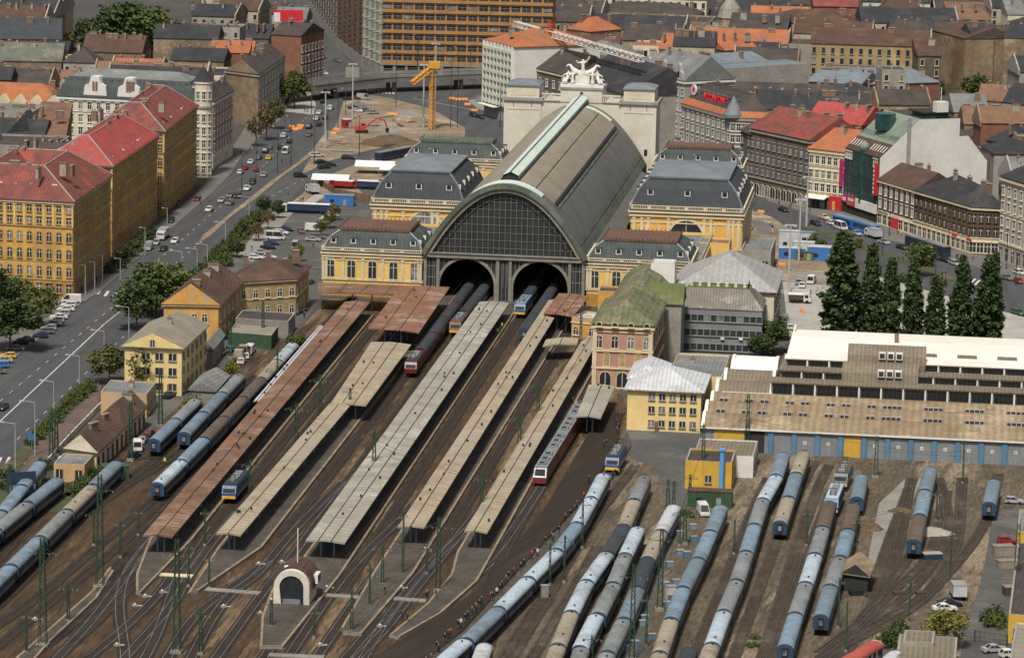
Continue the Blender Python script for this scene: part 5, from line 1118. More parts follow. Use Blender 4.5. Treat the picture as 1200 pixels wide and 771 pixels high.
root, fp, ro = house('pale ornate five-storey house at the right edge beyond the brown corner', qg((1170,304), (1232,326), 26), 24, 'stone_pale' if 'stone_pale' in MATS else mat('stone_pale', (.42, .37, .28), (.32, .28, .215), .2, fine=.1), ('gable', 5, .6), 'roof_slate', wins={0: 9, 3: 5}, zs=[.4, 5.8, 10.2, 14.6, 19], win=[win_mesh(1.8, 3.4, 'trim_grey', 'glass_dark'), WG, WG, WG, WG], bands=[(23, .6, .7, 'trim_cream'), (5, .3, .5, 'trim_cream'), (13.6, .2, .3, 'trim_cream')], chim=4)
# roofs and fire walls behind the right-hand street
for lab, q, h, wall, roof, rm, ch, kw in (
    ('long blank grey concrete block beyond the red letters', quad_px((836,83), (948,76), 22, 14), 22, 'firewall_grey', ('flat', .5), 'roof_bluetin', 0, {}),
    ('bright red roofed house behind the dull red one', quad_px((945,141), (1010,148), 19, 16), 19, 'soot_stone', ('gable', 5.5, .3), 'roof_redbright', 5, {}),
    ('house under dark slate ridge behind the two red roofs', quad_px((880,128), (1018,132), 18, 18), 18, 'firewall', ('gable', 5.5, .3), 'roof_slate', 9, {}),
    ('low blue-grey tin roofed factory with brick windows', quad_px((948,96), (1008,100), 14, 26), 14, 'brick', ('gable', 3, .5), 'roof_bluetin', 2, dict(wins={0: 7}, zs=[8.5], win=WBd)),
    ('pale tin roof beside the blue-grey factory', quad_px((1010,100), (1100,97), 13, 22), 13, 'brick', ('shed', 3, .4), 'roof_bluetin', 4, {}),
    ('courtyard house with galleries and slate roof among tan firewalls', quad4(18, (954,51), (987,52), (1005,54), (968,38)), 18, 'stone_grey', ('hip', 5, .8), 'roof_slate', 4, dict(wins={0: 5, 1: 3}, zs=[4, 9, 14], win=WG)),
    ('tallest plain tan firewall house left of the green trees', quad_px((1044,39), (1090,40), 24, 20), 24, 'firewall', ('gable', 4, .2), 'roof_slatebrown', 3, {}),
    ('wide tan firewall house directly behind the green trees', quad_px((1092,36), (1131,46), 24, 24), 24, 'firewall', ('gable', 4, .2), 'roof_brown', 4, {}),
    ('narrow tan firewall house right of the green trees', quad_px((1141,46), (1165,46), 24, 20), 24, 'firewall', ('gable', 5, .2), 'roof_slate', 2, {}),
    ('streaked pale firewall house at the right edge', quad_px((1177,45), (1235,47), 25, 22), 25, 'firewall', ('gable', 4, .2), 'roof_slate', 5, {}),
    ('small dark-roofed villa behind the pale ornate right-edge house', quad_px((1156,165), (1196,170), 15, 14), 15, 'stone_grey', ('hip', 5, .5), 'roof_slate', 2, dict(wins={0: 3}, zs=[9], win=WG)),
    ('broad brown-orange roof beyond the small dark villa', quad_px((1130,146), (1215,148), 14, 20), 14, 'firewall', ('gable', 5, .3), 'roof_rust', 5, {}),
    ('rust roofed house below the green trees', quad_px((1145,118), (1180,120), 16, 16), 16, 'firewall', ('gable', 5, .3), 'roof_rust', 3, {}),
    ('slate gable house right of the rust roof below the green trees', quad_px((1170,119), (1235,128), 16, 18), 16, 'stone_grey', ('gable', 6, .3), 'roof_slate', 3, {}),
    ('flat dark-roofed house with chimneys behind the white fire wall', quad_px((1120,158), (1156,163), 12, 20), 12, 'firewall', ('shed', 3, .3), 'roof_slatebrown', 4, {}),
    ('bright orange roofed house with white gable at top right', quad_px((880,23), (950,25), 17, 16), 17, 'firewall', ('gable', 5, .3), 'roof_orange', 4, {}),
    ('brick-red house with red roof at the top edge', quad_px((954,8), (1005,9), 18, 16), 18, 'brick', ('gable', 6, .4), 'roof_red', 2, dict(wins={0: 5}, zs=[6, 11], win=WG)),
    ('pale green-white house at the top edge', quad_px((1011,2), (1090,4), 20, 14), 20, 'pale_green', ('gable', 5, .4), 'roof_slate', 3, dict(wins={0: 8}, zs=[8, 13], win=WG)),
    ('grey-pink rooftop house with small orange slope behind the ornate facade', quad_px((812,50), (850,52), 20, 10), 20, 'white_wall', ('flat', .6), 'roof_greytin', 2, dict(wins={0: 4}, zs=[16.5], win=win_mesh(1, 1, 'trim_dark'))),
    ('orange roofed house left of the white rooftop cabin', quad_px((772,58), (818,60), 18, 12), 18, 'firewall', ('shed', 5, .3), 'roof_orange', 4, {}),
    ('orange strip roof right of the white rooftop cabin', quad_px((850,60), (888,58), 18, 10), 18, 'firewall', ('shed', 5, .3), 'roof_orange', 3, {}),
    ('house with small hot-orange hipped roof behind the tower crane', quad_px((692,38), (728,35), 18, 14), 18, 'firewall', ('hip', 5, .3), 'roof_orange', 3, {}),
    ('blue-green tin roof above the blank grey concrete block', quad_px((820,77), (900,72), 20, 10), 20, 'firewall', ('shed', 2.5, .3), 'roof_bluetin', 2, {})):
    house(lab, q, h, wall, roof, rm, chim=ch, **kw)
# domed corner of a far building
p = W(855, 40, 10); dm = thing('domed_tower', 'octagonal tan dome with blue lantern among the far slate roofs', 'tower', (p.x, p.y, 0)); b = B(); b.cyl(0, 0, 0, 17, 5, 'firewall', n=8); b.build('wall', dm)
b = B(); b.cyl(0, 0, 17, 21, 5.4, 'stone_grey', 4.4, n=8); b.cyl(0, 0, 21, 25, 4.4, 'stone_grey', 1.6, n=8); rb = b.build('dome', dm); b = B(); b.cyl(0, 0, 25, 27, 1.3, 'slate_blue', n=8); b.cyl(0, 0, 27, 29, 1.6, 'slate_blue', .1, n=8); b.build('lantern', rb)
# ---- near left: railway houses
root, fp, ro = house('pale yellow three-storey gabled railway house under a fading tan roof', par(11, (146,406), (213,409), (242,382)), 11, 'pale_yellow', ('gablex', 3.2, .7), 'canopy_flat' if 'canopy_flat' in MATS else ribbed('canopy_flat', (.27, .235, .185), (.2, .175, .14), 1, 3, .2, .85, 0, .1), name='railway_house', wins={0: (3, dict(x0=5, x1=11.2)), 1: 6}, zs=[1.2, 4.8, 8.2], win=win_mesh(1.7, 1.6, 'trim_grey', 'glass_dark', False, 'bar', .1), gablem='pale_yellow', chim=1)
put('window', win_mesh(.9, 1.6, 'trim_grey', 'glass_dark', False, 'bar', .1), root, (fp.L*.5, -.72, 11.3)); b = B(); b.box(10, -.08, 0, 11.8, -.004, 2.6, 'iron_dark'); b.build('door', root)
WRH = win_mesh(1.2, 2.1, 'trim_cream', 'glass_dark', True)
house('old gabled wing with peeling orange plaster and brown tiles', par(9.6, (192,357), (256,358), (284,331)), 9.6, 'ochre_dull', ('gablex', 5.2, .6), 'roof_brown', name='railway_house', blank={0: 'peeling'}, gablem='peeling', wins={1: 6, 0: (3, dict(x0=5, x1=10))}, zs=[1.2, 5.4], win=WRH, bands=[(9.3, .5, .35, 'trim_cream')], chim=3)
house('old ochre house under brown hip roof facing the tracks', par(9.8, (266,332), (347,327), (362,313)), 9.8, 'ochre_dull', ('hip', 4.6, .7), 'roof_brown', name='railway_house', wins={0: 6, 1: 4}, zs=[1.2, 5.6], win=WRH, bands=[(9.4, .55, .4, 'trim_cream'), (5, .2, .3, 'trim_cream')], chim=3, seed=9)
house('low flat-roofed grey shed against the ochre house', par(4, (276,374), (338,378), (346,368)), 4, 'concrete', ('flat', .3), 'roof_slatebrown', name='shed', wins={1: 3}, zs=[1], win=WY)
house('low tan-roofed yard shed behind the green fence', par(3.4, (268,390), (318,394), (326,383)), 3.4, 'mast_green', ('flat', .2), 'canopy_flat', name='shed')
house('lean-to with grey tin roof beside the pale yellow gabled house', par(4.2, (238,408), (249,411), (263,394)), 4.2, 'concrete', ('gablex', 1.6, .4), 'roof_greytin', name='shed', wins={1: 3}, zs=[1], win=WY)
house('low grey gabled shed beside the parked blue coaches', par(2.8, (222,457), (252,459), (268,441)), 2.8, 'concrete', ('gablex', 1.8, .4), 'roof_greytin', name='shed')
house('small orange house with flat grey roof near the avenue', par(5.2, (118,460), (172,463), (183,449)), 5.2, 'peach', ('flat', .25), 'roof_greytin', name='railway_house', wins={1: 3}, zs=[1.4], win=WY, chim=1)
house('long low house with dark brown tiled roof beside the footpath', par(4.2, (77,526), (113,531), (170,478)), 4.2, 'cream', ('gablex', 3.4, .6), 'roof_brown', name='railway_house', gablem='cream', wins={1: 11}, zs=[.6], win=win_mesh(1.1, 2.4, 'brick', 'glass_dark', False, 'none', .15), chim=3)
house('flat-roofed orange porch building at the end of the long brown roof', par(3.6, (63,544), (99,546), (110,534)), 3.6, 'peach', ('flat', .25), 'roof_greytin', name='railway_house', wins={0: 2}, zs=[.6], win=win_mesh(1.3, 2, 'brick', 'glass_dark', False, 'bar', .12))
# ---- bottom-right sheds
house('flat grey-brown corrugated shed at the bottom edge', par(4, (1050,771), (1120,775), (1122,747)), 4, 'stone_grey', ('flat', .1), 'shed_greytan', name='shed')
house('second flat corrugated shed behind the bottom-edge one', par(4.6, (1058,752), (1094,754), (1096,740)), 4.6, 'stone_grey', ('flat', .1), 'shed_greytan', name='shed')
house('dark-roofed yellow shed cut by the right edge', par(5, (1182,721), (1240,726), (1246,640)), 5, 'door_yellow', ('flat', .3), 'roof_slatebrown', name='shed', wins={0: 2}, zs=[1.5], win=WY)
house('tan-roofed shed in the bottom right corner', par(4.5, (1183,775), (1250,780), (1255,735)), 4.5, 'pale_yellow', ('flat', .3), 'canopy_flat', name='shed')
house('yellow gate cabin at the right edge of the yard', par(5, (1192,624), (1220,626), (1222,600)), 5, 'door_yellow', ('flat', .3), 'roof_greytin', name='cabin')
root, fp, ro = house('small open dark shed with tan gable roof between the coach rakes', par(3.2, (988,672), (1017,676), (1022,662)), 3.2, 'iron_dark', ('gablex', 2.0, .5), 'shed_tan', name='shed', gablem='iron_dark')
# ---- filler roofs of the far city
PROM = ['roof_slate']*6+['roof_slatebrown']*6+['roof_brown']*4+['roof_rust']*2+['roof_orange', 'roof_greytin', 'roof_greytin']
PNAM = dict(roof_slate='dark slate', roof_slatebrown='weathered slate', roof_brown='brown tiled', roof_rust='rust tiled', roof_redbrown='red-brown tiled', roof_orange='orange tiled', roof_greytin='grey tin')
def inside(p, poly):
    r = False
    for i in range(len(poly)):
        a, c = poly[i-1], poly[i]
        if (a[1] > p[1]) != (c[1] > p[1]) and p[0] < (c[0]-a[0])*(p[1]-a[1])/(c[1]-a[1])+a[0]: r = not r
    return r
STREET = [[tuple(W(*p)) for p in q] for q in ([(-80,480),(60,345),(228,228),(262,190),(300,135),(345,110),(352,45),(335,-25),(376,-25),(400,50),(450,95),(650,95),(700,140),(790,180),(870,215),(946,243),(1027,262),(1140,300),(1240,330),(1240,900),(-100,900)],
          [(88,108),(222,108),(222,8),(88,8)], [(1112,172),(1172,172),(1172,92),(1112,92)])]
def clash(q, pad):
    c = sum(q, Vector((0, 0)))/4
    for s in STREET:
        if inside(c, s) or any(inside(p, s) for p in q): return True
    for f in FOOTS:
        g = sum(f, Vector((0, 0)))/4
        sh = [g+(p-g)*1.0 for p in f]
        if inside(c, sh) or any(inside(p, sh) for p in q) or any(inside(p, q) for p in f) or inside(g, q): return True
    return False
g = random.Random(21); base_n = len(FOOTS); row = 0
t = 20.0; fill_specs = []
while t < 1010:
    dep = g.uniform(17, 28); n = -330-g.uniform(0, 20); k = 0
    while n < 330:
        wd = g.choice([18, 24, 32, 40, 46]); c = S(t+dep/2, n+wd/2); px = project(c.x, c.y, 16)
        if -60 < px[0] < 1260 and -14 < px[1] < 420:
            ang = SROT+.05*math.sin(t/160)+(.16 if n > 60 else 0); e = Vector((math.cos(ang), math.sin(ang))); f = Vector((-e.y, e.x))
            q = [c-e*wd/2-f*dep/2, c+e*wd/2-f*dep/2, c+e*wd/2+f*dep/2, c-e*wd/2+f*dep/2]
            if not clash(q, 1): fill_specs.append((row, k, q, wd, dep)); k += 1
            else:
                # try a slimmer one
                q2 = [c+(p-c)*.5 for p in q]
                if not clash(q2, 1): fill_specs.append((row, k, q2, wd*.5, dep*.5)); k += 1
        n += wd+g.choice([.05, .05, .05, 3])
    t += dep+g.choice([1, 2, 5, 12]); row += 1
print('FILL', len(fill_specs))
WF = win_mesh(1.3, 2.2, 'trim_cream', 'glass_dark', False, 'none'); WF2 = win_mesh(1.3, 2.2, 'trim_grey', 'glass_dark', False, 'none')
for row, k, q, wd, dep in fill_specs[:300]:
    h = g.uniform(11, 22); rm = g.choice(PROM); rf = g.choice(['gable', 'gable', 'gable', 'gable', 'hip', 'shed', 'flat'])
    wall = g.choice(['firewall', 'firewall', 'stone_grey', 'stone_grey', 'stone_pale', 'stone_pale', 'brick', 'soot_stone', 'cream', 'firewall_grey', 'ochre_dull'])
    win = g.random() < .6
    ro_ = (rf, .6) if rf == 'flat' else (rf, g.uniform(3.5, 6), .3)
    hh_, fpp, rr_ = house(f"{PNAM[rm]} {'flat' if rf == 'flat' else 'pitched'} roofed tenement, {ordn(k)} from left in city row {ordn(row)} behind the station".replace('pitched roofed', 'roofed'), q, h, wall, ro_, rm, name='tenement', group='far city tenements',
          wins={0: max(2, int(wd/3.4))} if win else None, zs=[h-3.6, h-7.6, h-11.6], win=g.choice([WF, WF2]), chim=g.choice([2, 3, 4, 5]) if wd > 14 else 1, seed=g.randint(0, 9999))
    if rf == 'gable' and wd > 14:      # raised fire walls between neighbours
        for e in (0, 1):
            if g.random() < .75:
                b = B(); x0 = -.5 if e == 0 else fpp.L-.05; rz = ro_[1]; D = fpp.D
                P_ = [(-.4, h-1), (D+.4, h-1), (D+.4, h+.9), (D/2, h+rz+1.1), (-.4, h+.9)]
                b.loft([[(x0, y, z) for y, z in P_], [(x0+.55, y, z) for y, z in P_]], g.choice(['firewall', 'firewall', 'firewall_grey', 'chim_pale']), cap=True); b.build('fire_wall', hh_)
# ================================================================== rolling stock
mat('coach_blue', (0.035, 0.07, 0.13), (0.024, 0.05, 0.095), 0.4, rough=0.45)
mat('coach_band', (0.24, 0.28, 0.33), (0.17, 0.20, 0.24), 0.4, rough=0.5)
mat('under_dark', (0.022, 0.02, 0.019), None, 0.5)
mat('train_red', (0.14, 0.014, 0.018), (0.10, 0.011, 0.014), .4, rough=.35)  # red darkened: shade on the train before the hall arch is in this colour
mat('train_white', (0.5, 0.505, 0.52), (0.4, 0.41, 0.42), .4, rough=.4)
RC = dict(blue=((.20, .27, .34), (.14, .195, .255)), pale=((.42, .49, .55), (.32, .385, .44)), grey=((.22, .24, .245), (.16, .172, .175)), greyblue=((.17, .22, .265), (.125, .165, .205)),
          tan=((.34, .29, .22), (.25, .215, .165)), brown=((.135, .098, .075), (.09, .066, .052)), dark=((.05, .056, .066), (.033, .038, .046)), red=((.40, .09, .06), (.32, .07, .05)), silver=((.5, .52, .54), (.38, .4, .42)))  # dark: own dark roofs, deepened further to carry the hall trains' shade
RNAME = dict(blue='blue', pale='pale blue', grey='grey', greyblue='slate-blue', tan='tan', brown='rusty brown', dark='dark grey', red='red', silver='silver')
for k, (a, c) in RC.items(): mat('coachroof_'+k, a, c, 0.22, rough=0.55, fine=0.2, c3=(c[0]*.75+.03, c[1]*.72+.02, c[2]*.66+.01))
CL = 21.2
def roof_ring(wd, y, z0, zt, n=9, ins=0.0):
    return [((wd/2-ins)*math.cos(math.pi*i/n), y, z0+(zt-z0)*math.sin(math.pi*i/n)) for i in range(n+1)]
_cw = B(); _cw.box(-.03, -.62, 0, .03, .62, .95, 'glass_dark'); CWIN = _cw.mesh('window')
PROTO = {}
def coach_proto(rc, body='coach_blue', band='coach_band', L=CL):
    k = (rc, body)
    if k in PROTO: return PROTO[k]
    root = put('railway_coach', None); h = L/2-.25
    b = B(); b.box(-1.4, -h, 1.05, 1.4, h, 3.05, body); b.box(-1.42, -h+.4, 1.5, 1.42, h-.4, 1.75, band)
    for y, s in ((-h, -1), (h, 1)): b.poly(roof_ring(2.8, y, 3.05, 3.95)[::s] if s > 0 else roof_ring(2.8, y, 3.05, 3.95), body)
    b.build('body', root)
    b = B(); b.loft([roof_ring(2.94, -h-.06, 2.98, 3.78), roof_ring(2.94, -h+1.0, 2.98, 4.02), roof_ring(2.94, h-1.0, 2.98, 4.02), roof_ring(2.94, h+.06, 2.98, 3.78)], 'coachroof_'+rc, closed=False); rf = b.build('roof', root)
    for i in {'pale': (-3, 3), 'grey': (2.6,), 'tan': (-2, 3.4)}.get(rc, ()): b = B(); b.cyl(.3, i*2.7, 3.95, 4.2, .2, 'under_dark', n=6); b.build('roof_vent', rf)
    for s in (-1, 1):
        for q in (-1, 1): b = B(); yq = q*(h-1.0); b.box(min(s*1.4, s*1.435), yq-.45, 1.1, max(s*1.4, s*1.435), yq+.45, 3.0, 'under_dark' if body == 'coach_blue' else 'coach_blue'); b.build('door', root)
        for i in range(9): put('window', CWIN, root, (s*1.42, -h+2.0+i*(2*h-4.0)/8, 2.0))
        b = B(); b.box(-.5, s*(h)+min(0, s*.2), 1.1, .5, s*h+max(0, s*.2), 3.2, 'under_dark'); b.box(-.34, s*(h+.2)+min(0, s*.03)-.001, 1.9, .34, s*(h+.2)+max(0, s*.03)+.001, 2.8, 'glass_curtain'); b.build('gangway', root)
        b = B(); y = s*(h-3); b.box(-1.15, y-1.9, .35, 1.15, y+1.9, 1.0, 'under_dark')
        for q in (-1.2, 1.2): b.box(-1.0, y+q-.45, .1, 1.0, y+q+.45, .9, 'under_dark')
        b.build('bogie', root)
    b = B(); b.box(-1.2, -5, .5, 1.2, 5, 1.04, 'under_dark'); b.build('underframe_box', root)
    PROTO[k] = [root, False]; return PROTO[k]
def path_at(P, s):
    for a, c in zip(P, P[1:]):
        l = (c-a).length
        if s <= l: return a+(c-a)*(s/l)
        s -= l
    return P[-1]+(P[-1]-P[-2]).normalized()*s
def plen(P): return sum((c-a).length for a, c in zip(P, P[1:]))
def rake(px, cols, desc, body='coach_blue', band='coach_band', z=3.8, n=None, name='blue coach', s0=0.0, world=False):
    P = catmull([p if world else W(*p, z) for p in px], 5); T_ = plen(P); n = n or max(1, round((T_-s0)/(CL+.5)))
    for i in range(n):
        s = s0+i*(CL+.5); a = path_at(P, s+2.5); c = path_at(P, s+CL-2.5); m = (a+c)/2; d = c-a
        rc = cols[min(i, len(cols)-1)]; p = coach_proto(rc, body, band)
        o = p[0] if not p[1] else copy_tree(p[0]); p[1] = True
        o.location = (m.x, m.y, .25); o.rotation_euler = (0, 0, math.atan2(d.y, d.x)-math.pi/2)
        o.name = 'railway_coach'
        tag(o, f"{ordn(i)} {name} from near end, {RNAME[rc]} roof, {(' '+desc).replace(' the ', ' ').strip()}" if n > 1 else f"single {RNAME[rc]}-roofed {name} {desc}", 'train coach', 'railway coaches in rakes')
    return P, s0+n*(CL+.5)
rake([(180,516),(206,491),(231,467)], ['greyblue', 'grey'], 'the leftmost short rake by the brown house')
rake([(215,508),(250,471),(286,434)], ['greyblue', 'greyblue', 'grey'], 'the middle rake beside the grey sheds', n=3)
rake([(184,567),(215,537),(240,512),(290,460),(341,405)], ['pale', 'blue', 'brown', 'brown', 'brown', 'tan', 'pale'], 'the rake alongside the long rusty canopy')
rake([(-24,698),(8,667),(54,622),(101,576)], ['blue', 'blue', 'grey', 'tan', 'greyblue'], 'the bottom-left rake ending beside the bushes', n=5)
rake([(-42,652),(0,615),(36,586)], ['grey', 'grey', 'greyblue'], 'the second rake from the bottom left corner', n=3)
rake([(-38,630),(0,600),(14,584)], ['grey', 'blue'], 'the rake cut by the left picture edge', n=3)
P_, s_ = rake([(500,788),(528,763),(560,737),(585,711),(600,696),(626,670),(652,644),(673,618),(690,588),(704,562),(713,543)], ['pale', 'blue', 'pale', 'pale', 'blue', 'pale'], 'the long curving blue train by the crowd')
rake([(553,795),(569,752)], ['silver'], 'cut by the bottom edge right of the curving train', n=1)
rake([(638,797),(648,771),(665,727),(683,688),(704,657),(727,623),(748,574),(761,546)], ['tan', 'tan', 'pale', 'pale', 'dark', 'tan', 'grey', 'grey'], 'the first straight rake right of the curving train')
rake([(668,800),(678,771),(686,740),(709,706),(725,667),(740,633),(755,604)], ['grey', 'pale', 'grey', 'grey', 'pale', 'grey'], 'the second straight rake right of the curving train')
rake([(697,806),(709,771),(725,737),(740,706),(753,670),(766,638),(783,605)], ['grey', 'grey', 'greyblue', 'dark', 'tan', 'silver'], 'the third straight rake, short-ended before the van')
rake([(758,806),(771,771),(782,737),(800,690),(823,644),(843,597)], ['tan', 'tan', 'blue', 'greyblue', 'blue', 'blue'], 'the rake ending at the white van')
rake([(796,800),(810,751)], ['dark'], 'cut by the bottom edge between two long rakes', n=1)
rake([(818,795),(831,763),(849,714),(865,675),(880,628),(893,587),(908,560),(920,525)], ['tan', 'pale', 'grey', 'grey', 'blue', 'grey', 'pale', 'blue'], 'the longest rake reaching the workshop doors')
rake([(914,612),(928,570),(941,531)], ['tan', 'greyblue', 'tan', 'tan'], 'the short rake second from the workshop\'s dark doorway', n=3)
rake([(1004,584),(1011,549)], ['greyblue'], 'standing before the workshop right of the locomotives', n=1)
rake([(962,722),(975,680),(990,635),(1000,591)], ['greyblue', 'grey', 'blue', 'brown'], 'the rake left of the small open shed', n=4)
rake([(920,757),(935,710),(950,665),(962,625),(971,592)], ['blue', 'grey', 'pale', 'grey', 'brown'], 'the rake running up to the yard locomotive', n=5)
rake([(1071,634),(1082,585),(1092,541)], ['brown', 'blue', 'greyblue'], 'the rake standing alone right of the scrap heap', n=3)
rake([(1159,590),(1167,553)], ['greyblue'], 'before the rightmost workshop doors', n=1)
rake([(970,786),(1037,746)], ['red'], 'and pale sides in the bottom right corner', body='train_white', n=1, name='car')
rake([(1008,800),(1052,763)], ['silver'], 'behind the red-roofed car at the bottom edge', n=1)
# hall trains: the deep shade there is put into their roof colour
def loco(px, label, body, front, roofm='coachroof_dark', L=15.5, world=None):
    a, c = (world if world else (W(*px[0], 3.6), W(*px[1], 3.6))); d = (c-a).normalized(); m = a+d*L/2
    root = thing('locomotive', label, 'locomotive', (m.x, m.y, .25), math.atan2(d.y, d.x)-math.pi/2); h = L/2
    b = B(); P = [(-h, 1.0), (-h, 2.1), (-h+.9, 3.5), (h-.9, 3.5), (h, 2.1), (h, 1.0)]
    b.loft([[(-1.42, y, z) for y, z in P], [(1.42, y, z) for y, z in P]], body, cap=True); b.box(-1.44, -h+2.2, 1.3, 1.44, h-2.2, 1.6, front); b.build('body', root)
    for s in (-1, 1):
        b = B(); y0, y1 = s*(h+.02), s*(h-.88)
        b.poly([(-1.2, s*h+s*.02-s*.05, 2.2), (1.2, s*h+s*.02-s*.05, 2.2), (1.2, s*(h-.80), 3.32), (-1.2, s*(h-.80), 3.32)], 'screen_dark'); b.build('windscreen', root)
        b = B(); b.box(-1.35, min(s*h, s*(h+.06)), 1.05, 1.35, max(s*h, s*(h+.06)), 1.6, front); b.build('nose_panel', root)
        b = B(); y = s*(h-3.6); b.box(-1.15, y-2, .3, 1.15, y+2, .98, 'under_dark'); b.build('bogie', root)
    b = B(); b.box(-1.3, -h+1.3, 3.502, 1.3, h-1.3, 3.75, roofm)
    for y in (-3.5, -1.2, 1.2, 3.5): b.box(-.7, y-.7, 3.752, .7, y+.7, 4.15, 'door_grey')
    rf = b.build('roof', root)
    for s in (-1, 1):
        b = B(); y = s*(h-3)
        for x in (-.5, .5): b.bar((x, y, 3.8), (x, y-s*1.3, 4.7), .06, 'under_dark'); b.bar((x, y-s*1.3, 4.7), (x, y, 5.3), .05, 'under_dark')
        b.bar((-.9, y, 5.3), (.9, y, 5.3), .06, 'under_dark'); b.build('pantograph', rf)
    return root
mat('loco_blue', (0.035, 0.095, 0.22), (0.028, 0.075, 0.17), .4, rough=.4); mat('loco_yellow', (0.75, 0.42, 0.04), (0.6, 0.34, 0.04), .4, rough=.5)
loco([(268,571),(281,556)], 'blue electric locomotive under the wires beside the long rusty canopy', 'loco_blue', 'loco_yellow')
loco([(717,538),(727,522)], 'blue and yellow locomotive at the head of the curving blue train', 'loco_blue', 'loco_yellow', L=14)
loco([(974,587),(984,562)], 'pale blue-roofed locomotive coupled to the yard rake', 'loco_blue', 'train_white', 'coachroof_pale')
loco([(985,557),(994,538)], 'dull brown-topped works locomotive before the yellow workshop door', 'door_grey', 'loco_yellow', 'coachroof_brown', L=12)
q = tn(481, 425, 3.8); q0 = S(q[0], q[1]); q1 = S(60, -10.5); q2 = S(130, -10.5)
loco(None, 'dark red streamlined locomotive standing before the left hall arch', 'train_red', 'train_red', world=(q0, q1), L=16)
rake([q0+(q1-q0).normalized()*16.5, q1, q2], ['dark'], 'dark red train under left arch', body='train_red', band='train_red', world=True, n=6, name='red coach')
q = tn(533, 382, 3.0); a_ = S(q[0], q[1])
loco(None, 'orange-yellow fronted locomotive peeping out beside the widest canopy', 'canopy_rust', 'loco_yellow', 'coachroof_brown', world=(a_, S(90, q[1]+.3)))
rake([a_+TD*16, a_+TD*90], ['dark'], 'the train behind the orange-yellow locomotive', world=True, n=3)
q = tn(609, 358, 3.6); a_ = S(q[0], q[1])
loco(None, 'blue locomotive with yellow nose at the mouth of the right arch', 'loco_blue', 'loco_yellow', 'coachroof_blue', world=(a_, S(120, 8.6)))
rake([a_+TD*16.5, a_+TD*110], ['dark'], 'the train inside the right hall arch', world=True, n=4)
q = tn(614, 386, 3.8); a_ = S(q[0], q[1])
rake([a_, a_+TD*110], ['dark'], 'dark train on right arch side track', world=True, n=4)
# articulated red railcar
P_ = catmull([W(*p, 3.6) for p in [(632,551),(652,519),(672,487)]], 4); d = (P_[-1]-P_[0]).normalized(); LE = 17.0
em = thing('railcar', 'red low railcar with pale cab and grey equipment on its roof', 'train', (P_[0].x, P_[0].y, .25), math.atan2(d.y, d.x)-math.pi/2)
for i in range(4):
    y0 = .3+i*(LE+.5); y1 = y0+LE; b = B(); f0 = 1.9 if i == 0 else 0
    P = [(y0, .5), (y0+f0*.15, 1.6), (y0+f0, 3.35), (y1, 3.35), (y1, .5)]; b.loft([[(-1.4, y, z) for y, z in P], [(1.4, y, z) for y, z in P]], 'train_red', cap=True); b.box(-1.42, y0+2.2, 1.6, 1.42, y1-.5, 2.7, 'glass_dark'); c_ = b.build('body', em)
    b = B(); b.box(-1.3, y0+f0+.1, 3.352, 1.3, y1-.1, 3.6, 'coachroof_grey')
    if i == 0: b.poly([(-1.38, y0+f0*.15-.05, 1.7), (1.38, y0+f0*.15-.05, 1.7), (1.25, y0+f0-.1, 3.38), (-1.25, y0+f0-.1, 3.38)], 'train_white'); b.poly([(-1.1, y0+f0*.3-.08, 2.05), (1.1, y0+f0*.3-.08, 2.05), (1.0, y0+f0*.85-.1, 3.2), (-1.0, y0+f0*.85-.1, 3.2)], 'screen_dark')
    rf = b.build('roof', c_); 
    for j in range(3): b = B(); yy = y0+3.2+j*4.6; b.box(-.85, yy, 3.602, .85, yy+2.6, 4.0, 'door_grey'); b.box(-.5, yy+.4, 4.002, .5, yy+1.1, 4.2, 'under_dark'); b.build('roof_equipment', rf)
    b = B(); b.box(-1.1, y0+1.6, .1, 1.1, y1-1.4, .498, 'under_dark'); b.build('bogie', c_)
b = B(); b.box(-1.5, y1+.5, .1, 1.5, y1+.6, 1, 'train_red')
# small tan departmental wagon between the left-hand rakes
p = W(283, 420); wg = thing('works_wagon', 'rusty flat works wagon with crates beside parked coaches', 'wagon', (p.x, p.y, .2), SROT); b = B(); b.box(-1.3, -6, .9, 1.3, 6, 1.3, 'canopy_rust'); b.build('deck', wg)
for y in (-4, 4): b = B(); b.box(-1.1, y-1.2, .1, 1.1, y+1.2, .89, 'under_dark'); b.build('bogie', wg)
for y in (-3, 0, 2.6): b = B(); b.box(-1, y-.9, 1.302, 1, y+.9, 2.6, 'chim_pale' if y else 'roof_brown'); b.build('load', wg)
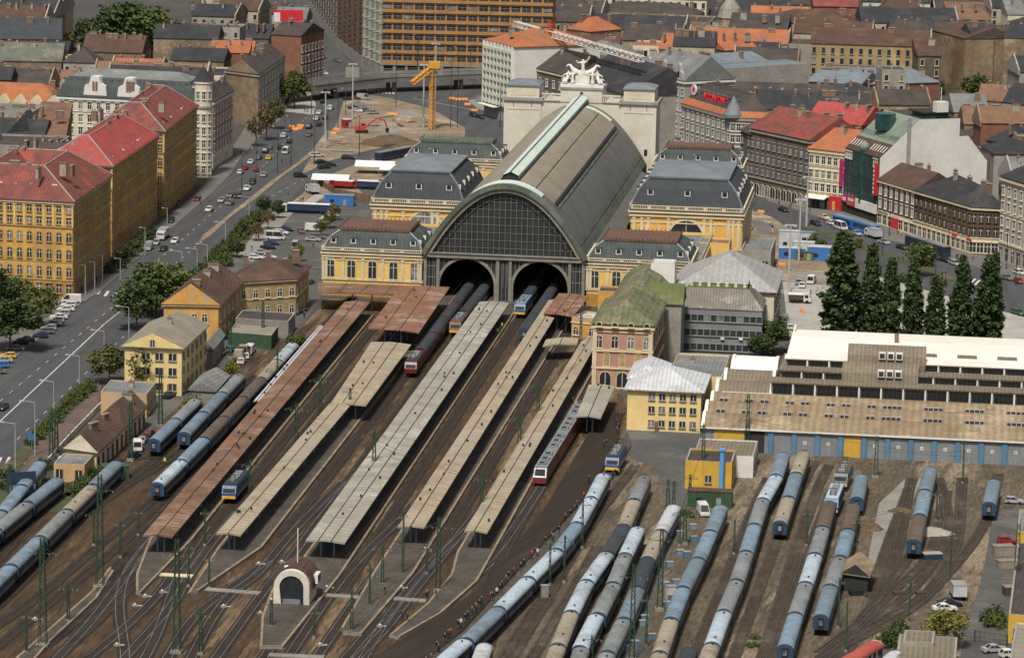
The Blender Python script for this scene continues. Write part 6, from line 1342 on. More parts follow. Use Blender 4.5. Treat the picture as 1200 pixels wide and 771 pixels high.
# ================================================================== vehicles
for n_, c in dict(white=(.62, .62, .6), silver=(.33, .34, .35), grey=(.15, .155, .16), dark=(.022, .024, .028), navy=(.025, .04, .085), red=(.30, .025, .025), maroon=(.12, .03, .035), yellow=(.65, .42, .06), cream=(.6, .52, .34), green=(.03, .10, .06), teal=(.12, .3, .34), mauve=(.2, .13, .14), blue=(.05, .16, .42), brightblue=(.03, .17, .62)).items():
    mat('paint_'+n_, c, tuple(x*.9 for x in c), .5, rough=.3, spec=.5)
mat('tyre', (.015, .015, .015), None, .5); mat('headlight', (.7, .7, .66), None, .5, rough=.2)
CPROTO = {}
def car_proto(kind, col):
    k = (kind, col)
    if k in CPROTO: return CPROTO[k]
    m = 'paint_'+col; root = put('car', None); L, Wd, H = dict(hatchback=(3.9, 1.7, 1.45), saloon=(4.5, 1.75, 1.42), estate=(4.6, 1.78, 1.5), van=(5.2, 1.95, 2.3), minibus=(5.6, 2.0, 2.5), suv=(4.5, 1.85, 1.75))[kind]
    l, w2 = L/2, Wd/2
    # profile along x (front = +x)
    if kind in ('van', 'minibus'): bp = [(-l, .35), (-l, 1.1), (l-.1, 1.05), (l, .8), (l, .35)]; gp = [(-l+.02, 1.1), (-l+.1, H-.1), (l-1.35, H-.1), (l-.35, 1.06)]
    elif kind == 'saloon': bp = [(-l, .35), (-l+.05, .95), (l-1.1, .92), (l-.1, .75), (l, .35)]; gp = [(-l+.75, .95), (-l+1.35, H-.06), (l-2.0, H-.06), (l-1.2, .93)]
    else: bp = [(-l, .35), (-l+.03, .98), (l-1.0, .94), (l-.1, .75), (l, .35)]; gp = [(-l+.06, .98), (-l+.45, H-.06), (l-1.95, H-.06), (l-1.1, .95)]
    b = B(); b.loft([[(x, -w2, z) for x, z in bp], [(x, -w2*.97, z) for x, z in bp], [(x, w2*.97, z) for x, z in bp], [(x, w2, z) for x, z in bp]], m, cap=True)
    g0, g1 = gp[1][0], gp[2][0]; zt = gp[1][1]; b.box(g0+.02, -w2*.78, zt+.002, g1-.02, w2*.78, zt+.09, m)
    for x, z in ((gp[0], gp[1]), (gp[3], gp[2])):
        for s in (-1, 1): b.bar((x[0], s*w2*.9, x[1]), (z[0], s*w2*.8, z[1]), .06, m)
    for s in (-1, 1):
        xm = (g0+g1)/2; b.bar((xm, s*w2*.92, gp[0][1]), (xm, s*w2*.8, zt+.03), .05, m)
    if kind == 'van': b.loft([[(x, s*w2*.985, z) for x, z in ((-l+.02, 1.09), (-l+.1, zt), (l-2.1, zt), (l-2.1, 1.09))] for s in (-1, 1)], m, cap=True)
    b.build('body', root)
    b = B(); b.loft([[(x, -(w2*.93 if z < 1.2 else w2*.8), z) for x, z in gp], [(x, (w2*.93 if z < 1.2 else w2*.8), z) for x, z in gp]], 'glass_dark', cap=True); b.build('windows', root)
    for sx in (-1, 1):
        for sy in (-1, 1):
            b = B(); b.cyl(0, 0, -.1, .1, .31, 'tyre', n=10); o = b.build('wheel', root, (sx*(l-.8), sy*(w2-.06), .31)); o.rotation_euler = (math.pi/2, 0, 0)
    for sy in (-1, 1):
        b = B(); b.box(-.04, -.18, 0, .05, .18, .16, 'headlight'); b.build('headlight', root, (l-.03, sy*(w2-.32), .58))
    CPROTO[k] = [root, False]; return CPROTO[k]
def car(kind, col, px, ang, label, z=.05, group='cars on the streets'):
    p = car_proto(kind, col); o = p[0] if not p[1] else copy_tree(p[0]); p[1] = True
    c = W(*px) if not isinstance(px, Vector) else px; o.location = (c.x, c.y, z); o.rotation_euler = (0, 0, ang); o.name = 'car'
    tag(o, label, 'car', group); return o
crnd = random.Random(5)
AV = math.atan2(TD.y, TD.x)
ds = dirline((900,236), (1136,310)); RS = math.atan2(ds.y, ds.x)
def cars(desc, items, heading, jit=.06, z=.05):
    cnt = {}; tot = {}
    for kind, col, x, y in items: tot[(kind, col)] = tot.get((kind, col), 0)+1
    for kind, col, x, y in sorted(items, key=lambda q: -q[3]):
        i = cnt.get((kind, col), 0); cnt[(kind, col)] = i+1
        h = heading if not callable(heading) else heading(x, y)
        lab = f"{col} {kind} {desc}" if tot[(kind, col)] == 1 else f"{ordn(i)} {col} {kind} from the near end {desc}"
        car(kind, col, (x, y), h+crnd.uniform(-jit, jit), lab, z)
H_, S_, E_, V_, M_, U_ = 'hatchback', 'saloon', 'estate', 'van', 'minibus', 'suv'
cars('parked slantwise under trees at the left kerb', [(V_,'white',84,355),(H_,'white',80,360),(S_,'white',77,365),(H_,'silver',73,370),(S_,'white',69,374),(H_,'white',66,378),(S_,'silver',62,382),(H_,'silver',57,387),(E_,'grey',53,391),(H_,'navy',47,396),
    (S_,'dark',30,401),(H_,'navy',24,404),(S_,'grey',18,411),(H_,'yellow',9,420),(S_,'silver',4,425),(H_,'blue',1,431),(S_,'grey',-4,438)], AV+math.pi*.5+.2, .05)
def av2(x, y): return AV+math.pi if x < 250+(330-y)*.55 else AV
cars('on the avenue between the ochre blocks and median', [(V_,'silver',174,293),(H_,'silver',183,287),(H_,'white',205,285),(S_,'dark',191,294),(E_,'dark',200,261),(H_,'white',245,248),(S_,'silver',260,237),(S_,'grey',270,240),(S_,'mauve',270,231),(H_,'dark',278,232),(S_,'white',290,223),(U_,'dark',295,216),(H_,'maroon',231,236),(S_,'dark',3,480)], AV+math.pi)
cars('queueing on the avenue below the overpass', [(S_,'white',294,192),(E_,'grey',303,187),(U_,'navy',311,179),(H_,'grey',316,175),(S_,'dark',329,175),(V_,'white',335,180),(H_,'yellow',315,187),(S_,'red',287,199),(H_,'white',282,204),(H_,'red',300,201),(S_,'silver',309,207),(E_,'white',333,161),(S_,'grey',338,154),(H_,'dark',339,168),(U_,'dark',362,151),(S_,'mauve',362,160),(S_,'dark',374,148),(H_,'white',371,141),(S_,'white',374,134),(E_,'dark',381,140),(U_,'white',387,129),(S_,'dark',378,121),(H_,'white',379,111),(V_,'white',389,113)], AV)
cars('beside the excavation east of the avenue', [(E_,'white',372,184),(S_,'dark',376,192),(E_,'dark',380,198),(H_,'dark',388,195),(S_,'maroon',417,117),(V_,'silver',426,117),(H_,'dark',408,118),(S_,'navy',414,128),(H_,'white',419,132),(S_,'grey',428,131),(E_,'silver',437,134),(E_,'dark',408,187),(U_,'dark',352,208)], .3, .5)
cars('on the far avenue above the overpass', [(S_,'dark',374,60),(U_,'dark',360,55),(H_,'dark',378,69),(S_,'grey',395,73),(H_,'white',370,78),(S_,'white',380,88),(H_,'grey',356,38),(S_,'silver',366,48),(S_,'dark',352,22)], AV-math.pi/2-.9)
cars('by the kerb left of the white slab block', [(U_,'dark',555,137),(S_,'dark',563,139)], RS)
cars('parked in the forecourt left of the station', [(S_,'navy',335,271),(E_,'white',329,275),(M_,'white',323,281),(S_,'navy',318,287),(S_,'dark',314,292),(S_,'silver',307,298),(H_,'white',316,304),(H_,'white',300,304),(S_,'silver',336,309),(V_,'white',368,271),(S_,'silver',367,283),(E_,'grey',372,280),(H_,'white',380,262),(S_,'white',385,258),(H_,'white',390,254)], SROT, .1)
cars('driving across the station forecourt', [(S_,'mauve',353,273),(M_,'silver',346,292),(S_,'dark',326,240),(H_,'silver',353,365),(S_,'grey',362,333)], AV, .3)
cars('in the railway yard left of the tracks', [(H_,'teal',271,412),(S_,'yellow',261,415),(V_,'white',293,414),(H_,'white',288,420),(H_,'white',283,426),(V_,'white',161,527),(S_,'silver',167,519),(H_,'maroon',175,511),(H_,'navy',157,537),(S_,'dark',198,466)], AV, .25)
cars('on the right street in front of the shops', [(S_,'cream',966,257),(E_,'dark',956,264),(H_,'white',975,264),(M_,'white',985,269),(H_,'silver',1004,276),(S_,'silver',1036,286),(S_,'dark',1057,292),(S_,'navy',1097,304),(S_,'dark',1108,307),(E_,'silver',1119,311),(E_,'white',1195,322),(S_,'grey',1180,328),(H_,'red',1194,332),(E_,'green',1193,369),(S_,'dark',918,248)], RS, .08)
cars('in the car park right of the station', [(E_,'white',909,333),(U_,'navy',908,348),(S_,'white',940,337),(S_,'silver',936,333),(V_,'white',951,332),(S_,'silver',879,269),(V_,'teal',880,231),(H_,'silver',917,383),(H_,'white',925,386),(S_,'white',912,391)], AV, .3)
cars('among the tracks of the carriage yard', [(V_,'white',824,603)], -AV)
cars('at the right edge of the carriage yard', [(S_,'white',1107,716),(S_,'dark',1113,710),(H_,'red',1180,637),(S_,'silver',1165,764),(H_,'silver',1188,590),(H_,'white',1184,770)], .1, .2)
def truck(px, ang, label, cabc, boxm, L=7.5, name='lorry', bh=3.0):
    p = W(*px); r = thing(name, label, 'truck', (p.x, p.y, .05), ang); b = B(); P = [(L/2-1.9, .5), (L/2-1.9, 2.6), (L/2-.5, 2.6), (L/2, 1.5), (L/2, .5)]; b.loft([[(x, -1.15, z) for x, z in P], [(x, 1.15, z) for x, z in P]], cabc, cap=True); c = b.build('cab', r)
    b = B(); b.poly([(L/2-.48, -1.0, 2.52), (L/2-.48, 1.0, 2.52), (L/2+.0, 1.0, 1.58), (L/2+.0, -1.0, 1.58)][::-1], 'glass_dark'); b.box(L/2-1.6, -1.18, 1.5, L/2-.7, 1.18, 2.3, 'glass_dark'); b.build('windows', c)
    b = B(); b.box(-L/2, -1.25, .9, L/2-2.05, 1.25, bh, boxm); b.box(-L/2-.03, -1.28, bh-.12, L/2-2.02, 1.28, bh+.03, 'trim_white' if boxm != 'train_white' else 'trim_grey'); b.build('box_body', r)
    b = B(); b.box(-L/2+.2, -.5, .45, L/2-1.9, .5, .89, 'tyre'); b.build('chassis', r)
    for x in (-L/2+1.2, -L/2+2.4, L/2-1):
        for s in (-1, 1): b = B(); b.cyl(0, 0, -.15, .15, .48, 'tyre', n=10); o = b.build('wheel', r, (x, s*1.05, .48)); o.rotation_euler = (math.pi/2, 0, 0)
truck((191,280), AV+math.pi, 'white delivery lorry at the kerb beside the ochre avenue block', 'paint_white', 'train_white')
truck((358,250), SROT+math.pi, 'long lorry with white front box and dark trailer in the forecourt', 'paint_white', 'paint_navy', 15)
truck((400,221), SROT+math.pi*.98, 'red lorry with red skip at the excavation edge', 'paint_red', 'paint_red', 8, bh=2.6)
truck((428,222), SROT+math.pi*.98, 'red-cabbed tipper lorry with dark blue body beside the white tents', 'paint_red', 'paint_navy', 9, bh=2.8)
truck((366,227), AV+.6, 'small white lorry parked before the white tents', 'paint_white', 'train_white', 6)
truck((1023,279), RS+math.pi, 'white box lorry on the right street behind the buses', 'paint_white', 'train_white', 7)
truck((937,355), SROT, 'white flatbed pickup under a brown load in the right car park', 'paint_white', 'roof_brown', 6, bh=2.4)
truck((1122,700), AV+.15, 'white box trailer lorry at the right side of the yard', 'paint_white', 'train_white', 6)
truck((389,109), AV, 'white box lorry under the overpass on the avenue', 'paint_white', 'train_white', 7)
def bus(a, c, label, col, bot='paint_navy', roofm='coachroof_blue'):
    a, c = W(*a), W(*c); d = c-a; L = d.length; d.normalize(); r = thing('bus', label, 'bus', (a.x, a.y, .05), math.atan2(d.y, d.x)); n = 2; s = L/n
    for i in range(n):
        x0 = i*s+.25; x1 = (i+1)*s-.25; b = B(); b.box(x0, -1.25, .35, x1, 1.25, 3.0, col); sec = b.build('body', r)
        b = B(); b.box(x0+.1, -1.2, 3.002, x1-.1, 1.2, 3.2, roofm); b.build('roof', sec); k = int((x1-x0-.6)/1.45)
        for sd in (-1, 1):
            for j in range(k): b = B(); xx = x0+.4+j*1.45; b.box(xx, min(sd*1.25, sd*1.28), 1.35, xx+1.3, max(sd*1.25, sd*1.28), 2.6, 'glass_dark'); b.build('window', sec)
            for q in (x0+1.6, x1-1.6): b = B(); b.cyl(0, 0, -.15, .15, .5, 'tyre', n=10); o = b.build('wheel', sec, (q, sd*1.13, .5)); o.rotation_euler = (math.pi/2, 0, 0)
        for xx, e in ((x0, -1), (x1, 1)):
            b = B(); b.box(xx+min(0, e*.03), -1.1, 1.3, xx+max(0, e*.03), 1.1, 2.8, 'glass_dark'); b.build('windscreen', sec)
    b = B(); b.box(s-.25, -1.1, .5, s+.25, 1.1, 2.9, 'tyre'); b.build('bellows', r)
bus((979,263), (1027,277), 'bright blue articulated bus in front of the cream and green houses', 'paint_brightblue', roofm='coachroof_blue')
bus((1064,287), (1110,302), 'dark blue articulated bus with pale roof by the brown corner house', 'paint_navy', roofm='coachroof_grey')
bus((442,190), (483,182), 'dark blue articulated bus beside the brown earth heap', 'paint_navy', roofm='coachroof_grey')
bus((1080,300), (1097,305), 'short dark bus behind the poplar tops', 'paint_navy') if False else None
# containers, tents, cabins
def cabin(px, sz, ang, label, m, roofm, name='site_cabin'):
    p = W(*px); r = thing(name, label, 'container', (p.x, p.y, .08), ang); L, D, H = sz; b = B(); b.box(-L/2, -D/2, 0, L/2, D/2, H, m); n = int(L/.7)
    for i in range(n): b.box(-L/2+i*.7+.1, -D/2-.05, .15, -L/2+i*.7+.4, -D/2-.002, H-.2, m)
    b.build('body', r); b = B(); b.box(-L/2-.1, -D/2-.1, H+.002, L/2+.1, D/2+.1, H+.18, roofm); b.build('roof', r)
    b = B(); b.box(L*.15, -D/2-.09, .1, L*.15+.95, -D/2-.052, 2.05, 'trim_grey'); b.build('door', r); b = B(); b.box(-L*.3, -D/2-.09, 1.0, -L*.3+1.2, -D/2-.052, 2.0, 'glass_dark'); b.build('window', r)
cabin((925,291), (6, 3, 5), SROT, 'double-stacked white cabin with blue roof in the right excavation', 'train_white', 'coachroof_pale')
cabin((946,286), (5, 3, 3.4), SROT, 'blue-roofed cabin behind the white one near the right bush', 'train_white', 'coachroof_blue')
cabin((942,296), (6, 3, 3), SROT, 'plain white cabin beside the tall white lamp mast', 'train_white', 'train_white')
cabin((928,303), (7.5, 3, 3), SROT, 'blue container at the left of the right excavation cabins', 'paint_blue', 'coachroof_pale')
cabin((966,305), (9, 4, 3.8), SROT-.1, 'large bright blue cabin with pinkish-red roof edge', 'paint_blue', 'coachroof_silver')
cabin((943,305), (5, 2.5, 2.2), SROT, 'green skip container between the blue cabins', 'moss_green', 'mast_green')
cabin((398,241), (9, 3, 3.2), SROT, 'blue site container row beside the dark trailer', 'paint_blue', 'coachroof_blue')
cabin((406,150), (3, 3, 3), .3, 'small red generator cabin at the excavation', 'paint_red', 'train_white')
cabin((135,560), (5.5, 3.2, 2.6), SROT+.3, 'green tool container beside the left tracks', 'mast_green', 'mast_green')
cabin((832,593), (9, 3, 3.2), SROT, 'dark green container wall behind the white yard van', 'mast_green', 'roof_brown')
cabin((758,498), (2.6, 2.4, 2.6), SROT, 'small bright blue kiosk at the yellow house wall', 'paint_brightblue', 'paint_blue')
mat('tent_white', (.72, .7, .66), (.6, .58, .55), .3)
for px, L, D, lab in (((388,219), 12, 6, 'white fabric tent beside the red lorry'), ((440,203), 13, 7, 'large white tent roof left of the left pavilions'), ((462,207), 9, 6, 'smaller white tent roof beside the large one')):
    p = W(*px); r = thing('tent', lab, 'tent', (p.x, p.y, .08), SROT); b = B(); b.loft([[(-L/2, y, z) for y, z in ((-D/2, 2.4), (0, 4), (D/2, 2.4))], [(L/2, y, z) for y, z in ((-D/2, 2.4), (0, 4), (D/2, 2.4))]], 'tent_white', closed=False)
    for x in (-L/2, L/2): b.poly([(x, -D/2, 2.4), (x, D/2, 2.4), (x, 0, 4)], 'tent_white')
    b.build('canvas', r)
    for x in (-L/2, L/2):
        for y in (-D/2, D/2): b = B(); b.cyl(x, y, 0, 2.45, .08, 'trim_grey', n=5); b.build('pole', r)
# ================================================================== overpass
P = catmull([W(*p, 6.4) for p in [(296,104),(334,100),(365,97),(437,89),(482,87),(567,84),(650,84)]], 10)
ov_ = thing('overpass', 'grey concrete road overpass crossing the avenue and junction', 'bridge', (P[0].x, P[0].y, 0)); o_ = P[0]
nn = [Vector((-(P[min(i+1, len(P)-1)]-P[max(i-1, 0)]).normalized().y, (P[min(i+1, len(P)-1)]-P[max(i-1, 0)]).normalized().x)) for i in range(len(P))]
def sect(o0, o1, z0, z1, m, name):
    b = B(); R = [[(*(p-o_+n*o0), z0), (*(p-o_+n*o1), z0), (*(p-o_+n*o1), z1), (*(p-o_+n*o0), z1)] for p, n in zip(P, nn)]; b.loft(R, m, cap=True); return b.build(name, ov_)
mat('conc_dark', (.17, .165, .15), (.12, .115, .105), .2, fine=.12)
dk = sect(-6, 6, 4.2, 6.0, 'conc_dark', 'deck'); sect(-5.6, 5.6, 6.002, 6.05, 'asphalt', 'road_surface'); sect(-6.2, -5.8, 6.06, 7.1, 'concrete', 'parapet'); sect(5.8, 6.2, 6.06, 7.1, 'concrete', 'parapet')
for s in (-6, 6): sect(s-.04, s+.04, 7.9, 8.0, 'trim_grey', 'handrail')
for i in range(2, len(P), 3):
    
    for q in (-2.5, 2.5): b = B(); c = P[i]-o_+nn[i]*q; b.cyl(c.x, c.y, 0, 4.19, .8, 'concrete', n=8); b.build('pier', ov_)
# ================================================================== cranes and excavator
mat('crane_white', (.6, .57, .52), None, .5); mat('crane_red', (.45, .06, .05), None, .5); mat('crane_yellow', (.62, .30, .04), (.5, .24, .04), .5)
def lattice(b, p, q, w, m, nseg, r=.08):
    p, q = Vector(p), Vector(q); d = (q-p).normalized(); a = d.orthogonal().normalized(); 
    if abs(d.z) < .9: a = Vector((0, 0, 1)); a = (a-d*a.dot(d)).normalized()
    c = d.cross(a); K = [(a+c)*w/2, (a-c)*w/2, (-a-c)*w/2, (-a+c)*w/2]
    for k in K: b.bar(p+k, q+k, r, m)
    for i in range(nseg):
        u, v = p.lerp(q, i/nseg), p.lerp(q, (i+1)/nseg)
        for j in range(4): b.bar(u+K[j], v+K[(j+1) % 4], r*.7, m, n=3); b.bar(v+K[j], v+K[(j+1) % 4], r*.6, m, n=3)
pb = W(643, 140); cr = thing('tower_crane', 'red and white lattice tower crane behind the portal building', 'crane', (pb.x, pb.y, 0))
zt = 28.5; b = B(); lattice(b, (0, 0, 0), (0, 0, zt), 2.6, 'crane_white', 14, .22); b.build('mast', cr)
b = B(); b.box(-1.7, -1.7, zt, 1.7, 1.7, zt+2, 'crane_red'); b.box(1, -2.4, zt+.5, 2.6, -1, zt+2.6, 'crane_white'); b.build('slewing_cab', cr)
e = W(752, 70, zt+3); e = Vector((e.x-pb.x, e.y-pb.y, zt+3)); b = B(); lattice(b, (0, 0, zt+3), e, 2.0, 'crane_white', 18, .2); b.build('jib', cr)
e2 = -e*.42; b = B(); lattice(b, (0, 0, zt+3), (e2.x, e2.y, zt+3), 1.8, 'crane_white', 7, .18); b.box(e2.x-1.5, e2.y-1.5, zt-.2, e2.x+1.5, e2.y+1.5, zt+2.2, 'concrete'); b.build('counter_jib', cr)
b = B(); lattice(b, (0, 0, zt+2), (0, 0, zt+8), 1.4, 'crane_red', 3, .16); b.bar((0, 0, zt+8), e*.7+Vector((0, 0, .3*0+(zt+3)*.3)), .07, 'trim_dark'); b.build('apex', cr)
pb = W(506, 152); cr = thing('tower_crane', 'yellow-orange self-erecting crane with lowered arm before the overpass', 'crane', (pb.x, pb.y, 0)); b = B(); lattice(b, (0, 0, 0), (0, 0, 22), 1.5, 'crane_yellow', 14, .15); b.build('mast', cr)
e = W(483, 98, 17); b = B(); lattice(b, (0, 0, 22.5), (e.x-pb.x, e.y-pb.y, 17), 1.3, 'crane_yellow', 6, .22); b.build('jib', cr); b = B(); b.box(-1.3, -1.3, 22, 2.6, 1.3, 24.5, 'crane_yellow'); b.box(2, -1, 19.5, 3.4, 1, 22.5, 'concrete'); b.build('cab', cr)
pb = W(424, 156); ex = thing('excavator', 'red tracked excavator with raised bent arm on the dirt', 'excavator', (pb.x, pb.y, .07), .1)
for s in (-1, 1): b = B(); b.box(-2.2, s*1.2-.35, 0, 2.2, s*1.2+.35, .9, 'tyre'); b.build('crawler', ex)
b = B(); b.box(-2.6, -1.4, 1.0, 1.2, 1.4, 2.3, 'crane_red'); b.box(-.2, .2, 2.31, 1.3, 1.3, 3.3, 'crane_red'); b.box(-.1, .15, 2.5, 1.33, 1.32, 3.1, 'glass_dark'); b.build('body', ex)
b = B(); b.bar((1, -.3, 2), (5, -.3, 5.2), .35, 'crane_red', .3); b.bar((5, -.3, 5.2), (8, -.3, 4.6), .3, 'crane_red', .28); b.bar((8, -.3, 4.7), (9, -.3, 1.6), .28, 'crane_red', .22); b.build('arm', ex); b = B(); b.box(8.4, -.9, .5, 9.6, .3, 1.7, 'tyre'); b.build('bucket', ex)
def heap(px, r, h, label, m='dirt'):
    p = W(*px); b = B(); g = random.Random(len(LABELS)); rings = []
    for k in range(6):
        u = k/5; rings.append([(r*(1-u**1.1)*(1+.18*g.uniform(-1, 1))*math.cos(2*math.pi*j/16), r*.7*(1-u**1.1)*(1+.18*g.uniform(-1, 1))*math.sin(2*math.pi*j/16), h*math.sin(u*math.pi/2)*(1+.08*g.uniform(-1, 1))) for j in range(16)])
    b.loft(rings, m, cap=True); tag(b.build('earth_heap', None, (p.x, p.y, .05), SROT), label, 'earth heap')
mat('earth_brown', (.13, .085, .05), (.09, .06, .036), .4, fine=.3)
heap((458,170), 11, 3.4, 'large dark brown earth heap behind the dark blue bus', 'earth_brown'); heap((485,142), 9, 1.8, 'low sandy mound left of the yellow crane'); heap((405,168), 8, 1.6, 'low sandy heap in front of the red excavator'); heap((895,300), 7, 1.6, 'rubble heap beside the right excavation cabins'); heap((880,320), 6, 1.4, 'rubble heap near the right pavilion corner')
for i, (x, y, r, h, l) in enumerate(((1093,625,4,1.2,'pale scrap heap with white sheeting beside the brown-roofed coach'), (1088,650,3,1.0,'dark scrap heap below the pale one'), (1020,575,3,1.2,'dark scrap row beside the concrete strip'), (1019,620,3,1.4,'scrap pile with blue drums beside the small open shed'), (1055,600,2.6,1.0,'low dark scrap pile between the yard tracks'))):
    heap((x, y), r, h, l, 'chim_pale' if i == 0 else 'earth_brown')
# ================================================================== statue group and people (skinned bodies)
def skin_mesh(name, V, E, mats=None, zsplit=None, sub=1):
    me = bpy.data.meshes.new(name); me.from_pydata([v[:3] for v in V], E, []); o = bpy.data.objects.new(name, me); COL.objects.link(o)
    md = o.modifiers.new('skin', 'SKIN'); md.use_smooth_shade = True
    for i, v in enumerate(V): me.skin_vertices[0].data[i].radius = (v[3], v[3]); me.skin_vertices[0].data[i].use_root = (i == 0)
    if sub: s = o.modifiers.new('sub', 'SUBSURF'); s.levels = sub; s.render_levels = sub
    bpy.context.view_layer.update(); r = bpy.data.meshes.new_from_object(o.evaluated_get(bpy.context.evaluated_depsgraph_get())); bpy.data.objects.remove(o)
    r.materials.clear()
    for m in mats: r.materials.append(MATS[m])
    if zsplit:
        for p in r.polygons: p.material_index = zsplit(p.center)
    return r
mat('skin_tone', (.42, .27, .19), None, .5)
for n_, c in dict(black=(.012, .012, .014), navyc=(.02, .028, .06), greyc=(.09, .09, .095), brownc=(.07, .045, .03), redc=(.3, .03, .03), whitec=(.5, .5, .48), hivis=(.55, .75, .05), orangec=(.8, .25, .03), hair=(.03, .02, .015)).items(): mat('cloth_'+n_, c, None, .6)
def person_mesh(top, leg, stride=.16):
    V = [(0, 0, .95, .15), (0, 0, 1.2, .16), (0, 0, 1.42, .15), (0, 0, 1.5, .07), (0, 0.02, 1.62, .095), (0, .02, 1.74, .08),
         (.1, 0, .88, .1), (.11, stride, .48, .07), (.11, stride*.9, .08, .055), (.11, stride*.9+.14, .04, .045), (-.1, 0, .88, .1), (-.11, -stride*.4, .48, .07), (-.11, -stride*1.3, .1, .055), (-.11, -stride*1.3+.12, .04, .045),
         (.2, 0, 1.4, .07), (.25, -.06, 1.14, .05), (.26, .06, .9, .038), (.26, .09, .81, .04), (-.2, 0, 1.4, .07), (-.25, .02, 1.14, .05), (-.26, .1, .9, .038), (-.26, .13, .81, .04)]
    E = [(0,1),(1,2),(2,3),(3,4),(4,5),(0,6),(6,7),(7,8),(8,9),(0,10),(10,11),(11,12),(12,13),(2,14),(14,15),(15,16),(16,17),(2,18),(18,19),(19,20),(20,21)]
    return skin_mesh('person', V, E, ['cloth_'+leg, 'cloth_'+top, 'skin_tone', 'cloth_hair'], lambda c: (3 if c.z > 1.7 else 2) if c.z > 1.52 else (2 if (abs(c.x) > .21 and c.z < .87) else (1 if c.z > .86 else 0)))
PM = {t: person_mesh(*q) for t, q in dict(black=('black', 'greyc'), navy=('navyc', 'black'), grey=('greyc', 'navyc'), brown=('brownc', 'black'), red=('redc', 'navyc'), white=('whitec', 'navyc'), hivis=('hivis', 'navyc'), orange=('orangec', 'black')).items()}
prnd = random.Random(9)
def people(desc, pts, cols, z=.02, head=None):
    n = {}
    tot = {}
    seq = [cols[i % len(cols)] for i in range(len(pts))]
    for c in seq: tot[c] = tot.get(c, 0)+1
    order = sorted(range(len(pts)), key=lambda i: -pts[i][1])
    for i in order:
        c = seq[i]; k = n.get(c, 0); n[c] = k+1
        p = W(*pts[i], z); o = put('person', PM[c], None, (p.x, p.y, z), (prnd.uniform(0, 6.28) if head is None else head+prnd.uniform(-.4, .4)), (1, 1, prnd.uniform(.94, 1.06)))
        nm = {'hivis': 'yellow vest', 'orange': 'orange vest'}.get(c, c+' jacket')
        tag(o, f"person in {nm} {desc}" if tot[c] == 1 else f"person in {nm}, {ordn(k)} from near end {desc}", 'person', 'people on foot')
crowd = [(490,788),(499,781),(505,776),(512,762),(514,764),(521,752),(525,748),(528,746),(537,736),(540,735),(545,729),(548,726),(553,720),(557,716),(558,718),(562,712),(564,709),(575,703),(577,704),(582,698),(586,694),(588,690),(593,683),(596,680),(602,674),(610,669),(614,664),(623,655),(628,651),(630,652),(639,638),(646,633),(648,635),(655,625),(662,611),(668,606),(676,596),(684,586)]
people('walking along the curving platform', crowd, ['black', 'navy', 'grey', 'black', 'brown', 'black', 'navy', 'red', 'black', 'white'], .64, SROT)
people('near the top of the curving platform', [(711,523),(708,525),(723,508),(725,505),(722,500),(731,489),(735,486),(690,566)], ['black', 'navy', 'grey'], .64)
people('on the slim platforms right of the hut', [(451,696),(500,703),(501,701),(511,700),(472,727),(477,727),(472,725)], ['black', 'navy', 'brown'], .56)
people('under the concourse canopies', [(583,392),(580,394),(586,391),(588,386),(671,474),(640,400),(668,405)], ['hivis', 'navy', 'black'], .56)
people('beside the blue kiosk at the yellow house', [(774,503),(778,504),(799,505),(764,498)], ['hivis', 'hivis', 'navy', 'navy'], .08)
people('working between the yard tracks', [(193,545),(112,585),(633,692),(721,558),(725,557),(718,561)], ['hivis', 'hivis', 'orange', 'black', 'hivis', 'navy'], .08)
people('on the forecourt left of the station', [(337,249),(295,294),(303,281),(352,238),(349,240),(355,237),(416,242),(338,229),(357,373),(356,372),(367,290)], ['black', 'navy', 'grey', 'red'], .1)
people('on the pavement along the ochre blocks', [(112,333),(113,331),(96,342),(207,243),(209,240),(206,238),(235,240),(250,250),(271,242),(330,192),(301,181),(283,181)], ['black', 'navy', 'grey', 'brown'], .16)
people('on the traffic island under the overpass', [(357,132),(360,132),(334,145),(370,133)], ['black', 'navy'], .17)
people('on the right street pavement', [(879,241),(886,222),(889,225),(913,240),(916,243),(925,246),(927,243),(949,250),(1052,276),(1056,277),(1062,280),(1121,304),(1122,303),(1140,306),(1172,315),(1108,324),(1104,325),(1053,305),(1058,306)], ['black', 'navy', 'grey', 'red', 'white'], .1)
people('on the right excavation ground', [(902,265),(905,270),(916,287),(896,300)], ['hivis', 'black', 'orange'], .06)
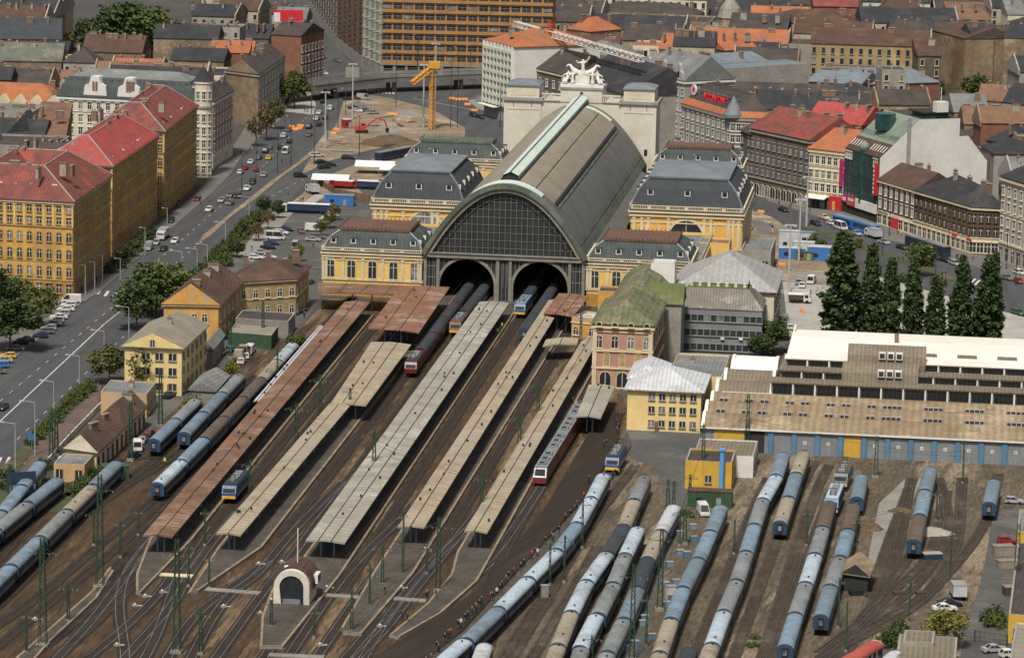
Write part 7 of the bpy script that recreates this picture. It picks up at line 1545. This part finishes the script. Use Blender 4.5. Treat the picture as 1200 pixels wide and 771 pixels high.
# quadriga-like white group on the portal
sp = S(187, -.05); stt = thing('statue_group', 'white sculptural group with standing figure and rearing horses on the portal', 'sculpture', (sp.x, sp.y, 35.6), SROT)
b = B(); b.box(-6.8, -2.2, .0, 6.8, 3.2, .8, 'statue_white'); b.box(-2.2, -1.4, .802, 2.2, 2, 3.4, 'statue_white'); b.build('plinth', stt)
def fig(x, y, z, s, pose='stand', mir=1):
    if pose == 'stand': V = [(0,0,.95,.2),(0,0,1.2,.17),(0,0,1.42,.17),(0,0,1.5,.08),(0,0,1.7,.13),(.1,0,.5,.2),(.1,0,.04,.24),(-.1,0,.5,.2),(-.1,0,.04,.24),(.3,0,1.45,.09),(.55,-.1,1.75,.07),(.7,-.1,2.1,.06),(-.3,0,1.4,.09),(-.55,0,1.3,.07),(-.75,-.1,1.6,.06)]; E = [(0,1),(1,2),(2,3),(3,4),(0,5),(5,6),(0,7),(7,8),(2,9),(9,10),(10,11),(2,12),(12,13),(13,14)]
    else: V = [(0,0,.5,.22),(0,.05,.8,.2),(0,.1,1.1,.18),(0,.1,1.2,.08),(0,.1,1.4,.13),(.35*mir,-.3,.5,.17),(.6*mir,-.4,.1,.14),(.15*mir,-.4,.45,.17),(.3*mir,-.5,.06,.14),(.3*mir,0,1.0,.09),(.6*mir,-.1,.85,.08),(-.25*mir,.1,1.0,.09),(-.5*mir,.1,.7,.08)]; E = [(0,1),(1,2),(2,3),(3,4),(0,5),(5,6),(0,7),(7,8),(2,9),(9,10),(2,11),(11,12)]
    put('figure', skin_mesh('figure', V, E, ['statue_white']), stt, (x, y, z), 0, (s, s, s))
def horse(x, y, z, s, mir):
    V = [(0,0,1.3,.36),(.6*mir,0,1.5,.4),(1.1*mir,0,1.9,.3),(1.4*mir,0,2.4,.2),(1.75*mir,0,2.35,.14),(2.0*mir,0,2.1,.1),(-.5*mir,0,1.15,.4),(-.75*mir,.2,.7,.2),(-.6*mir,.2,.35,.1),(-.8*mir,.2,0,.1),(-.75*mir,-.2,.7,.2),(-.6*mir,-.2,.35,.1),(-.8*mir,-.2,0,.1),(1.1*mir,.2,1.2,.16),(1.5*mir,.2,1.25,.1),(1.45*mir,.2,.85,.09),(1.0*mir,-.2,1.0,.16),(1.3*mir,-.2,.7,.1),(1.2*mir,-.2,.2,.09),(-1.0*mir,0,1.3,.12),(-1.35*mir,0,.8,.1)]
    E = [(0,1),(1,2),(2,3),(3,4),(4,5),(0,6),(6,7),(7,8),(8,9),(6,10),(10,11),(11,12),(1,13),(13,14),(14,15),(1,16),(16,17),(17,18),(6,19),(19,20)]
    put('horse', skin_mesh('horse', V, E, ['statue_white']), stt, (x, y, z), 0, (s, s, s))
fig(0, .2, 3.4, 3.0); fig(-4.6, 0, .8, 2.9, 'sit', -1); fig(4.6, 0, .8, 2.9, 'sit', 1); fig(-3.1, -.5, .8, 2.2, 'stand'); fig(3.1, -.5, .8, 2.2, 'stand'); horse(1.2, .6, 1.6, 2.1, 1); horse(-1.2, .6, 1.6, 2.1, -1); fig(6.0, 0, .8, 1.6, 'sit', -1); fig(-6.0, 0, .8, 1.6, 'sit', 1)
# ================================================================== trees
LEAF = dict(dark=((.055, .08, .025), (.075, .105, .03), (.04, .06, .022)), mid=((.085, .115, .03), (.115, .14, .038), (.06, .085, .026)), poplar=((.052, .082, .028), (.075, .108, .036), (.038, .062, .024)),
            yellow=((.17, .16, .035), (.21, .18, .04), (.12, .13, .03)), brown=((.15, .10, .045), (.18, .125, .055), (.10, .08, .035)), olive=((.105, .115, .035), (.135, .135, .042), (.075, .085, .028)))
for k, cs in LEAF.items():
    for i, c in enumerate(cs): mat(f'leaf_{k}{i}', c, tuple(x*.7 for x in c), 1.5, rough=.7, spec=.2)
mat('bark', (.09, .07, .05), (.06, .045, .035), .8)
CROWN = {}
def crown_mesh(shape, kind, seed, n_cl, per, size, gap=0.0):
    k = (shape, kind, seed)
    if k in CROWN: return CROWN[k]
    g = random.Random(seed); b = B()
    for c in range(n_cl):
        while True:
            x, y, z = (g.uniform(-1, 1) for _ in range(3)); r = x*x+y*y+z*z
            if r < 1 and r > .12: break
        if shape == 'column':
            z = g.uniform(-.98, .98); wd = (1-max(0, (z+.35)/1.35)**1.5*.88)*(.7+.3*min(1, (z+1.0)*2.2)); a = g.uniform(0, 6.28); q = math.sqrt(g.uniform(.15, 1))*wd*g.uniform(.75, 1.03); x, y = q*math.cos(a), q*math.sin(a); cr = .19
        elif shape == 'bush': z = abs(z)*1.0-.1; cr = .34
        else:
            s = g.uniform(.8, 1.05); x *= s; y *= s; z = z*.85*s; cr = .30
        mi = f'leaf_{kind}{g.choice([0, 0, 1, 2])}'
        for j in range(per):
            dx, dy, dz = (g.gauss(0, cr*.48) for _ in range(3)); zz = .16 if shape == 'column' else 1
            p = Vector((x+dx, y+dy, z+dz*(.3 if shape == 'column' else .8)))
            u = Vector((g.uniform(-1, 1), g.uniform(-1, 1), g.uniform(-1, 1))).normalized(); v = u.orthogonal().normalized(); w_ = u.cross(v); s = size*g.uniform(.6, 1.3)
            if shape == 'column': v = Vector((v.x, v.y, v.z*.28)); w_ = Vector((w_.x, w_.y, w_.z*.28))
            b.poly([p-v*s, p-w_*s*.7, p+v*s, p+w_*s*.7], mi)
    CROWN[k] = b.mesh('crown'); return CROWN[k]
def tree(px, wd, h, kind, label, shape='round', trunk=.3, name='tree', dens=1.0, seed=None, cat='tree', z=0.05, group=None):
    p = W(*px) if not isinstance(px, Vector) else px; r = thing(name, label, cat, (p.x, p.y, z), rnd.uniform(0, 6.28), group); th = h*trunk
    seed = rnd.randint(0, 4) if seed is None else seed
    if shape == 'round': me = crown_mesh('round', kind, seed, int(46*dens), 42, .085); ch = (h-th)/2; put('crown', me, r, (0, 0, th+ch*.97), 0, (wd/2, wd/2, ch*1.12))
    elif shape == 'column': me = crown_mesh('column', kind, seed, 300, 40, .13); ch = (h-1.5)/2; put('crown', me, r, (0, 0, 1.5+ch), 0, (wd/2, wd/2, ch))
    else: me = crown_mesh('bush', kind, seed, 26, 36, .10); put('foliage', me, r, (0, 0, h*.12), 0, (wd/2, wd/2, h*.86))
    if shape != 'bush':
        b = B(); rr = max(.12, h*.018); b.bar((0, 0, -.1), (0, 0, th+h*.2), rr, 'bark', rr*.7, n=6)
        for k in range(5): a = k*1.257+seed; b.bar((0, 0, th*(.75+.08*k)), (math.cos(a)*wd*.28, math.sin(a)*wd*.28, th+(h-th)*(.35+.08*k)), rr*.5, 'bark', rr*.18, n=4)
        b.build('trunk', r)
    else: b = B(); b.bar((0, 0, -.1), (.05, 0, h*.4), .08, 'bark', .04, n=5); b.build('stem', r)
    return r
for i, (x, top, wd, l) in enumerate(((985,272,10.5,'leftmost, tallest and broadest dark poplar behind the white workshop roof'), (1020,285,7.5,'second dark poplar from the left behind the white workshop roof'), (1043,302,6.8,'third poplar from the left, slim, behind the white roof'), (1069,304,7,'middle poplar of the row, below the round tree'), (1096,323,6.6,'shortest poplar, fifth from the left in the row'), (1126,299,8,'sixth poplar, second from the right in the row'), (1157,298,9,'rightmost double-topped poplar behind the white workshop roof'))):
    by = 409+i*1.3; p = W(x, by); h = (by-top)/(ppm(x, by)*.982); tree((x-1.5, by), wd*(1.0 if i == 0 else .88), h, 'poplar', l, 'column', name='poplar_tree', seed=i)
tree((1162,412), 5, 25, 'poplar', 'thin second stem poplar pressed against the rightmost one', 'column', name='poplar_tree', seed=9)
for px, wd, h, kd, l, d in (((182,372), 15, 14.5, 'mid', 'big leafy green tree between the avenue and the old gabled wing', 1.5), ((160,388), 12, 12, 'dark', 'darker green tree in front of the big leafy one', 1.3), ((205,357), 9, 11, 'olive', 'olive-topped tree against the old gabled wing', 1.2),
    ((128,450), 10, 9, 'olive', 'loose green tree left of the pale yellow gabled house', 1.0), ((166,462), 10, 10.5, 'olive', 'sparse half-bare tree before the pale yellow gabled house', .45),
    ((12,412), 16, 13, 'dark', 'wide dark tree at the left edge over parked cars', 1.4), ((45,385), 10, 11, 'olive', 'yellowing tree in front of the huge ochre block', 1.1), ((-8,380), 12, 14, 'dark', 'dark tree cut by the left edge before the ochre block', 1.3), ((20,375), 9, 11, 'mid', 'grey-green tree close against the huge ochre block', 1.1),
    ((345,128), 12, 14, 'mid', 'airy green tree at the left end of the overpass', .7), ((312,165), 9, 13, 'brown', 'brown sparse tree on the pavement below the tan gable', .55), ((300,172), 7, 11, 'brown', 'small brown tree beside the tan gable wall', .5), ((322,152), 7, 11, 'olive', 'olive sparse tree between the brown ones and overpass tree', .5),
    ((118,76), 22, 20, 'dark', 'leftmost of the dark courtyard trees at the top left', 1.4), ((148,74), 26, 25, 'dark', 'tallest dark courtyard tree at the top left', 1.5), ((178,76), 24, 23, 'mid', 'third dark courtyard tree at the top left', 1.4), ((203,76), 16, 18, 'dark', 'rightmost small courtyard tree at the top left', 1.2), ((78,66), 10, 10, 'yellow', 'small yellowing tree left of the top-left courtyard trees', .8),
    ((1138,112), 12, 16, 'dark', 'tall dark tree among the tan firewalls', 1.3), ((1143,124), 14, 12, 'mid', 'broad green tree below the tall dark one by firewalls', 1.3), ((1099,112), 5, 6, 'dark', 'little dark tree at the foot of the tan firewalls', 1),
    ((1078,325), 8, 10, 'mid', 'round-headed green tree behind the middle poplar', 1.3), ((906,415), 10, 9, 'dark', 'dark tree in the corner between grey office and workshop', 1.3), ((892,420), 7, 6, 'dark', 'smaller dark tree beside the grey office corner', 1.2), ((676,30), 10, 12, 'dark', 'small dark tree among the far roofs at top centre', 1.0),
    ((1106,760), 8, 7, 'yellow', 'yellow-green round tree at the bottom right sheds', 1.4),
    ((309,253), 5, 6, 'dark', 'small dark round tree by the forecourt entrance', 1.1), ((326,256), 4.2, 4.6, 'dark', 'small dark round tree beside the green booth', 1.1), ((314,269), 4.6, 5.5, 'brown', 'reddish-brown young tree on the forecourt walk', .8), ((300,283), 4.6, 5.5, 'brown', 'second reddish-brown young tree nearer on the forecourt walk', .8), ((278,302), 5, 5, 'dark', 'clipped dark round tree near the brown hip roof', 1.1), ((350,307), 4, 5, 'yellow', 'small yellowing tree between forecourt cars', .9), ((344,317), 4, 4.5, 'yellow', 'second small yellowing tree nearer the brown hip roof', .9), ((338,323), 4, 4, 'yellow', 'third small yellowing tree against the brown hip roof', .9), ((386,268), 4.5, 5, 'olive', 'olive tree beside white cars at the left wing', .9), ((376,277), 4, 5, 'olive', 'second olive tree beside white cars at the left wing', .9), ((392,258), 4, 5, 'brown', 'brownish tree behind the rusty roof terrace', .9)):
    tree(px, wd, h, kd, l, dens=d)
def bushes(desc, pts, wd, h, kd, grp):
    for i, (x, y) in enumerate(pts):
        tree((x, y), wd*rnd.uniform(.85, 1.15), h*rnd.uniform(.85, 1.15), kd if isinstance(kd, str) else rnd.choice(kd), f"{ordn(i)} {desc}", 'bush', name='bush', cat='bush', group=grp)
bushes('green clipped bush from the far end of the avenue verge row', [(103,459),(98,462),(93,466),(88,470),(83,475),(78,480),(73,485),(68,490),(63,495),(53,505),(48,510),(43,515),(36,522)], 3.6, 3.0, 'mid', 'bushes along the avenue verge')
bushes('dark bush from the near end of the hedge above forecourt', [(224,340),(231,332),(238,325),(243,318),(249,312),(256,305),(261,300),(267,293),(274,287),(280,280),(286,274),(291,268),(297,262),(303,257),(262,312),(250,322)], 5.5, 4.2, ['dark', 'mid'], 'dark hedge bushes above the forecourt')
bushes('dark low bush from the near end along the ochre blocks', [(128,320),(136,315),(143,308),(151,301),(159,295),(166,290),(173,284),(181,277)], 5.5, 3.6, ['dark'], 'bushes along the ochre facades')
bushes('weedy bush in the bottom-left railway corner', [(9,560),(2,572),(53,550),(50,578),(62,582),(96,570),(103,575),(88,580),(127,565),(118,568),(40,565),(112,560)], 4, 2.8, ['mid', 'dark'], 'bushes of the left railway corner')
bushes('bush beside the left yard sheds', [(231,470),(240,465),(270,437),(348,404),(226,478)], 4.5, 3.4, ['olive', 'yellow'], 'bushes beside the left yard sheds')
bushes('bush around the right excavation and street median', [(955,288),(948,285),(962,292),(1085,312),(1000,290),(1060,330),(1100,335)], 5, 3.4, ['dark', 'mid'], 'bushes near the right excavation')
bushes('bush in front of the white workshop back', [(975,418),(1060,420),(1140,425),(1180,424)], 6, 3, ['dark'], 'bushes behind the workshop')
bushes('bush at the bottom right sheds', [(1048,750),(1052,742),(1165,735),(1163,728),(1040,757)], 4, 3.2, ['dark', 'mid'], 'bushes at the bottom right sheds')
bushes('weed clump by the yellow boiler house masts', [(797,603),(806,606),(790,612)], 2.6, 1.6, ['olive'], 'weeds by the boiler house')
bushes('green weed patch beside the longest rake', [(881,757),(884,748)], 2.6, .9, ['mid'], 'weeds beside the longest rake')
# ================================================================== masts, lamps
MM = {}
def mast_mesh(h, w, arms=True):
    k = (round(h), w, arms)
    if k in MM: return MM[k]
    b = B(); r = .085 if w > .5 else .07; p0 = [(-w/2, -w/2), (w/2, -w/2), (w/2, w/2), (-w/2, w/2)]; t = .45; n = int(h/1.3)
    for x, y in p0: b.bar((x, y, 0), (x*t, y*t, h), r, 'mast_green')
    for i in range(n):
        u, v = i/n, (i+1)/n; su, sv = 1-(1-t)*u, 1-(1-t)*v
        for j in range(4):
            a, c = p0[j], p0[(j+1) % 4]; 
            if i % 2: a, c = c, a
            b.bar((a[0]*su, a[1]*su, h*u), (c[0]*sv, c[1]*sv, h*v), r*.6, 'mast_green', n=3)
    b.box(-w*.8, -w*.8, -.1, w*.8, w*.8, .5, 'concrete')
    MM[k] = b.mesh('lattice'); return MM[k]
def arm_mesh(L):
    k = ('arm', L)
    if k not in MM:
        b = B(); b.bar((-L, 0, 0), (L, 0, 0), .05, 'mast_green'); b.bar((-L, 0, 0), (0, 0, .9), .035, 'mast_green', n=3); b.bar((L, 0, 0), (0, 0, .9), .035, 'mast_green', n=3)
        for x in (-L, -L*.5, L*.5, L): b.cyl(x, 0, -.35, 0, .07, 'trim_grey', n=5)
        MM[k] = b.mesh('cross_arm')
    return MM[k]
masts = [(50,757,627,1.3),(117,688,552,1.3),(207,765,630,1.2),(153,540,468,.9),(188,500,430,.9),(60,538,484,.8),(66,534,480,.8),(12,590,545,.8),(235,767,712,.6),(80,729,680,.5),(31,766,719,.35),(162,628,596,.3),(141,654,610,.35),(221,688,638,.35),(110,640,600,.4),(245,690,655,.3),
  (448,686,638,.5),(513,693,605,.8),(412,741,690,.5),(433,711,658,.3),(472,674,598,.35),(318,736,700,.5),(368,748,712,.3),(500,673,640,.3),(564,612,551,.6),(375,491,440,.8),(347,526,473,.8),(410,491,454,.6),(438,564,504,.8),(293,590,540,.5),(608,538,484,.8),(630,503,447,.7),(680,419,362,.7),(700,447,385,.8),
  (752,500,458,.5),(793,506,458,.4),(823,568,494,.8),(875,531,459,.9),(808,590,556,.6),(644,686,638,.4),(661,683,624,.4),(682,643,584,.4),(740,774,659,.9),(773,715,618,1.0),(757,758,700,.35),(802,638,597,.8),(782,602,560,.8),(789,604,565,.6),(693,778,742,.5),(796,640,600,.4),
  (1026,560,510,.9),(982,736,677,.3),(991,764,703,.3),(1065,731,675,.3),(1113,686,623,.3),(1097,611,575,.3),(1003,639,607,.3),(1128,567,517,.35),(945,640,600,.3),(860,650,610,.3),(1190,700,610,1.0),(325,450,405,.4),(270,420,375,.7),(308,400,352,.7),(240,640,600,.3)]
mreg = lambda x, y: 'in the left throat' if x < 260 else ('among the island platforms' if x < 700 and y < 800 and x < 640 else ('between yard rakes' if x < 900 else 'in the right yard'))
cnt = {}
for x, y, top, w in sorted(masts, key=lambda q: -q[1]):
    h = (y-top)/(ppm(x, y)*.982); p = W(x, y); rg = mreg(x, y); sz = 'stout green lattice mast' if w >= .7 else ('slender green lattice mast' if w >= .4 else 'thin green pole mast'); k = cnt.get((rg, sz), 0); cnt[(rg, sz)] = k+1
    o = thing('catenary_mast', f"{sz}, {ordn(k)} from the bottom edge {rg}", 'mast', (p.x, p.y, .06), SROT, 'overhead line masts')
    put('lattice', mast_mesh(round(h), w), o)
    if w >= .4: put('cross_arm', arm_mesh(1.6 if w < .7 else 2.4), o, (0, 0, round(h)*.86)); 
    else: put('cross_arm', arm_mesh(.8), o, (0, 0, round(h)*.93))
mat('lamp_steel', (.32, .33, .33), (.25, .255, .26), .5, rough=.5); mat('lamp_dark', (.05, .055, .055), None, .5, rough=.6); mat('lamp_white', (.42, .42, .41), None, .5)
def lamp(px, top, label, kind='arm', m='lamp_steel', grp='street lamps'):
    h = (px[1]-top)/(ppm(*px)*.982); p = W(*px); r = thing('street_lamp', label, 'street lamp', (p.x, p.y, .1), SROT, grp); b = B(); rr = .13 if kind != 'tall' else .28
    b.bar((0, 0, 0), (0, 0, h), rr*1.25, m, rr*.75, n=6); b.build('pole', r)
    if kind == 'arm': b = B(); b.bar((0, 0, h), (-2.4, 0, h+.25), .07, m); b.build('arm', r); b = B(); b.box(-3.3, -.2, h+.15, -2.3, .2, h+.38, 'lamp_white'); b.build('lamp_head', r)
    elif kind == 'tall':
        b = B(); b.box(-1.6, -.25, h, 1.6, .25, h+.3, 'lamp_white'); b.box(-1.7, -.5, h-.2, -.8, .5, h-.002, 'lamp_white'); b.box(.8, -.5, h-.2, 1.7, .5, h-.002, 'lamp_white'); b.build('lamp_head', r)
    else: b = B(); b.bar((0, 0, h), (-1.2, 0, h+.1), .06, m); b.box(-1.7, -.15, h, -1.1, .15, h+.2, 'lamp_white'); b.build('lamp_head', r)
for i, (x, y, t) in enumerate(((18,549,497),(41,534,472),(63,484,448),(93,455,418),(122,428,389),(151,407,361),(213,350,296),(231,330,293),(243,318,288),(264,293,262),(292,262,232))): lamp((x, y), t, f"grey curved-arm street lamp on the avenue's right kerb, {ordn(i)} from the near end")
for i, (x, y, t) in enumerate(((100,346,312),(111,342,308),(120,333,300),(141,329,304),(170,300,268),(196,275,245))): lamp((x, y), t, f"grey street lamp at the ochre blocks' kerb, {ordn(i)} from the near end", 'small')
for i, (x, y, t) in enumerate(((413,140,77),(381,174,110),(496,150,78),(510,118,53),(924,342,264),(936,306,234),(945,266,208))): lamp((x, y), t, ['tall white mast lamp beside the red excavator', 'tall white mast lamp on the avenue median', 'tall white mast lamp left of the yellow crane', 'tall white mast lamp before the orange office slab', 'tall white mast lamp in the right car park', 'tall white mast lamp among the right excavation cabins', 'tall white mast lamp before the cream house'][i], 'tall', 'lamp_white', 'tall mast lamps')
for i, (x, y, t) in enumerate(((365,134,67),(368,193,130),(421,183,137),(464,126,62),(489,92,42),(528,150,75),(536,150,57),(551,95,55),(325,203,150),(341,194,138),(396,152,108),(384,165,125),(405,135,105),(586,150,100),(300,215,175),(283,232,190),(1111,297,244),(1179,316,270),(1042,277,239),(1034,300,268),(1190,335,295),(1096,330,290))): lamp((x, y), t, f"dark slim street pole, {ordn(i)} of those listed round the junctions".replace('of those listed round', 'of the dark poles round'), 'small', 'lamp_dark', 'dark street poles')
# ================================================================== signs, board, fences, small yard things
p = W(25, 585); bb_ = thing('billboard', 'dark blue and white billboard in the bottom-left railway corner', 'billboard', (p.x, p.y, .05), SROT+.5); b = B(); b.box(-3, -.1, 1.6, 3, .1, 5.6, 'paint_navy'); b.build('panel', bb_); b = B(); b.box(-2.8, -.14, 1.8, 2.8, -.102, 3.0, 'coach_band'); b.build('poster', bb_)
for x in (-2, 2): b = B(); b.cyl(x, .2, 0, 5, .1, 'trim_dark', n=5); b.build('post', bb_)
p = W(338, 18, 22); b3 = thing('roof_billboard', 'red and white rooftop billboard beside the far avenue', 'billboard', (p.x, p.y, 18), SROT+.3); b = B(); b.box(-6, -.2, 1.5, 6, .2, 6, 'neon_red'); b.box(-6, -.26, 1.2, -3.4, -.202, 5, 'trim_white'); b.build('panel', b3)
for x in (-4, 0, 4): b = B(); b.bar((x, .3, 0), (x, .3, 5), .1, 'trim_dark'); b.build('post', b3)
p = W(413, 88, 8); b4 = thing('billboard', 'pale billboard on a pole beside the far avenue', 'billboard', (p.x, p.y, 0), SROT+.2); b = B(); b.box(-2.6, -.15, 7, 2.6, .15, 11, 'stone_grey'); b.build('panel', b4); b = B(); b.cyl(0, .3, 0, 7, .2, 'trim_dark', n=6); b.build('post', b4)
p = W(62, 583); b5 = thing('stop_sign_board', 'small blue square sign beside the footpath bushes', 'sign', (*W(37, 527), .1), SROT); b = B(); b.box(-.7, -.05, 2, .7, .05, 3.5, 'paint_blue'); b.build('panel', b5); b = B(); b.cyl(0, .1, 0, 3.4, .05, 'trim_grey', n=5); b.build('post', b5)
def fence(px, h, label, m='trim_white', post='trim_grey', kind='wall'):
    P = [W(*q) for q in px]; r = thing('fence', label, 'fence', (P[0].x, P[0].y, .05)); 
    for a, c in zip(P, P[1:]):
        d = c-a; L = d.length; b = B(); 
        if kind == 'wall': b.box(0, -.1, 0, L, .1, h, m)
        else:
            for z in (h*.45, h*.95): b.box(0, -.04, z, L, .04, z+.08, m)
            for i in range(int(L/.9)): b.box(i*.9, -.03, .1, i*.9+.06, .03, h, m)
        b.build('panel', r, (a.x-P[0].x, a.y-P[0].y, 0), math.atan2(d.y, d.x)); k = max(1, int(L/4))
        for i in range(k+1):
            q = a+d*(i/k)-P[0]; b = B(); b.box(-.12, -.12, 0, .12, .12, h+.15, post); b.build('post', r, (q.x, q.y, 0))
fence([(118,478),(82,515),(33,570)], 1.3, 'white railing along the brick footpath beside the brown-roofed house')
fence([(268,403),(318,407)], 2.2, 'green yard fence before the low tan-roofed shed', 'mast_green', 'mast_green')
fence([(1142,752),(1180,757)], 2.0, 'black bar fence before the bottom right sheds', 'trim_dark', 'trim_dark', 'bars')
fence([(370,214),(392,228),(440,238)], 2.0, 'tan hoarding around the left excavation', 'roof_rust', 'trim_grey')
fence([(905,345),(950,345),(985,330)], 1.2, 'low pale barrier around the right excavation', 'trim_white', 'trim_grey', 'bars')
def crate(px, s, label, m, lid, z=.08, ang=.2):
    p = W(*px); r = thing('yard_crate', label, 'crate', (p.x, p.y, z), ang, 'yard boxes'); b = B(); b.box(-s[0]/2, -s[1]/2, 0, s[0]/2, s[1]/2, s[2], m); b.build('body', r); b = B(); b.box(-s[0]/2-.06, -s[1]/2-.06, s[2]+.002, s[0]/2+.06, s[1]/2+.06, s[2]+.12, lid); b.build('lid', r)
for i, (x, y) in enumerate(((813,634),(797,628),(797,650),(805,652),(785,664),(792,685),(780,688),(786,703),(781,711),(755,727),(753,733),(764,749),(744,757),(731,762),(812,620))): crate((x, y), (1.3, 1.0, .9), f"small blue-grey yard box, {ordn(i)} down the paving between the third rake and the van rake", 'blue_grey' if i % 3 else 'door_blue', 'trim_grey')
crate((786,702), (1.8, 1.6, 2.4), 'white upright cabinet on the paving between two rakes', 'trim_white', 'trim_grey'); crate((638,700), (1.3, 1.1, 2.2), 'pale upright cabinet beside the orange worker', 'stone_grey', 'trim_grey')
crate((1003,697), (2.4, 1.6, .8), 'black flat box below the small open shed', 'tyre', 'tyre'); crate((1000,690), (3.4, .5, .9), 'yellow striped barrier beam under the small open shed', 'door_yellow', 'trim_dark'); crate((1053,697), (2, 1.2, .5), 'dark sleeper stack left of the branching tracks', 'roof_brown', 'roof_brown'); crate((1078,697), (1.6, 1.2, .5), 'second dark sleeper stack among the branching tracks', 'roof_brown', 'roof_brown'); crate((1092,655), (3.6, 2, 1.1), 'dark blue skip beside the scrap heap', 'paint_navy', 'chim_pale'); crate((1175,650), (4, 2.2, 1.8), 'tan pallet stack at the right edge lane', 'canopy_flat', 'canopy_flat'); crate((1180,665), (4, 2, 1.4), 'second tan pallet stack at the right edge lane', 'canopy_flat', 'canopy_flat'); crate((1185,697), (3, 2, 1.6), 'brown pallet stack near the yellow gate cabin', 'roof_brown', 'canopy_flat')
for i, (x, y) in enumerate(((170,700),(190,695),(158,711),(262,712),(305,720),(318,705),(330,660),(137,757),(41,727),(375,757),(383,690),(470,690),(498,645),(445,735),(303,662))):
    p = W(x, y); r = thing('track_signal', f"tiny pale point motor box, {ordn(i)} among the throat tracks", 'point motor', (p.x, p.y, .1), SROT+.5, 'point motors'); b = B(); b.box(-.5, -.3, 0, .5, .3, .35, 'trim_grey'); b.box(.52, -.1, .05, 1.3, .1, .15, 'trim_white'); b.build('box', r); b = B(); b.ball(0, 0, .45, .22, .22, .2, 'trim_white', 6, 4); b.build('lamp', r)
def barrier(px, ang, label, m, L=2.4):
    p = W(*px); r = thing('road_barrier', label, 'barrier', (p.x, p.y, .1), ang, 'barriers of the building sites'); b = B(); P = [(-.3, 0), (.3, 0), (.12, .9), (-.12, .9)]; b.loft([[(-L/2, y, z) for y, z in P], [(L/2, y, z) for y, z in P]], m, cap=True); b.build('body', r); b = B(); b.box(-L/2-.01, -.2, .45, L/2+.01, .2, .62, 'trim_white'); b.build('stripe', r)
for i, (x, y) in enumerate(((342,150),(346,153),(350,152),(352,149),(458,135),(463,136),(391,158),(395,153),(530,117),(537,118),(548,124),(556,131),(545,118),(573,128),(580,132))): barrier((x, y), SROT+rnd.uniform(-.5, .5), f"orange barrier, {ordn(i)} of those scattered along the left excavation edge from its avenue side", 'cloth_orangec')
for i, (x, y) in enumerate(((886,252),(892,250),(899,262),(905,272),(889,281),(917,312),(925,316),(878,300),(900,335),(940,366),(921,372),(915,376))): barrier((x, y), RS+rnd.uniform(-.5, .5), f"{'orange' if i % 2 else 'pale'} barrier, {ordn(i)} of those around the right excavation and car park", 'cloth_orangec' if i % 2 else 'concrete')
for i, (x, y, L) in enumerate(((432,148,7),(452,138,9),(470,148,6),(400,178,8),(474,212,7),(884,290,8),(896,308,7))):
    p = W(x, y); b = B(); b.bar((-L/2, 0, .3), (L/2, 0, .3), .28, 'concrete' if i % 2 else 'rail_steel', n=8); b.bar((-L/2, .7, .3), (L/2, .6, .3), .28, 'concrete' if i % 2 else 'rail_steel', n=8); tag(b.build('pipe_stack', None, (p.x, p.y, .08), SROT+i), f"pair of long pipes, {ordn(i)} from the left on the excavations' dirt", 'pipes', 'pipes on the building sites')

# ================================================================== overhead wires
mat('wire', (.03, .032, .03), None, 1)
def wire(P, label, r=.03):
    a = P[0]; b = B()
    for p, q in zip(P, P[1:]): b.bar(Vector(p)-Vector(a), Vector(q)-Vector(a), r, 'wire', n=3)
    tag(b.build('overhead_wire', None, a), label, 'wire', 'overhead wires')
for i, (x0, y0, x1, y1, h) in enumerate(((12,590,153,540,9),(50,757,117,688,12),(50,757,235,767,12),(117,688,207,765,12),(207,765,318,736,9),(162,628,293,590,7),(293,590,375,491,8),(347,526,438,564,8),(412,741,513,693,9),(448,686,513,693,9),(438,564,564,612,9),(564,612,608,538,9),(608,538,630,503,9),(630,503,700,447,9),(661,683,740,774,9),(740,774,773,715,11),(773,715,823,568,9),(823,568,875,531,9),(875,531,1026,560,8),(1026,560,1128,567,7),(982,736,1065,731,7),(1065,731,1113,686,7),(1003,639,1097,611,6))):
    a, c = W(x0, y0), W(x1, y1); n = 6
    for k, dz in ((0, 0), (1, -1.2)):
        wire([(*(a.lerp(c, j/n)), h+dz-.8*(1-(2*j/n-1)**2)*(1-k)) for j in range(n+1)], f"{'upper' if k == 0 else 'lower'} thin cross-span wire, {ordn(i)} of the spans between green masts from the left", .032)
for i, P_ in enumerate(TRACKS[:8]+TRACKS[22:30]):
    if len(P_) > 3: wire([(*p, 5.6) for p in P_[::4]]+[(*P_[-1], 5.6)], f"thin contact wire above a station track, {ordn(i)} of the long wires from the left", .028)
